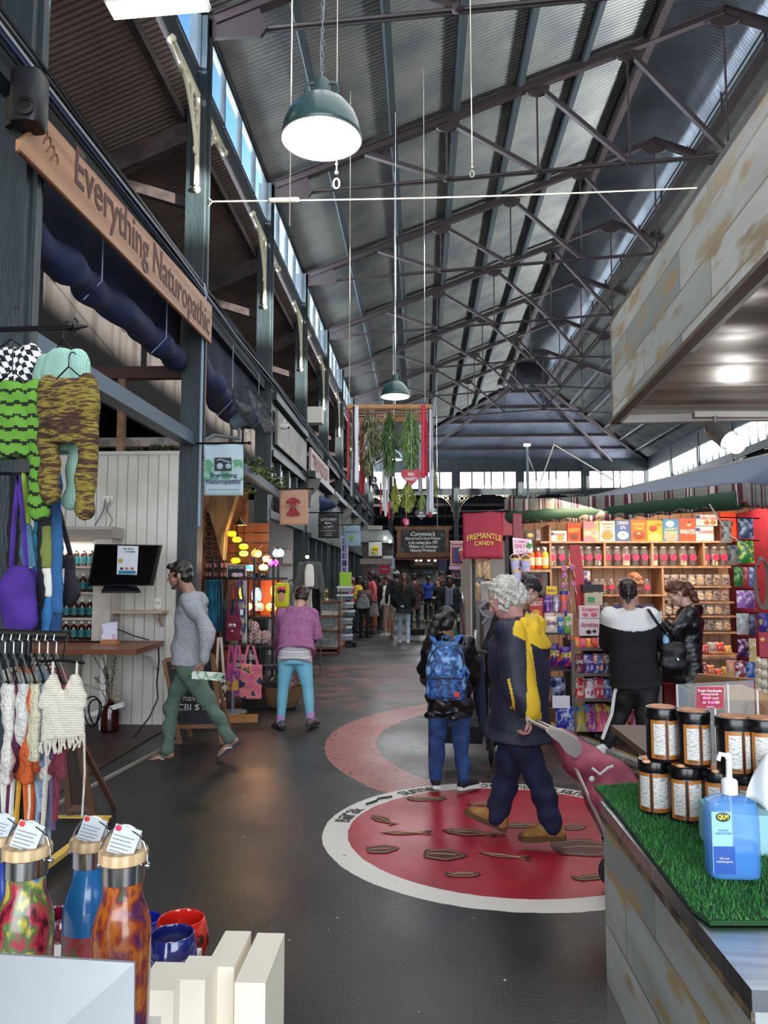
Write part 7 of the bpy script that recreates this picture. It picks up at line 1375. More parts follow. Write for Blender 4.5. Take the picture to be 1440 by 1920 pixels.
quad('fascia', [P(742, 1050, 30), P(836, 1050, 30), P(836, 1066, 30), P(742, 1066, 30)], M('#3a2c22', .7), -.1, t); quad('fascia_board', [P(768, 1052, 29.8), P(820, 1052, 29.8), P(820, 1064, 29.8), P(768, 1064, 29.8)], BLACK, -.03, t); lettering('Corynnes', M('#8a7a68', .6), t, P(794, 1058, 29.7), .7, .13, shear=.3)
mb = MB(); a, b_ = P(742, 1066, 30.2), P(836, 1120, 30.2); mb.bb(a.x, b_.x, 30.3, 30.5, 0, a.z); mb.build('back_wall', M('#9a948c', .7, c2='#55504a', ns=2), t, w=True); mb = MB(); mb.bb(a.x, b_.x, 29.5, 30.0, 0, .95); mb.build('counter', M('#b0a898', .6, c2='#4a443c', ns=3), t, w=True); mb = MB(); mb.bb(a.x-.1, b_.x+.1, 29.2, 30.5, 2.3, 2.36); mb.build('roof', M('#5a2430', .7), t, w=True)
quad('hanging_board', [P(774, 1068, 29.9), P(816, 1068, 29.9), P(816, 1078, 29.9), P(774, 1078, 29.9)], BLACK, -.03, t); lettering('SOUND', M('#6a8ab0', .6), t, P(803, 1073, 29.8), .4, .12, bold=.02)
for k, px in enumerate((781, 789, 804, 816)): q = thing('light_bulb', 'round glowing bulb on the dark soap stall fascia', 'light', P(px, 1050, 29.6), 'bulbs on the soap stall'); mb = MB(); mb.ball((0, 0, 0), .055, 10, 8); mb.build('bulb', M('#ffe8c0', .3, emit=8), q); mb = MB(); mb.lathe([(.03, .04), (.03, .12)], n=8); mb.build('bulb_holder', BLACK, q)
t = thing('market_stall', 'food stall with a curved glass canopy and downlights at the left of the aisle', 'stall', (P(700, 1, 22).x, 25.5, 0))
mb = MB(); mb.prism([P(672, 995, 26), P(728, 994, 26), P(736, 1006, 26), P(736, 1018, 26), P(672, 1016, 26)], (0, 1.5, 0)); mb.build('glass_canopy', M('#8a9490', .25, .3, alpha=.75), t, w=True)
mb = MB(); a, b_ = P(676, 1, 26).x, P(734, 1, 26).x; mb.bb(a, b_, 26.2, 27.4, 0, 1.0); mb.build('counter', M('#9a5a2c', .6), t, w=True); mb = MB(); mb.bb(a, b_, 27.5, 27.6, 0, P(1, 1018, 27).z); mb.build('back_wall', M('#8d8684', .6, c2='#4a3434', ns=1.5), t, w=True)
for px in (722, 731): mb = MB(); mb.ball(P(px, 1009+(px-722)*.7, 25.9), .05, 8, 6); mb.build('downlight', M('#ffffff', .3, emit=12), t, w=True)
mb = MB(); mb.prism([P(676, 1048, 26), P(735, 1048, 26), P(735, 1058, 26), P(676, 1058, 26)], (0, -.3, 0)); mb.build('striped_awning', M('#4a2c30', .8, c2='#c0b8b0', ns=6, wave='X', nd=0, lo=.45, hi=.55), t, w=True)
t = thing('direction_sign', 'small white sign reading SOUTH TC over the food stall', 'sign', P(704, 993, 25)); quad('board', [P(691, 986, 25), P(717, 986, 25), P(717, 993, 25), P(691, 993, 25)], M('#c9c6bc', .6), -.03, t); lettering('SOUTH TC', BLACK, t, P(704, 989.5, 24.9), .38, .07, bold=.02)
quad_ = [('red poster among the stalls beyond the shoppers', 712, 731, 1060, 1074, 27, '#c42a44', 'SALE'), ('white poster with a green bottle above the red poster', 718, 737, 1042, 1058, 26.5, '#d0d6d4', None), ('pale blue poster beside the white bottle poster', 732, 740, 1046, 1066, 26, '#9fb8cc', None), ('navy flag poster at the right of the soap stall', 822, 838, 1050, 1070, 26, '#1f2844', None), ('pink awning edge right of the soap stall', 842, 872, 1061, 1068, 15, '#c090b8', None)]
for lb, x0, x1, y0, y1, Y, col, tx in quad_:
    t = thing('poster', lb, 'poster', P((x0+x1)/2, y1, Y)); quad('sheet', [P(x0, y0, Y), P(x1, y0, Y), P(x1, y1, Y), P(x0, y1, Y)], M(col, .6), -.02, t)
    if tx: lettering(tx, WHITE, t, P((x0+x1)/2, (y0+y1)/2, Y-.05), .2, .08)
t = thing('tall_banner', 'tall white banner with big purple letters by the shopfronts', 'banner', P(646, 1080, 20)); quad('sheet', [P(639, 1006, 20), P(653, 1006, 20), P(653, 1082, 20), P(639, 1082, 20)], M('#d0ccdc', .6), -.02, t)
for k, s_ in enumerate('DEEIS'): lettering(s_, M('#4a3480', .6), t, P(646, 1014+14*k, 19.9), .12, .15, bold=.03)
for k, (px0, px1, Y, z1, col, lb) in enumerate(((735, 748, 33, 2.2, '#55504a', 'dim shelving unit left of the soap stall'), (838, 862, 22, 2.0, '#3a3634', 'dark shelving unit with jars right of the soap stall'), (850, 878, 26, 2.6, '#4a4442', 'grey stall wall behind the popcorn kiosk'))):
    t = thing('shelving_unit', lb, 'shelving', (P((px0+px1)/2, 1, Y).x, Y, 0)); a, b_ = P(px0, 1, Y).x, P(px1, 1, Y).x; mb = MB(); mb.bb(a, b_, Y, Y+.05, 0, z1); mb.build('back', M(col, .8), t, w=True)
    for z in (.4, .8, 1.2, 1.6): mb = MB(); mb.bb(a, b_, Y-.3, Y, z, z+.03); mb.build('shelf', M('#8a8078', .7), t, w=True)
    rnd.seed(k)
    for z in (.43, .83, 1.23, 1.63):
        x = a+.06
        while x < b_-.05: mb = MB(); h = rr(.1, .25); mb.lathe([(.04, 0), (.045, h*.7), (.02, h)], (x, Y-.15, z), 8); tag(mb.build('jar', M(rnd.choice(['#b0a890', '#6a7a5a', '#8a4a3a', '#d0ccc0', '#3a4a5a']), .5), smooth=True), 'small jar on the '+lb, 'jar', 'jars on the '+lb); x += rr(.12, .2)
# pushchair in front of the backpack woman
def pushchair(o, sc, rz, label, parts=True):
    t = thing('pushchair', label, 'pushchair', o, None, rz); FR = M('#1a1b1e', .4)
    for s_ in (-1, 1):
        mb = MB(); mb.tube([(s_*.24, -.42, 1.02), (s_*.25, -.28, .85), (s_*.26, .1, .32), (s_*.25, .42, .14)], .016, 8); mb.tube([(s_*.25, -.38, .12), (s_*.25, 0, .42), (s_*.24, .2, .75)], .014, 8); mb.build('frame', FR, t, smooth=True)
        for y, r in ((-.38, .12), (.42, .095)):
            mb = MB(); mb.tube([(s_*.28, y+r*.85*math.cos(a), r+r*.85*math.sin(a)) for a in [2*PI*i/20 for i in range(20)]], r*.17, 8, closed=True); wl = mb.build('wheel', M('#101012', .8), t, smooth=True); mb = MB(); [mb.bar((s_*.28, y, r), (s_*.28, y+r*.8*math.cos(a), r+r*.8*math.sin(a)), .012) for a in [2*PI*i/5 for i in range(5)]]; mb.lathe([(.03, -.02), (.03, .02)], (s_*.28, y, r), 10, ax=(1, 0, 0)); mb.build('spokes', M('#6a6c70', .4), wl)
    mb = MB(); mb.tube([(-.24, -.42, 1.02), (0, -.46, 1.04), (.24, -.42, 1.02)], .02, 8); mb.build('handlebar', M('#2a2a2c', .7), t, smooth=True)
    mb = MB(); loft(mb, [(V((0, y, z)), l_, V((0, .7, .7)), w_, .05) for y, z, w_ in ((.3, .42, .17), (.0, .45, .19), (-.15, .62, .19), (-.22, .9, .17))]); fuse(mb, 'seat', M('#1d1e24', .9), t, vox=.02, wr=.006)
    mb = MB(); mb.grid(lambda u, v: V((.2*math.cos(PI*v)*1.0, -.22+.36*u, .86+.22*math.sin(PI*v)*(1-.2*u))), 8, 12); mb.build('hood', M('#16171b', .8), t, solid=.01, smooth='all')
    mb = MB(); mb.box((0, -.12, .24), (.4, .45, .16), tap=1.1); mb.build('basket', M('#15161a', .9), t); t.scale = (sc, sc, sc); return t
pushchair(G(862, 1440)+V((.04, .58, 0)), .95, -.05, 'black pushchair pushed by the woman with the backpack')
pushchair(V((P(778, 1, 20.3).x, 20.3, 0)), .95, 0, 'small dark pushchair beside the woman in the long black top')
mb = MB(); mb.grid(lambda u, v: P(890, 1230, 6.3).lerp(P(908, 1370, 6.35), v)+V(((u-.5)*.13*(1-.5*v), .03*math.sin(u*5+v*4), 0)), 10, 16); tag(mb.build('draped_cloth', M('#1d2338', .9), solid=.006, smooth='all'), 'dark navy cloth draped down from the pushchair', 'cloth')
# shopping trolley
tr_ = thing('shopping_trolley', 'dusty red wheeled shopping trolley bag pulled by the white-haired man', 'trolley', G(1135, 1600)); RB = M('#a04a60', .75, c2='#8c3a50', ns=10)
tp, bt = P(1050, 1378, 4.45), P(1178, 1560, 4.05); ax_ = unit(bt-tp); sd_, up_ = frame(ax_, (0, 1, 0))
sd2 = V((0, 1, 0)); nn = ax_.cross(sd2).normalized(); nn = nn if nn.z > 0 else -nn
mb = MB(); loft(mb, [(tp.lerp(bt, u)+nn*o_, sd2, nn, w_, d_) for u, w_, d_, o_ in ((-.02, .10, .035, .0), (.08, .15, .07, .01), (.3, .17, .12, .03), (.6, .18, .15, .05), (.9, .18, .16, .04), (1.0, .17, .15, .04))], power=3); fuse(mb, 'bag', RB, tr_, vox=.010, it=3, wr=.04, wk=13, seed=4)
mb = MB(); mb.prism([P(*q, 4.24) for q in ((1024, 1372), (1034, 1366), (1056, 1372), (1084, 1388), (1092, 1400), (1090, 1412), (1080, 1422), (1062, 1412), (1048, 1392), (1036, 1384))], (.0, .025, .01)); mb.build('flap', M('#a39a94', .6), tr_, w=True)
hx = P(988, 1346, 4.6)
for s_ in (-1, 1): mb = MB(); mb.tube([hx+sd2*.08*s_, tp+sd2*.09*s_-ax_*.02, bt+sd2*.12*s_-nn*.12], .011, 8); mb.build('frame_tube', M('#b8b2a8', .35, .6), tr_, w=True)
mb = MB(); mb.tube([hx-sd2*.08, hx+sd2*.08], .016, 8); mb.build('handle', M('#c0b8b0', .5), tr_, w=True)
mb = MB(); mb.tube([P(1110, 1440, 4.0), P(1125, 1452, 3.98), P(1140, 1440, 4.0), P(1150, 1436, 4.0)], .007, 6); mb.ball(P(1110, 1461, 4.0), .015, 8, 6); mb.build('drawcord', WHITE, tr_, w=True)
for s_ in (-1, 1): mb = MB(); mb.tube([V((bt.x-.02, bt.y+s_*.2, .09))+V((.075*math.cos(a), 0, .075*math.sin(a))) for a in [2*PI*i/20 for i in range(20)]], .016, 8, closed=True); mb.lathe([(.07, -.008), (.07, .008)], V((bt.x-.02, bt.y+s_*.2, .09)), 16, ax=(0, 1, 0)); mb.build('wheel', M('#26262a', .7), tr_, w=True, smooth=True)
mb = MB(); mb.tube([V((bt.x-.02, bt.y-.2, .09)), V((bt.x-.02, bt.y+.2, .09))], .01, 6); [mb.tube([V((bt.x-.02, bt.y+s_*.12, .09)), bt+sd2*.12*s_-nn*.12], .01, 6) for s_ in (-1, 1)]; mb.build('axle', IRON, tr_, w=True)
# floor art drawings
DKM, GLD = M('#4a1a1c', .6), M('#a58458', .5)
def beast(px, py, ang, L_, kind, k):
    c = G(px, py)+V((0, 0, .003)); R_ = Matrix.Rotation(ang, 3, 'Z'); T = lambda x, y: c+R_ @ V((x*L_, y*L_, 0)); mb = MB()
    if kind == 'fish': pts = [(-.5, 0), (-.35, .14), (-.05, .2), (.2, .1), (.34, .02), (.5, .14), (.46, 0), (.5, -.14), (.34, -.02), (.2, -.1), (-.05, -.2), (-.35, -.14)]
    elif kind == 'ray': pts = [(.5*math.cos(a)*(1+.15*math.cos(3*a)), .36*math.sin(a)*(1+.1*math.cos(5*a))) for a in [2*PI*i/16 for i in range(16)]]
    elif kind == 'crab': pts = [(-.3, -.2), (-.5, -.05), (-.45, .2), (-.3, .05), (-.2, .15), (.2, .15), (.3, .05), (.45, .2), (.5, -.05), (.3, -.2)]
    else: pts = [(-.5, .05), (-.2, .12), (.1, .05), (.3, .04), (.5, .16), (.42, 0), (.5, -.12), (.3, -.02), (.1, -.06), (-.2, -.08)]
    mb.prism([T(*p) for p in pts], (0, 0, .001)); o = mb.build('painted_animal', DKM, floor)
    g = MB(); g.tube([T(x*.8, y*.8)+V((0, 0, .0015)) for x, y in pts], .0022, 4, closed=True); g.tube([T(-.3, 0)+V((0, 0, .0015)), T(0, .04)+V((0, 0, .0015)), T(.3, 0)+V((0, 0, .0015))], .0035, 4); g.build('painted_outline', GLD, o)
for k, a in enumerate(((800, 1498, .1, .30, 'crab'), (905, 1508, .3, .22, 'crab'), (718, 1538, -.9, .26, 'fish'), (762, 1563, .1, .34, 'lizard'), (880, 1562, -.25, .36, 'fish'), (714, 1593, .2, .20, 'ray'), (830, 1603, -.1, .26, 'ray'), (868, 1640, .1, .20, 'crab'), (945, 1606, -.25, .32, 'lizard'), (1092, 1590, .1, .42, 'ray'), (1108, 1645, .3, .22, 'crab'), (980, 1548, .1, .3, 'fish'), (1075, 1552, .2, .16, 'ray'))): beast(*a, k)
IK = M('#3a3836', .8)
def ring_text(s_, a0, a1, r, flip=1):
    n = len(s_)
    for i, ch in enumerate(s_):
        if ch == ' ': continue
        a = a0+(a1-a0)*(i+.5)/n; c = V((CIR[0]+r*math.cos(a), CIR[1]+r*math.sin(a), .004)); lettering(ch, IK, floor, c, .055, .10, rot=(0, 0, a-PI/2), w=False, name='floor_lettering', depth=.001)
ring_text('Birak', math.radians(172), math.radians(155), 1.10); ring_text('Summer', math.radians(131), math.radians(112), 1.10); ring_text('December-January', math.radians(95), math.radians(40), 1.10)
mb = MB(); R_ = CIR; mb.tube([(R_[0]+1.1*math.cos(a)+.03*math.sin(q*9), R_[1]+1.1*math.sin(a), .005) for q, a in enumerate([math.radians(x) for x in (150, 145, 141, 137)])], .01, 4); mb.build('painted_mark', IK, floor)
# ---------------------------------------------------------------- kiosk at the near right
def plank_mat(name, scale, sy, k1='#727c7c', k2='#c4cac4'):
    m = bpy.data.materials.new(name); m.use_nodes = True; nt = m.node_tree; N = nt.nodes; L = nt.links.new; b = N['Principled BSDF']; b.inputs['Roughness'].default_value = .5
    tc = N.new('ShaderNodeTexCoord'); sx = N.new('ShaderNodeSeparateXYZ'); cb = N.new('ShaderNodeCombineXYZ'); L(tc.outputs['Object'], sx.inputs[0]); L(sx.outputs[1], cb.inputs[0]); L(sx.outputs[2], cb.inputs[1]); L(sx.outputs[0], cb.inputs[2])
    n1 = N.new('ShaderNodeTexNoise'); n1.inputs['Scale'].default_value = 5; n1.inputs['Detail'].default_value = 5; mp = N.new('ShaderNodeMapping'); mp.inputs['Scale'].default_value = (1, 3.2, 1); L(cb.outputs[0], mp.inputs[0]); L(mp.outputs[0], n1.inputs['Vector'])
    br = N.new('ShaderNodeTexBrick'); br.inputs['Scale'].default_value = scale; br.inputs['Brick Width'].default_value = 1.0; br.inputs['Row Height'].default_value = sy; br.inputs['Mortar Size'].default_value = .004; br.inputs['Bias'].default_value = 0; br.offset = .37
    br.inputs['Color1'].default_value = hexc(k1); br.inputs['Color2'].default_value = hexc(k2); br.inputs['Mortar'].default_value = hexc('#8a7a5c'); L(cb.outputs[0], br.inputs['Vector'])
    r = N.new('ShaderNodeValToRGB'); L(n1.outputs['Fac'], r.inputs[0]); r.color_ramp.elements[0].position = .52; r.color_ramp.elements[1].position = .64
    mx = N.new('ShaderNodeMix'); mx.data_type = 'RGBA'; L(r.outputs[0], mx.inputs[0]); L(br.outputs[0], mx.inputs[6]); mx.inputs[7].default_value = hexc('#b09a6c')
    n2 = N.new('ShaderNodeTexNoise'); n2.inputs['Scale'].default_value = 2.2; n2.inputs['Detail'].default_value = 6; mp2 = N.new('ShaderNodeMapping'); mp2.inputs['Scale'].default_value = (1, 5, 1); L(cb.outputs[0], mp2.inputs[0]); L(mp2.outputs[0], n2.inputs['Vector'])
    mx2 = N.new('ShaderNodeMix'); mx2.data_type = 'RGBA'; mx2.blend_type = 'MULTIPLY'; mx2.inputs[0].default_value = .5; L(mx.outputs[2], mx2.inputs[6]); L(n2.outputs['Color'], mx2.inputs[7])
    r2 = N.new('ShaderNodeValToRGB'); L(n2.outputs['Fac'], r2.inputs[0]); r2.color_ramp.elements[0].position = .3; r2.color_ramp.elements[0].color = (.35, .36, .37, 1); r2.color_ramp.elements[1].position = .7; r2.color_ramp.elements[1].color = (1, 1, 1, 1)
    L(r2.outputs[0], mx2.inputs[7]); L(mx2.outputs[2], b.inputs['Base Color']); return m
ZK = 1.05; A = G(1130, 1502, ZK); Nn = G(1414, 1852, ZK); kd = unit(A-Nn); kn = V((kd.y, -kd.x, 0)); 
ki = thing('kiosk_counter', 'worn grey plank clad kiosk counter with a steel top', 'counter', (A.x+.5, 1.5, 0)); PM = plank_mat('weathered_planks', 1.6, .24, '#7f8987', '#d8dcd6')
Fr = A+kn*1.6; Nr = Nn+kn*1.6; ofs = lambda p, z: V((p.x, p.y, z))
mb = MB(); mb.prism([ofs(A, 0), ofs(Nn, 0), ofs(Nr, 0), ofs(Fr, 0)], (0, 0, ZK-.03)); mb.build('cladding', PM, ki, w=True)
o_ = kn*-.006; mb = MB(); mb.prism([ofs(A+o_, ZK-.03), ofs(Nn+o_-kd*.006, ZK-.03), ofs(Nr-kd*.006, ZK-.03), ofs(Fr, ZK-.03)], (0, 0, .03)); mb.build('steel_top', M('#8d9299', .28, 1, c2='#a9adb3', ns=9, stretch=(.4, 5, 1)), ki, w=True)
mb = MB(); mb.bar(ofs(A, ZK-.04)-kn*.003, ofs(Nn, ZK-.04)-kn*.003, .006, .014, up=(0, 0, 1)); mb.build('edge_strip', M('#7a6a4a', .5, c2='#3a3430', ns=20), ki, w=True)
tf = thing('artificial_turf', 'green artificial turf mat spread on the kiosk counter', 'mat', (A.x+.4, 1.7, ZK))
pp = [G(*q, ZK) for q in ((1115, 1481), (1205, 1475), (1600, 1466), (1600, 1738), (1332, 1738), (1296, 1712), (1152, 1522))]
mb = MB(); mb.prism([ofs(p, ZK+.002) for p in pp], (0, 0, .008)); mb.build('backing', M('#16401c', .9), tf, w=True)
mb = MB(); rnd.seed(9); poly = [(p.x, p.y) for p in pp]
def inside(x, y):
    c = False; n = len(poly)
    for i in range(n):
        x1, y1 = poly[i]; x2, y2 = poly[i-1]
        if (y1 > y) != (y2 > y) and x < (x2-x1)*(y-y1)/(y2-y1)+x1: c = not c
    return c
xs = [p[0] for p in poly]; ys = [p[1] for p in poly]; cnt = 0
while cnt < 26000:
    x, y = rr(min(xs), min(1.35, max(xs))), rr(min(ys), max(ys))
    if inside(x, y):
        a = rr(0, 6.28); h = rr(.006, .013); dx, dy = .0011*math.cos(a), .0011*math.sin(a); lx_, ly_ = rr(-.006, .006), rr(-.006, .006); z = ZK+.009; k = len(mb.v)
        mb.v += [(x-dx, y-dy, z), (x+dx, y+dy, z), (x+lx_, y+ly_, z+h)]; mb.f.append((k, k+1, k+2)); mb.m.append(cnt % 3); cnt += 1
g_ = mb.build('turf_pile', [M('#2f7a34', .7), M('#1f6428', .7), M('#4a9a48', .7)], tf, w=True); g_['kind'] = 'stuff'
# canopy over the kiosk
A0, A1 = P(1148, 796, 2.95), P(1145, 600, 2.95); dC = V((math.sin(math.radians(3.1)), -math.cos(math.radians(3.1)), 0)); dC = unit(V((-(868-790)/1440, -1, 0)))
rt = V((-dC.y, dC.x, 0)); rt = rt if rt.x > 0 else -rt
cn_ = thing('kiosk_canopy', 'weathered plank fascia canopy with a steel underside above the kiosk', 'canopy', (1.5, 1.6, A0.z))
z0, z1 = A0.z, A1.z; c0 = V((A0.x, A0.y, z0)); mb = MB()
mb.prism([c0, c0+dC*3.2, c0+dC*3.2+UP*(z1-z0-.15), c0+UP*(z1-z0)], rt*.03); mb.build('side_fascia', plank_mat('canopy_planks', 1.5, .17, '#98a29f', '#e8ece4'), cn_, w=True)
mb = MB(); mb.prism([c0, c0+rt*3, c0+rt*3+UP*(z1-z0), c0+UP*(z1-z0)], dC*.03); mb.build('front_fascia', M('#b5b0aa', .5), cn_, w=True)
mb = MB(); u0 = c0+rt*.03+dC*.03; mb.grid(lambda u, v: u0+dC*3.1*u+rt*2.9*v+UP*(.03+.012*math.sin(u*70)), 60, 2); mb.build('steel_soffit', M('#c4c0ba', .4, .85, c2='#9a968f', ns=3, stretch=(.3, 6, 1)), cn_, w=True, smooth='all')
mb = MB(); mb.bar(c0+dC*.02+UP*.004, c0+dC*3.2+UP*.004+rt*0, .03, .012); mb.build('bottom_edge', M('#6a5a4a', .6), cn_, w=True)
mb = MB(); mb.prism([c0+UP*(z1-z0-.02), c0+dC*3.2+UP*(z1-z0-.17), c0+dC*3.2+rt*3+UP*(z1-z0-.17), c0+rt*3+UP*(z1-z0)], UP*.02); mb.build('top_panel', M('#8a8680', .6), cn_, w=True)
sl = thing('spotlight', 'white track spotlight hanging under the kiosk canopy', 'light', P(1345, 790, 2.7)); mb = MB(); mb.bar(P(1300, 778, 2.7), P(1440, 778, 2.7), .03, .02); mb.build('track', M('#a8a49e', .4, .5), sl, w=True)
p0 = P(1341, 780, 2.68); p1, p2 = P(1336, 805, 2.68), P(1368, 826, 2.62); mb = MB(); mb.tube([p0, P(1342, 800, 2.68)], .008, 8); d_ = unit(p2-p1); mb.lathe([(.02, -.02), (.03, 0), (.032, (p2-p1).length*.7), (.036, (p2-p1).length)], p1, 16, ax=d_); mb.build('lamp_body', M('#8a8682', .35, .5), sl, w=True, smooth=True); mb = MB(); mb.ball(p2+d_*.03, .03, 14, 10); mb.build('lamp_glass', M('#ffffff', .3, emit=12), sl, w=True, smooth='all')
L = bpy.data.lights.new('spot_glow', 'POINT'); L.energy = 1; L.shadow_soft_size = .03; o = bpy.data.objects.new('spot_glow', L); COL.objects.link(o); o.location = p2+d_*.06
# supplement tubs
tb = None; ORG2 = M('#b5702a', .45, c2='#9a5c20', ns=4)
def tub(loc, rz, label, grp=None):
    global tb
    if tb is None:
        tb = thing('supplement_tub', label, 'tub', loc); R = .038
        mb = MB(); mb.lathe([(R*.92, 0), (R*.98, .006), (R*.98, .10), (R*.9, .106), (0, .106)], n=28); mb.build('body', M('#121214', .3), tb, smooth=True)
        mb = MB(); mb.lathe([(R*1.0, .1), (R*1.02, .103), (R*1.02, .122), (R*.97, .126), (R*.86, .127), (0, .127)], n=28); mb.build('lid', M('#0e0e10', .25), tb, smooth=True)
        mb = MB(); mb.lathe([(R*.8, .127), (R*.8, .1285), (0, .1285)], n=24); mb.build('lid_label', M('#d8843c', .4, c2='#a85a2c', ns=20), tb)
        def arc(a0, a1, z0_, z1_, r, m_, nm):
            mb = MB(); mb.grid(lambda u, v: V((r*math.sin(a0+(a1-a0)*u), -r*math.cos(a0+(a1-a0)*u), z0_+(z1_-z0_)*v)), 12, 1); return mb.build(nm, m_, tb, smooth='all')
        lb = arc(-1.15, 1.9, .008, .098, R*1.0, ORG2, 'wrap_label')
        DT = M('#cfcfc8', .5, c2='#8a8a86', ns=160, nd=1, lo=.5, hi=.7, stretch=(.5, .5, 2))
        for a0, a1, nm in ((-.95, -.25, 'facts_panel'), (.0, .95, 'text_panel')):
            mb = MB(); mb.grid(lambda u, v: V((R*1.012*math.sin(a0+(a1-a0)*u), -R*1.012*math.cos(a0+(a1-a0)*u), .018+.072*v)), 10, 1); mb.build(nm, DT, lb, smooth='all')
        for k in range(9): a0 = -.85+.055*k; mb = MB(); mb.grid(lambda u, v: V((R*1.02*math.sin(a0+.02*u), -R*1.02*math.cos(a0+.02*u), .011+.008*v)), 1, 1); mb.build('barcode_line', BLACK, lb)
        for a0, a1 in ((-.2, -.06),): mb = MB(); mb.grid(lambda u, v: V((R*1.015*math.sin(a0+(a1-a0)*u), -R*1.015*math.cos(a0+(a1-a0)*u), .008+.09*v)), 4, 1); mb.build('black_band', M('#151517', .4), lb, smooth='all')
        r = tb
    else: r = dup(tb, loc, None, label)
    r.location = loc; r.rotation_euler.z = rz; r['label'] = label; return r
def onz(px, py, z): return G(px, py, z)
ZT = ZK+.012
lowr = [(1229, 1530), (1287, 1545), (1349, 1552), (1402, 1558)]; nl = ('first', 'second', 'third', 'fourth')
for k, (px, py) in enumerate(lowr): p = G(px, py-8, ZT); tub(p, (-.35, -.1, 0, .2)[k], '%s tub from the left in the lower row of black and orange supplement tubs' % nl[k])
for k, (px, py) in enumerate(((1243, 1432), (1302, 1442), (1378, 1458), (1434, 1462))): p = G(px, py-8, ZT+.1285); tub(p, (.12, .22, .3, .1)[k], '%s tub from the left in the upper row of stacked supplement tubs' % nl[k])
for k, (px, py) in enumerate(((1212, 1428), (1276, 1436), (1342, 1446))): mb = MB(); mb.ball(G(px, py, ZT+.132), (.010, .008, .004), 8, 6); tag(mb.build('torn_foil', M('#d8a07a', .5)), ('scrap of orange foil on the first lower tub', 'scrap of orange foil on the second lower tub', 'scrap of orange foil on the third lower tub')[k], 'foil')
# sanitiser bottle and tissues
c = G(1374, 1640, ZT+.004); s_ = c.y/1440; sb = thing('sanitiser_bottle', 'clear blue hand sanitiser pump bottle on the turf', 'bottle', c)
W = 92*s_/2; Hh = 140*s_; BL = M('#5c9ae0', .05, alpha=.5, coat=.5)
mb = MB(); loft(mb, [(V((0, 0, z*Hh)), l_, f, W*w_, W*.55*w_) for z, w_ in ((0, .93), (.03, .98), (.3, 1), (.7, 1), (.92, .93), (.98, .55), (1.0, .32))], n=28, power=3.6); mb.build('bottle', BL, sb, smooth=True)
mb = MB(); loft(mb, [(V((0, 0, z*Hh)), l_, f, W*.9*w_, W*.47) for z, w_ in ((.02, 1), (.15, 1), (.38, 1), (.4, .98))], n=24, power=3.6); mb.build('gel', M('#3c86d8', .1, alpha=.6), sb, smooth=True)
mb = MB(); mb.lathe([(W*.30, Hh*1.0), (W*.30, Hh*1.16), (W*.26, Hh*1.18), (W*.12, Hh*1.2), (W*.1, Hh*1.42), (W*.13, Hh*1.43), (W*.13, Hh*1.5), (0, Hh*1.52)], n=20); mb.tube([(0, 0, Hh*1.47), (-W*.35, -.004, Hh*1.5), (-W*.45, -.006, Hh*1.42)], W*.09, 8); mb.build('pump', M('#e4e6ea', .35), sb, smooth=True)
mb = MB(); mb.tube([(0, 0, Hh), (W*.05, 0, Hh*.1)], .0025, 6); mb.build('dip_tube', M('#d8e4f0', .3), sb)
mb = MB(); mb.box((-W*.55, -W*.54, Hh*.45), (W*.75, .001, Hh*.75)); lb = mb.build('label', M('#8fc0e8', .4), sb); mb = MB(); mb.box((-W*.5, -W*.56, Hh*.24), (W*.8, .001, Hh*.33)); mb.build('blue_panel', M('#1f4fa0', .4), lb); mb = MB(); mb.ball((-W*.5, -W*.56, Hh*.76), (W*.28, .001, W*.18), 16, 8); lo_ = mb.build('logo_oval', M('#2c3a2c', .4), lb)
lettering('QLM', M('#d8d020', .4), lb, (-W*.5, -W*.575, Hh*.76), W*.4, W*.2, w=False, depth=.0008, bold=.03); lettering('HAND\nSANITISER', M('#3a6ab0', .4), lb, (-W*.5, -W*.56, Hh*.58), W*.6, W*.2, w=False, depth=.0008); lettering('kills most\ncommon germs', WHITE, lb, (-W*.5, -W*.575, Hh*.24), W*.6, W*.22, w=False, depth=.0008)
tx = thing('tissue_box', 'pale teal tissue box with a white tissue pulled up', 'box', G(1420, 1608, ZT)); p = G(1395, 1600, ZT); mb = MB(); mb.box(p+V((.05, .04, .04)), (.22, .11, .08), rz=-.12); mb.build('box', M('#9ccac4', .5, c2='#7fb8c8', ns=5), tx, w=True)
mb = MB(); q = p+V((.065, .04, .08)); mb.grid(lambda u, v: q+V(((u-.5)*.09*(1-.5*v)+.02*v, .02*math.sin(u*9+v*3)*(1-v*.4), .105*v+.015*math.sin(u*7))), 14, 10); mb.build('tissue', M('#dfe4e8', .7), tx, w=True, solid=.001, smooth='all')
# side table with honeycomb stand and cardboard box
st_ = thing('side_table', 'small table behind the tubs carrying the honeycomb stand and carton', 'table', (1.55, 3.3, 0)); mb = MB(); mb.bb(.95, 2.6, 2.5, 4.0, .86, .89); mb.build('table_top', M('#5a4638', .6), st_, w=True)
for x, y in ((1.0, 2.55), (2.5, 2.55), (1.35, 3.95), (2.5, 3.95)): mb = MB(); mb.bb(x-.02, x+.02, y-.02, y+.02, 0, .86); mb.build('leg', M('#3a2c24', .6), st_, w=True)
ac = thing('acrylic_stand', 'clear acrylic display stand with upright walls behind the tubs', 'stand', (1.02, 2.65, .89)); YA = 2.62; ACR = M('#dfe8ea', .05, alpha=.16)
zt_ = P(1, 1275, YA).z; x0, x1, x2 = P(1228, 1, YA).x, P(1282, 1, YA-.15).x, P(1378, 1, YA-.0).x
mb = MB(); mb.prism([(x0, YA, .89), (x2+.02, YA+.12, .89), (x2+.02, YA+.12, zt_), (x0, YA, zt_)], (0, .005, 0)); mb.build('back_sheet', ACR, ac, w=True)
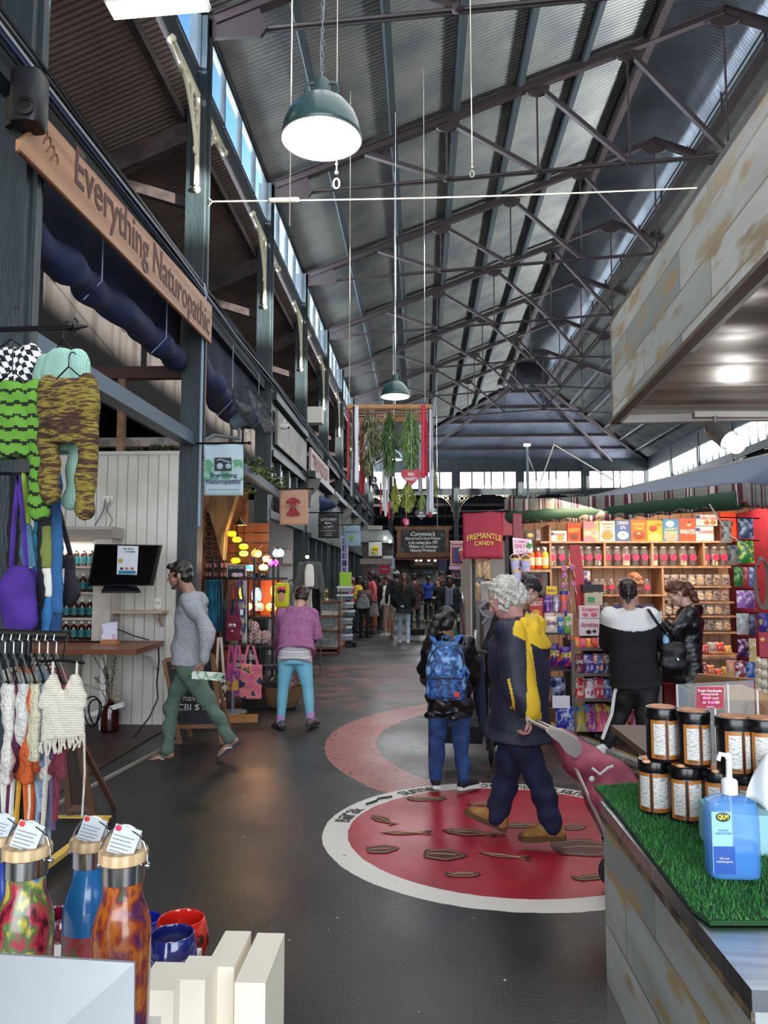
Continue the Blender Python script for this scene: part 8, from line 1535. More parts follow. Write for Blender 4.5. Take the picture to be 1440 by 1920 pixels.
mb = MB(); mb.prism([(x0, YA, .89), (x1, YA-.2, .89), (x1, YA-.2, zt_-.03), (x0, YA, zt_)], (.005, 0, 0)); mb.build('side_sheet', ACR, ac, w=True)
for x, y, z in ((x0, YA, zt_), (x1, YA-.2, zt_-.03), (P(1320, 1, YA).x, YA+.02, zt_), (x2, YA+.05, P(1, 1287, YA).z)): mb = MB(); mb.bb(x-.003, x+.003, y-.003, y+.003, .89, z); mb.build('edge', M('#c9c4c0', .2), ac, w=True)
ps = thing('price_sign', 'crimson sign reading Fresh Handmade Honeycomb on the acrylic stand', 'sign', P(1331, 1328, 2.4)); pc = [P(1307, 1288, 2.4), P(1357, 1288, 2.4), P(1357, 1328, 2.4), P(1306, 1328, 2.4)]; quad('card', pc, M('#a81c3c', .5), .002, ps); cc = sum(pc, V((0, 0, 0)))/4
quad('border', [cc+(p-cc)*1.04+V((0, .003, 0)) for p in pc], M('#d8a0b0', .5), .001, ps); Wt = M('#f0e0e4', .5)
sw_ = 2.4/1440
for s2, px, py, w_, h_ in (('Fresh Handmade', 1331, 1295, 42, 5), ('Honeycomb', 1331, 1302, 30, 5.5), ('$4.50 each', 1333, 1309, 28, 4.5), ('or 2 x $8', 1333, 1317, 30, 5.5), ('Gluten Free', 1332, 1325, 14, 2.5)): lettering(s2, Wt, ps, P(px, py, 2.392), w_*sw_, h_*sw_, depth=.001, bold=.02)
for px, py, rx_ in ((1323, 1309, 7), (1338, 1317, 8)): mb = MB(); mb.ball(P(px, py, 2.394), (rx_*sw_, .001, 4*sw_), 16, 6); mb.build('pink_sticker', M('#e01f8a', .5), ps, w=True)
cx_ = thing('cardboard_box', 'open brown cardboard box behind the honeycomb sign', 'box', P(1400, 1380, 3.4)); KR = M('#8f6f50', .8, c2='#83644a', ns=4)
a, b_ = P(1340, 1322, 3.3), P(1480, 1322, 3.3); mb = MB(); mb.bb(a.x+.04, b_.x, 3.3, 3.75, .89, a.z+.02); mb.build('carton', KR, cx_, w=True)
q0 = V((a.x+.04, 3.3, a.z+.02)); mb = MB(); mb.prism([q0+V((0, 0, .0)), q0+V((.22, 0, 0)), q0+V((.12, .12, .045)), q0+V((-.03, .14, .035))], (0, 0, .004)); mb.build('flap', M('#a9845f', .8), cx_, w=True); mb = MB(); mb.prism([q0+V((.2, .45, 0)), q0+V((.02, .45, 0)), q0+V((.0, .30, .07)), q0+V((.25, .28, .05))], (0, 0, .004)); mb.build('flap', M('#a9845f', .8), cx_, w=True)
mb = MB(); mb.ball(P(1418, 1334, 3.28), (.04, .002, .04), 16, 8); mb.build('printed_logo', M('#7a5a40', .8), cx_, w=True)
# ---------------------------------------------------------------- near left: bottles, bowls, stand
ZB = 1.0
tbm = MB(); tbm.bb(-1.9, -.43, .55, 1.45, .82, .86); ftb = thing('display_table', 'white display table at the near left corner', 'table', (-1, 1, 0)); tbm.build('table_top', WHITE, ftb, w=True)
for x, y in ((-1.8, .6), (-.5, .6), (-.5, 1.4), (-1.8, 1.4)): mb = MB(); mb.bb(x-.02, x+.02, y-.02, y+.02, 0, .82); mb.build('leg', WHITE, ftb, w=True)
fb = None; BAM = M('#c9ae84', .5, c2='#b5966a', ns=4, wave='X', nd=3, stretch=(6, 2, 1))
FLW = [('#5a2024', ('#3a1418', '#a8283c', '#3a6a3c', '#c8b040', '#3a7ab0'), 26), ('#1f6aa0', ('#1f6fa8', '#1f6fa8'), 6), ('#8a3a1c', ('#3a2050', '#8a3418', '#b0601c', '#6a1c34', '#3a5a34'), 24), ('#1c3c90', ('#1c3c90', '#2c6ab8'), 8)]
def flask(px, py, Y, k, label, h=.275, R=.036):
    "py is the top of the bamboo cap"
    c = P(px, py, Y); c = V((c.x, c.y, c.z-h)); t = thing('drinking_flask', label, 'bottle', c); col, c2_, ns = FLW[k]
    mb = MB(); mb.lathe([(R*.93, 0), (R, .01), (R, h*.62), (R*.97, h*.68), (R*.80, h*.75), (R*.68, h*.79), (R*.66, h*.86)], n=36); mb.build('body', M(col, .22, c2=c2_, ns=ns*1.5, nd=9, lo=.32, hi=.68, coat=.5, stretch=(1, 1, .6)), t, smooth=True)
    if k == 1: mb = MB(); mb.lathe([(R*1.002, .02), (R*1.003, h*.55)], n=36); mb.f = mb.f[:36]; mb.m = mb.m[:36]; mb.build('printed_meadow', M('#2c6a34', .3, c2=('#2c5a34', '#a8283c', '#3a7a3c', '#b83a50'), ns=30, nd=3, lo=.35, hi=.65), t, smooth='all')
    mb = MB(); mb.lathe([(R*.66, h*.86), (R*.72, h*.865), (R*.73, h*.945), (R*.70, h*.95)], n=30); mb.build('steel_collar', M('#b8b6b0', .22, 1), t, smooth=True)
    mb = MB(); mb.lathe([(R*.80, h*.95), (R*.84, h*.955), (R*.84, h*.992), (R*.80, h), (0, h)], n=30); mb.build('bamboo_cap', BAM, t, smooth=True)
    mb = MB(); mb.tube([(R*.86*math.cos(a), .0, h*.93+R*1.35*math.sin(a)) for a in [PI*i/16 for i in range(17)]], .0016, 8); mb.ball((R*.86, 0, h*.93), .004, 8, 6); mb.ball((-R*.86, 0, h*.93), .004, 8, 6); mb.build('wire_handle', CHROME, t, smooth=True)
    tg = MB(); q = V((.004, -.012, h+.012)); r_ = Matrix.Rotation(.25, 3, 'Y') @ Matrix.Rotation(-.35, 3, 'X'); pts = [q+r_ @ V((x, 0, z)) for x, z in ((-.017, -.014), (.017, -.014), (.017, .018), (-.017, .018))]; tg.prism(pts, r_ @ V((0, .0008, 0))); tg.prism([pts[3], pts[2], pts[2]+r_ @ V((.004, .018, -.026)), pts[3]+r_ @ V((.004, .018, -.026))], r_ @ V((0, .0008, .0005))); tgo = tg.build('paper_tag', M('#b5b9b9', .6), t)
    mb = MB(); mb.ball(q+r_ @ V((-.012, -.001, .014)), (.004, .0006, .004), 10, 6); mb.build('printed_dot', M('#c8282c', .5) if k != 2 else M('#b81c4a', .5), tgo)
    for i in range(5): mb = MB(); mb.bar(q+r_ @ V((-.015, -.0008, .006-.0045*i)), q+r_ @ V((.012-.003*(i % 2), -.0008, .006-.0045*i)), .0004, .0009, up=r_ @ V((0, 0, 1))); mb.build('printed_line', M('#6a6a6e', .6), tgo)
    mb = MB(); mb.tube([q+r_ @ V((.006, -.001, .015)), q+r_ @ V((.018, -.004, .012)), (R*.7, 0, h+.01), (R*.86, 0, h*.97)], .0007, 5); mb.build('string', IRON, t)
    return t
flask(52, 1583, 1.0, 0, 'steel drinking flask with red flowers and blue leaves at the left'); flask(172, 1570, 1.12, 1, 'sky blue drinking flask with a meadow print in the middle'); flask(232, 1592, .98, 2, 'drinking flask with dense orange and purple flowers nearest the bowls'); flask(2, 1562, 1.18, 3, 'royal blue drinking flask at the left edge')
for (x, y) in (): pass
mb = MB(); mb.bb(-.92, -.32, .82, 1.3, .86, 1.0); mb.bb(-.95, -.5, 1.0, 1.3, .86, .995)
rs = thing('riser', 'white riser block carrying the drinking flasks', 'riser', (-.6, 1.05, .86)); mb = MB(); mb.bb(-1.0, P(285, 1, .97).x-.003, .86, 1.32, .86, P(232, 1592, .98).z-.275); mb.build('block', WHITE, rs, w=True)
def bowl(px, py, Y, R, H_, label, m1, m2, spots):
    c = P(px, py, Y); c = V((c.x, c.y, c.z-H_)); rz_ = MB(); rz_.bb(c.x-R*.8, c.x+R*.8, c.y-R*.7, c.y+R*.7, .86, c.z); tag(rz_.build('plinth', WHITE), 'white plinth under the '+label, 'plinth'); t = thing('glass_bowl', label, 'bowl', c)
    prof = [(R*.45, 0), (R*.62, .003), (R*.9, H_*.25), (R*1.0, H_*.5), (R*.97, H_*.75), (R*.84, H_*1.0)]; pin = [(R*.80, H_*1.0), (R*.92, H_*.75), (R*.94, H_*.5), (R*.84, H_*.27), (R*.5, .01), (0, .008)]
    mb = MB(); mb.lathe(prof+[(R*.82, H_*1.01)]+pin, n=40); mb.build('glass', M(m1, .12, coat=.8, c2=m2, ns=14, lo=.45, hi=.6), t, smooth='all')
    for k, (a, z, r, cc_) in enumerate(spots):
        rr_ = np.interp(z*H_, [p[1] for p in prof], [p[0] for p in prof]); n_ = V((math.cos(a), math.sin(a), 0)); p = n_*(rr_+.0005)+UP*z*H_; sA = V((-math.sin(a), math.cos(a), 0))
        for q in (1, .6, .25): mb = MB(); mb.tube([p+sA*r*q*math.cos(b2)+UP*r*q*1.1*math.sin(b2)-n_*(r*q*math.cos(b2))**2/(2*R) for b2 in [2*PI*i/14 for i in range(14)]], .0011, 5, closed=True); mb.build('murrine_ring', M(cc_, .3), t)
    return t
bowl(410-70, 1722, 1.42, .049, .092, 'red and orange spotted glass bowl behind the blue bowl', '#d8281c', ('#d8281c', '#f0543c'), [(-1.0, .45, .01, '#5a1c1c'), (-.5, .7, .008, '#4a2420'), (-1.5, .75, .008, '#4a2420'), (.1, .6, .009, '#5a2018')])
bowl(323, 1750, 1.28, .041, .108, 'dark blue glass bowl with ringed murrine pattern', '#1c2468', ('#1a2060', '#2a3484'), [(-1.5, .42, .013, '#8a9ac8'), (-.75, .62, .012, '#8a9ac8'), (-.9, .2, .014, '#8a9ac8'), (-2.2, .65, .011, '#8a9ac8'), (-1.9, .15, .012, '#8a9ac8')])
bowl(268, 1722, 1.55, .042, .09, 'cobalt glass bowl half hidden by the floral flask', '#1c2ca0', '#2a3cc0', [])
bowl(108, 1712, 1.45, .042, .09, 'dark ruby glass bowl between the flasks', '#6a0f1c', '#8a1c2c', [(-1.2, .5, .01, '#c8a0a0')])
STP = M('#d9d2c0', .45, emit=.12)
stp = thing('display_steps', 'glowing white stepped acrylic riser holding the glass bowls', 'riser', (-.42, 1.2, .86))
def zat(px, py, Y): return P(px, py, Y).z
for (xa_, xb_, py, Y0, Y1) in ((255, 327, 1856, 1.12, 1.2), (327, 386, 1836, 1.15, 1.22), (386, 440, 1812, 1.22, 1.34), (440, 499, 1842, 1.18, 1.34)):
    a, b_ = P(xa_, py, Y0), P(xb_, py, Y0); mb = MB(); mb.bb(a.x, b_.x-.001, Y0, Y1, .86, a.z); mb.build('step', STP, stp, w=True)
pq = thing('display_plaque', 'blank satin white plaque in front of the flasks', 'plaque', P(125, 1920, .78)); mb = MB(); mb.prism([P(-60, 1786, .80), P(252, 1806, .78), P(250, 2080, .74), P(-60, 2080, .76)], (0, .004, 0)); mb.build('sheet', M('#9a9e9e', .25, .3), pq, w=True)
l_, f = V((1, 0, 0)), V((0, 1, 0))
# 1 man in grey hoodie walking left
j = dict(pel=P(352, 1238, 7.0), chest=P(362, 1118, 7.0), head=P(337, 1079, 6.98), hf=fwd(188, -12), cf=fwd(186), pf=fwd(183), sw=.165,
    ell=P(391, 1186, 6.78), wrl=P(380, 1238, 6.75), elr=P(350, 1185, 7.22), wrr=P(338, 1225, 7.25),
    knl=P(392, 1318, 6.93), anl=P(431, 1385, 6.98), toel=V((-.80, -.25, -.52)), knr=P(322, 1322, 7.1), anr=P(313, 1408, 7.0), toer=V((-1, -.1, -.06)),
    hl=(V((-.15, 0, -1)), V((-1, .25, 0)), 1.05, -1), hr=(V((-.2, 0, -1)), V((0, -1, 0)), .5))
GREYH = M('#a3a5a9', .9, c2='#8f9196', ns=70, nd=2)
i1 = person('man in grey hoodie and green trousers walking in flip-flops', j, 1.0, 'tan', top=dict(m=GREYH, name='hoodie', hem=-.05, hood=1, g=.032, hg=.012, deep=.012, sr=(.078, .074, .068, .062, .05), wr=.015, wk=20),
    bot=dict(m=M('#5f7566', .85, c2='#556a5c', ns=20), r=(.10, .088, .07, .062, .052), wr=.012, waist=.1), shoes=('thong', M('#d9d3c5', .6), M('#2b2e38', .7)), hair=('quiff', HAIRK), seed=2)
H = i1['H']; b = MB(); b.ball(H(.028, 0, -.062), (.058, .055, .06), 16, 12, H.R)
b = MB(); limb(b, [H(.0, .062, -.03), H(.02, .056, -.075), H(.07, .03, -.105), H(.088, 0, -.1), H(.07, -.03, -.105), H(.02, -.056, -.075), H(0, -.062, -.03)], .0135); limb(b, [H(.097, -.024, -.05), H(.104, 0, -.046), H(.097, .024, -.05)], .005)
fuse(b, 'beard', M('#2e221d', .7, c2='#5a4135', ns=90), i1['root'], vox=.005, it=2)
for s in (-1, 1):
    e = MB(); limb(e, [H(.094, s*.012, .024), H(.090, s*.034, .030), H(.076, s*.05, .022)], [.004, .0045, .003]); e.build('eyebrow', HAIRK, i1['root'], w=True)
mb = MB(); mb.tube([P(346, 1118, 6.87), P(336, 1135, 6.86), P(334, 1150, 6.86)], .004, 5); mb.build('drawstring', BLACK, i1['root'], w=True)
t = thing('drink_carton', 'green and white drink carton held in the walking man\'s hand', 'carton', P(392, 1266, 6.72))
mb = MB(); mb.bar(P(362, 1265, 6.73), P(414, 1269, 6.72), .062, .062); mb.build('carton', M('#e4ece4', .4, c2=('#4f9a3c', '#e4ece4'), ns=9, lo=.42, hi=.5), t, w=True)
mb = MB(); mb.tube([P(362, 1265, 6.73), P(357, 1264, 6.73)], .018, 12); mb.build('cap', M('#2f8f3f', .4), t, w=True)
# 2 woman in purple hooded top leaning over
j = dict(pel=P(553, 1236, 8.45), chest=P(558, 1146, 8.75), head=P(566, 1121, 8.92), hf=fwd(95, -40), cf=fwd(97, -20), pf=fwd(95), sw=.19, fem=1,
    ell=P(526, 1193, 8.85), wrl=P(519, 1212, 9.1), elr=P(592, 1190, 8.75), wrr=P(578, 1206, 9.1),
    knl=P(531, 1291, 8.45), anl=P(526, 1352, 8.42), toel=V((-.45, .7, -.05)), knr=P(577, 1290, 8.45), anr=P(582, 1348, 8.42), toer=V((.25, .9, -.05)))
i2 = person('woman in purple hooded top and light blue leggings leaning over the baskets', j, .97, 'light', top=dict(m=M('#a2668f', .9, c2='#94597f', ns=30), name='hooded_top', hem=.12, hood=1, g=.03, hg=.055, wide=.045, sr=(.08, .08, .08, .07, .05)),
    bot=dict(m=M('#79bfd4', .8), name='leggings', r=(.10, .085, .063, .058, .043), wr=.003, waist=.1), shoes=('shoe', M('#4a4548', .7, c2='#7a5a66', ns=30), M('#2b2a2c', .7)), hair=('short', M('#2c1d17', .5)), seed=5)
mb = MB(); s_ = i2['sec']; loft(mb, [s_(-.1, .165, .125, .03), s_(.2, .16, .12, .03)]); fuse(mb, 'shirt', M('#b9b6b4', .9, c2=('#b9b6b4', '#6a6d74', '#d5d2cf'), ns=5.5, nd=1, wave='Z', lo=.2, hi=.8), i2['root'], wr=.006, vox=.01)
for k in ('l', 'r'):
    a = j['an'+k]; mb = MB(); limb(mb, [a, a+V((0, 0, .055))], [.043, .045]); mb.build('sock', M('#b98bc0', .9), i2['root'], w=True, smooth=True)
# 3 woman with backpack
j = dict(pel=P(843, 1318, 6.05), chest=P(843, 1198, 6.05), head=P(838, 1166, 6.04), hf=fwd(68, -8), cf=fwd(88), pf=fwd(92), sw=.165, fem=1,
    ell=P(798, 1262, 6.2), wrl=P(812, 1290, 6.45), elr=P(885, 1256, 6.15), wrr=P(884, 1282, 6.45),
    knl=P(820, 1390, 6.05), anl=P(817, 1459, 6.03), toel=V((-.12, 1, -.03)), knr=P(864, 1390, 6.05), anr=P(870, 1462, 6.03), toer=V((.75, .65, -.03)))
PUFF = M('#111114', .32, bump=.6, bs=9)
i3 = person('woman in black puffer jacket and jeans wearing a blue backpack', j, .86, 'tan', top=dict(m=PUFF, name='puffer_jacket', hem=-.2, hood=1, g=.035, wide=.025, hg=.02, sr=(.085, .085, .08, .072, .055), wr=.014, wk=34),
    bot=dict(m=M('#1f3a66', .85, c2='#2c4d80', ns=14), name='jeans', r=(.105, .092, .075, .068, .058), wr=.010), shoes=('shoe', M('#17171a', .7), M('#e8e6e2', .5)), hair=('pony', HAIRK, .30, (.13, 0)), seed=7)
BPM = M('#3d6fb0', .55, c2=('#16233f', '#3f78bd', '#8fb6e2'), ns=16, nd=2, lo=.36, hi=.62)
bp = thing('backpack', 'blue cartoon-patterned backpack on the back of the woman in a puffer jacket', 'backpack', P(836, 1262, 5.84))
mb = MB(); c = P(836, 1256, 5.83); f = V((0, 1, 0)); l_ = V((1, 0, 0))
loft(mb, [(c+V((0, .0, z)), l_, f, w_, d_) for z, w_, d_ in ((-.215, .135, .075), (-.19, .15, .09), (0, .148, .10), (.12, .135, .085), (.19, .10, .065), (.215, .05, .04))]); fuse(mb, 'bag', BPM, bp, vox=.009, it=5, wr=.005, wk=24)
mb = MB(); loft(mb, [(c+V((0, -.09, z)), l_, f, w_, .035) for z, w_ in ((-.19, .11), (-.16, .118), (-.06, .115), (-.03, .10))]); pk = fuse(mb, 'front_pocket', M('#2f5fa6', .55, c2=('#141c30', '#3a72b8'), ns=20, lo=.42, hi=.58), bp, vox=.009, it=4)
mb = MB(); mb.tube([c+V((-.118, -.115, -.05)), c+V((0, -.14, -.045)), c+V((.118, -.115, -.05))], .005, 6); mb.tube([c+V((.13*math.cos(a), -.06, .03+.16*math.sin(a))) for a in [PI*i/12 for i in range(13)]], .005, 6); mb.build('zip', BLACK, bp, w=True)
mb = MB(); mb.tube([c+V((-.03, .02, .2)), c+V((-.025, .01, .245)), c+V((.025, .01, .245)), c+V((.03, .02, .2))], .008, 8); mb.build('handle', M('#2a5596', .6), bp, w=True, smooth=True)
mb = MB(); mb.box(c+V((.075, -.135, -.16)), (.04, .006, .035)); mb.build('red_patch', M('#d8352c', .5), bp, w=True)
for s in (-1, 1): strap(bp, [c+V((s*.07, .02, .19)), c+V((s*.11, .10, .25)), c+V((s*.125, .22, .2))], .04, M('#2f62a8', .6), 'shoulder_strap')
strap(bp, [c+V((.13, .02, -.13)), c+V((.17, .03, -.03)), c+V((.145, .06, .02))], .03, M('#2f62a8', .6), 'side_strap')
lettering('HEY ♥ MICKEY'.replace('♥', '*'), M('#10141f', .5), bp, c+V((0, -.142, -.035)), .17, .028)
# 4 old man with trolley
j = dict(pel=P(975, 1362, 4.95), chest=P(975, 1166, 4.93), head=P(946, 1123, 4.93), hf=fwd(165, -30), cf=fwd(150, -6), pf=fwd(178), sw=.185,
    ell=P(972, 1275, 4.68), wrl=P(990, 1338, 4.62), elr=P(945, 1265, 5.2), wrr=P(940, 1330, 5.2),
    knl=P(1003, 1455, 4.85), anl=P(1036, 1548, 4.83), toel=V((-1, .0, -.04)), knr=P(948, 1452, 5.1), anr=P(936, 1528, 5.08), toer=V((-1, .05, .42)),
    hl=(V((.1, -.1, -1)), V((-1, 0, 0)), 1.1, -1))
NAVY = M('#22243a', .6, c2='#1b1d30', ns=8); YEL = M('#d9b21f', .7)
def pjack(fc):
    rel = fc - np.array(j4c); m = np.zeros(len(fc), int)
    hood = (rel[:, 2] > -.16) & (rel[:, 0]*.9 + rel[:, 1]*-.45 > .045) & (rel[:, 0]*.5+rel[:, 2]*1.0 > -.10)
    t = (j4z - fc[:, 2]); st = (t > .02) & (fc[:, 2] > .78)
    k = (fc[:, 2]-.78)/(.5); cx = stx + (1-k)*.02; wd = .012 + .05*(1-k)
    stripe = (fc[:, 2] > .78) & (fc[:, 2] < 1.28) & (np.abs(fc[:, 0]-cx) < wd) & (fc[:, 1] < 4.9)
    edge = (fc[:, 0] > j4c[0]+.17) & (fc[:, 2] > .85) & (fc[:, 2] < 1.30) & (fc[:, 1] > 4.96)
    slit = (np.abs(fc[:, 0]-(lx + (fc[:, 2]-.86)*-.18)) < .007) & (fc[:, 2] > .84) & (fc[:, 2] < 1.04) & (fc[:, 1] < 4.9)
    m[hood | stripe | edge | slit] = 1; return m
j4c = tuple(P(975, 1166, 4.93)); j4z = j4c[2]; stx = P(992, 1300, 4.7).x; lx = P(959, 1325, 4.75).x
i4 = person('white-haired man in navy and yellow raincoat pulling a shopping trolley', j, 1.03, 'pink', top=dict(m=[NAVY, YEL], name='raincoat', hem=-.09, hood=1, g=.055, wide=.03, deep=.03, hg=.045, sr=(.10, .10, .098, .09, .066), collar=1, paint=pjack, wr=.020, wk=14),
    bot=dict(m=M('#1d2548', .8, c2='#141a34', ns=9), r=(.11, .095, .080, .074, .066), wr=.016, wk=22), shoes=('boot', M('#ab7f42', .8, c2='#93682f', ns=16), M('#5f4526', .8)), hair=('fluffy', M('#c4c1b8', .7, c2='#a19e94', ns=70)), seed=9)
# 5 shopper in black cap
j = dict(pel=P(952, 1280, 7.3), chest=P(965, 1148, 7.25), head=P(992, 1108, 7.2), hf=fwd(8, -38), cf=fwd(30, -10), pf=fwd(60), sw=.2,
    ell=P(918, 1215, 7.35), wrl=P(925, 1262, 7.5), elr=P(975, 1220, 7.0), wrr=P(1000, 1240, 7.1),
    knl=P(940, 1340, 7.4), anl=P(936, 1395, 7.42), toel=V((.1, 1, -.03)), knr=P(975, 1340, 7.25), anr=P(985, 1400, 7.2), toer=V((.4, .9, -.03)))
i5 = person('shopper in black cap and black shirt looking down at the sweets', j, 1.0, 'light', top=dict(m=M('#121316', .85), name='shirt', hem=-.1, g=.03, wide=.02, sr=(.08, .075, .07, .06, .05)),
    bot=dict(m=M('#15161a', .85)), shoes=('shoe', M('#e2e0dc', .6), M('#f0efec', .5)), hair=('cap', HAIRK, 0, 0, M('#0d0d10', .8)), seed=11)
# 6 customer in black and white top
j = dict(pel=P(1192, 1276, 7.4), chest=P(1180, 1146, 7.35), head=P(1178, 1112, 7.38), hf=fwd(75, -25), cf=fwd(88, -6), pf=fwd(85), sw=.20, fem=1,
    ell=P(1140, 1210, 7.55), wrl=P(1160, 1216, 7.8), elr=P(1238, 1210, 7.5), wrr=P(1232, 1214, 7.75),
    knl=P(1165, 1335, 7.45), anl=P(1137, 1394, 7.45), toel=V((-.75, -.5, -.05)), knr=P(1208, 1340, 7.35), anr=P(1208, 1400, 7.35), toer=V((-.3, -.8, -.05)))
WZ = P(1180, 1183, 7.3).z; WX = P(1183, 1180, 7.3).x
def pyoke(fc):
    return (fc[:, 2] > WZ + .9*(fc[:, 0]-WX)**2).astype(int)
i6 = person('customer in black t-shirt with white shoulders and black track pants', j, 1.0, 'light', top=dict(m=[M('#101113', .85), M('#d9d6d2', .85)], name='t_shirt', hem=-.06, g=.035, wide=.06, deep=.03, hg=.04, sr=(.095, .092, .09), sl=.45, paint=pyoke, wr=.009, wk=15),
    bot=dict(m=M('#0e0f11', .7), g=.03, r=(.125, .11, .085, .072, .06), wr=.008), shoes=('shoe', M('#d8d5d2', .6), M('#ececea', .5)), hair=('bun', HAIRK), seed=13)
pts = [P(1164, 1264, 7.36), P(1152, 1300, 7.35), P(1147, 1338, 7.36), P(1129, 1386, 7.36)]
mb = MB()
for a, b_ in zip(pts[:-1], pts[1:]): mb.bar(a, b_, .03, .008, up=(0, -1, 0))
mb.build('side_stripe', M('#dcdad6', .7), i6['root'], w=True)
hb = thing('shoulder_bag', 'black crossbody bag hanging at the black and white shopper\'s hip', 'bag', P(1262, 1225, 7.2))
mb = MB(); c = P(1262, 1226, 7.22); loft(mb, [(c+V((0, 0, z)), l_, f, w_, d_) for z, w_, d_ in ((-.14, .10, .05), (-.1, .125, .06), (.05, .12, .055), (.11, .09, .04))]); fuse(mb, 'bag', BLACK, hb, vox=.01, wr=.008, wk=30)
strap(hb, [c+V((0, 0, .1)), P(1232, 1168, 7.15), P(1215, 1142, 7.25)], .035, BLACK)
mb = MB(); mb.ball(c+V((.02, -.06, -.05)), .022, 10, 6); mb.build('badge', CHROME, hb, w=True)
mb = MB(); mb.lathe([(.03, 0), (.03, .05), (.02, .07), (.02, .1)], c+V((-.06, .0, .09)), 12); mb.build('bottle_cap', M('#8fc0e4', .3), hb, w=True)
# 7 customer with ponytail
j = dict(pel=P(1290, 1262, 7.95), chest=P(1292, 1140, 7.95), head=P(1268, 1112, 7.95), hf=fwd(185, -32), cf=fwd(165, -8), pf=fwd(170), sw=.16, fem=1,
    ell=P(1262, 1190, 7.75), wrl=P(1240, 1165, 7.85), elr=P(1275, 1195, 8.15), wrr=P(1245, 1180, 8.1),
    knl=P(1280, 1330, 7.85), anl=P(1285, 1375, 7.9), toel=V((-1, 0, 0)), knr=P(1300, 1330, 8.0), anr=P(1305, 1372, 8.05), toer=V((-1, .2, 0)))
i7 = person('shopper with auburn ponytail and black padded jacket reading her phone', j, .98, 'light', top=dict(m=PUFF, name='padded_jacket', hem=-.15, hood=1, g=.035, hg=.03, wide=.02, sr=(.08, .08, .075, .065, .05), wr=.012, wk=30),
    bot=dict(m=M('#1a2136', .85), name='jeans'), shoes=('shoe', BLACK, BLACK), hair=('pony', M('#45241a', .45, c2='#5f3422', ns=50), .27, (0, 0)), seed=15)
mb = MB(); mb.box(P(1235, 1160, 7.85), (.02, .075, .15), rz=.4); tag(mb.build('phone', M('#d8dce2', .2)), 'white phone held by the shopper with the ponytail', 'phone')
# 8 stall keeper
j = dict(pel=P(1193, 1240, 8.85), chest=P(1188, 1137, 8.75), head=P(1189, 1098, 8.62), hf=fwd(-80, -42), cf=fwd(-85, -10), pf=fwd(-88), sw=.19,
    ell=P(1235, 1185, 8.6), wrl=P(1215, 1205, 8.35), elr=P(1150, 1185, 8.6), wrr=P(1168, 1200, 8.35),
    knl=P(1200, 1305, 8.8), anl=P(1205, 1360, 8.85), toel=V((0, -1, 0)), knr=P(1180, 1305, 8.8), anr=P(1175, 1360, 8.85), toer=V((0, -1, 0)))
i8 = person('ginger-haired stall keeper in navy t-shirt behind the sweets counter', j, 1.0, 'pink', top=dict(m=M('#1e2450', .8), name='t_shirt', hem=-.05, g=.028, wide=.015, sr=(.075, .072, .07), sl=.45),
    bot=dict(m=M('#15161c', .8)), shoes=('plain', BLACK, BLACK), hair=('quiff', M('#a4683a', .5, c2='#8a5228', ns=60)), seed=17)
lettering('STAFF', M('#d9c274', .5), i8['root'], P(1203, 1143, 8.6), .15, .035)
# people further down the hall
def passer(label, px, py, Y, H_=1.68, face=90, skin='light', topc='#111', botc='#222', hair=('short', HAIRK), top={}, bot={}, shoec='#222222', arm=0, step=.12, hz=0, group=None, bend=0, hatc=None):
    g = P(px, 1083, Y); sc = H_/1.75; x, y = g.x, Y; f_ = fwd(face); l2 = UP.cross(f_).normalized(); o = V((x, y, 0))
    q = lambda a, b, z: o + f_*a*sc + l2*b*sc + UP*z*sc
    j = dict(pel=q(0, 0, .93), chest=q(.02+bend*.1, 0, 1.46), head=q(.03+bend*.15, 0, 1.635), hf=fwd(face+hz, -6-bend*20), cf=f_, pf=f_, sw=.18,
        ell=q(-.02+arm*.1, .25, 1.14), wrl=q(.1+arm*.22, .22+.02, .93+arm*.18), elr=q(-.02, -.25, 1.14), wrr=q(.1, -.24, .92),
        knl=q(step*.6+.02, .10, .50), anl=q(step, .10, .085), toel=f_, knr=q(-step*.2+.03, -.10, .50), anr=q(-step, -.10, .09), toer=f_)
    t = dict(m=M(topc, .85), g=.025, hem=-.08); t.update(top); b = dict(m=M(botc, .85), waist=.04); b.update(bot)
    return person(label, j, sc, skin, top=t, bot=b, shoes=('plain', M(shoec, .7), M(shoec, .7)), hair=hair, vox=.013, fine=abs(math.sin(math.radians(face))) < .8 or face < 0, seed=int(px), group=group)
passer('woman in long black top and pale jeans with hair tied low, walking away', 757, 0, 19.4, 1.72, 92, 'light', '#0f1414', '#9fb2c2', ('pony', M('#5a3a24', .5), .42, (0, 0)), top=dict(hem=-.32, wide=.05, hg=.05, sr=(.09, .09, .085, .07, .05)), shoec='#d8d4cf')
passer('man in white cap, black jacket and beige shorts walking away', 743, 0, 20.6, 1.80, 95, 'tan', '#1c1d20', '#a49a86', ('cap', HAIRK, 0, 0, M('#dcdcda', .7)), bot=dict(len=.46), top=dict(hood=1), shoec='#6a6560')
passer('person in coral shirt and chevron skirt standing at a stall', 698, 0, 22.2, 1.80, 200, 'dark', '#d8646a', '#3a2f38', ('pony', HAIRK, .1, (0, 0)), bot=dict(skirt=.42, name='skirt', m=M('#c9b9b4', .8, c2=('#c9b9b4', '#2a2530'), ns=7, nd=3, wave='Z', lo=.45, hi=.5)), shoec='#1c1c1e', step=.05)
k9 = passer('boy in dark clothes carrying a grey bag beside the coral shirt', 683, 0, 21.3, 1.52, -60, 'dark', '#5b4a44', '#1a1d26', ('short', HAIRK), arm=1, step=.04)
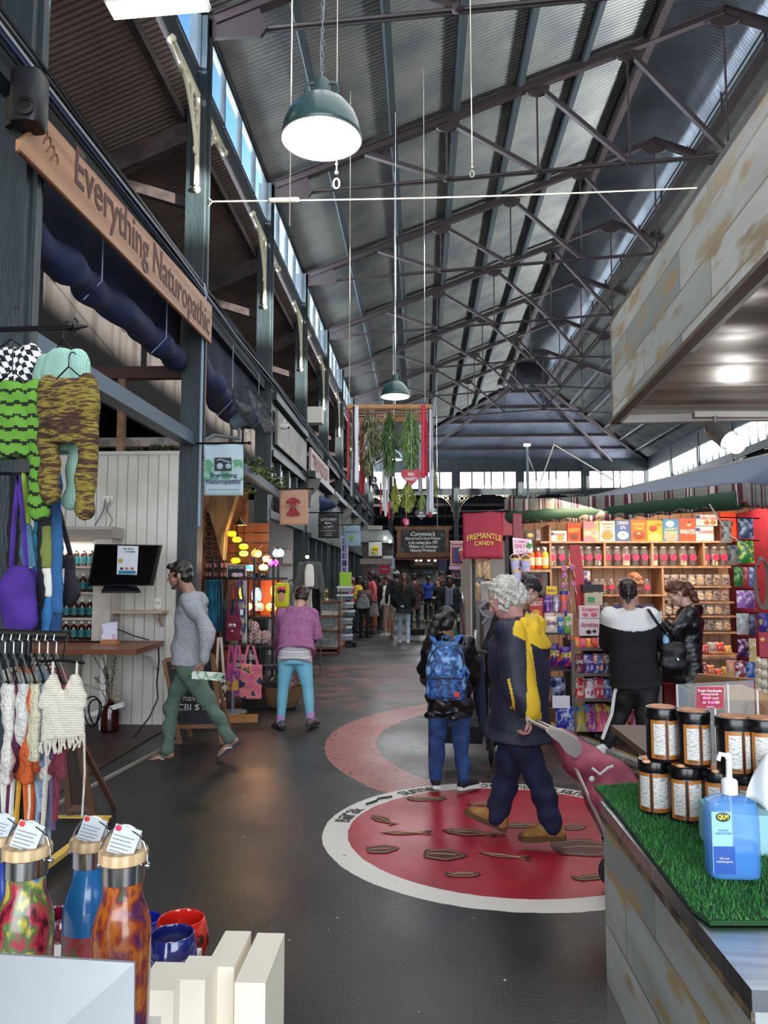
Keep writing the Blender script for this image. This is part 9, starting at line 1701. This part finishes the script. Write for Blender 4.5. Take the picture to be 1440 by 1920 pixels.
tg = thing('tote_bag', 'grey drawstring bag held by the boy', 'bag', P(681, 1128, 20.95)); mb = MB(); c = P(681, 1126, 20.95); loft(mb, [(c+V((0, 0, z)), l_, f, w_, .08) for z, w_ in ((-.22, .16), (-.15, .2), (0, .16), (.16, .06))]); fuse(mb, 'bag', M('#7e8080', .9), tg, vox=.015, wr=.01)
passer('woman in yellow top waiting behind the stacked shoe boxes', 672, 0, 22.9, 1.66, -20, 'dark', '#d9b82a', '#3a4652', ('short', HAIRK), step=.03)
passer('person in pink hat behind the shoe boxes', 661, 0, 24.2, 1.62, 150, 'light', '#b9508c', '#333333', ('cap', M('#6a4030', .6), 0, 0, M('#d77aa8', .8)), step=.03)
passer('man in black t-shirt facing the stalls', 712, 0, 24.0, 1.66, 30, 'brown', '#141416', '#23252c', ('short', HAIRK), step=.03)
passer('woman in white floral blouse beside the wooden stall', 728, 0, 21.6, 1.66, 150, 'light', '#e6e0d4', '#b79a8c', ('pony', M('#5b3a2c', .5), .1, (0, 0)), bot=dict(len=.2), top=dict(m=M('#e8e4da', .8, c2='#6d6a4e', ns=22, nd=1, lo=.62, hi=.66), wide=.03), shoec='#d9d6d2', step=.04)
passer('woman in long maroon coat with a dark hat', 777, 0, 23.5, 1.74, 100, 'light', '#3f2328', '#23252c', ('short', HAIRK, 0, 0, M('#18181b', .8)), top=dict(hem=-.5, hg=.05))
passer('shopper in blue top and black trousers walking away', 803, 0, 28.6, 1.68, 95, 'light', '#1d3d8a', '#0f1013', ('pony', HAIRK, .25, (0, 0)), shoec='#d5d2ce')
passer('shopper holding a hand to her face beside the blue top', 822, 0, 24.5, 1.60, -140, 'light', '#1e1f24', '#1a1b20', ('long', M('#4a2c22', .5)), step=.04, arm=1)
passer('person in navy cap looking down near the end stalls', 828, 0, 26.2, 1.82, -110, 'tan', '#23242c', '#22252c', ('cap', HAIRK, 0, 0, M('#1d2440', .8)), step=.03)
k12 = passer('man in dark coat and grey scarf walking towards the entrance', 843, 0, 17.2, 1.66, -95, 'dark', '#14151d', '#1f6a4a', ('short', HAIRK), top=dict(hem=-.25, wide=.02), step=.1)
mb = MB(); Hh = k12['H']; o = Hh.c; limb(mb, [o+V((-.09, -.02, -.14)), o+V((-.05, -.12, -.18)), o+V((0, -.14, -.2)), o+V((.05, -.12, -.18)), o+V((.09, -.02, -.14))], .035); limb(mb, [o+V((-.06, -.14, -.2)), o+V((-.07, -.17, -.6))], [.04, .05]); limb(mb, [o+V((.03, -.14, -.2)), o+V((.02, -.17, -.5))], [.04, .05]); fuse(mb, 'scarf', M('#565c68', .9), k12['root'], vox=.015)
passer('distant shopper in grey coat near the back stalls', 815, 0, 33, 1.7, 80, 'light', '#55585c', '#2a2c30', ('short', HAIRK))
passer('distant shopper in pale green jacket by the soap stall', 793, 0, 31, 1.66, 100, 'light', '#8a9a80', '#2a2c30', ('short', M('#6a4a30', .6)))
passer('distant shopper in black jacket near the end wall', 768, 0, 34, 1.72, 90, 'light', '#141518', '#2a2c30', ('short', HAIRK))
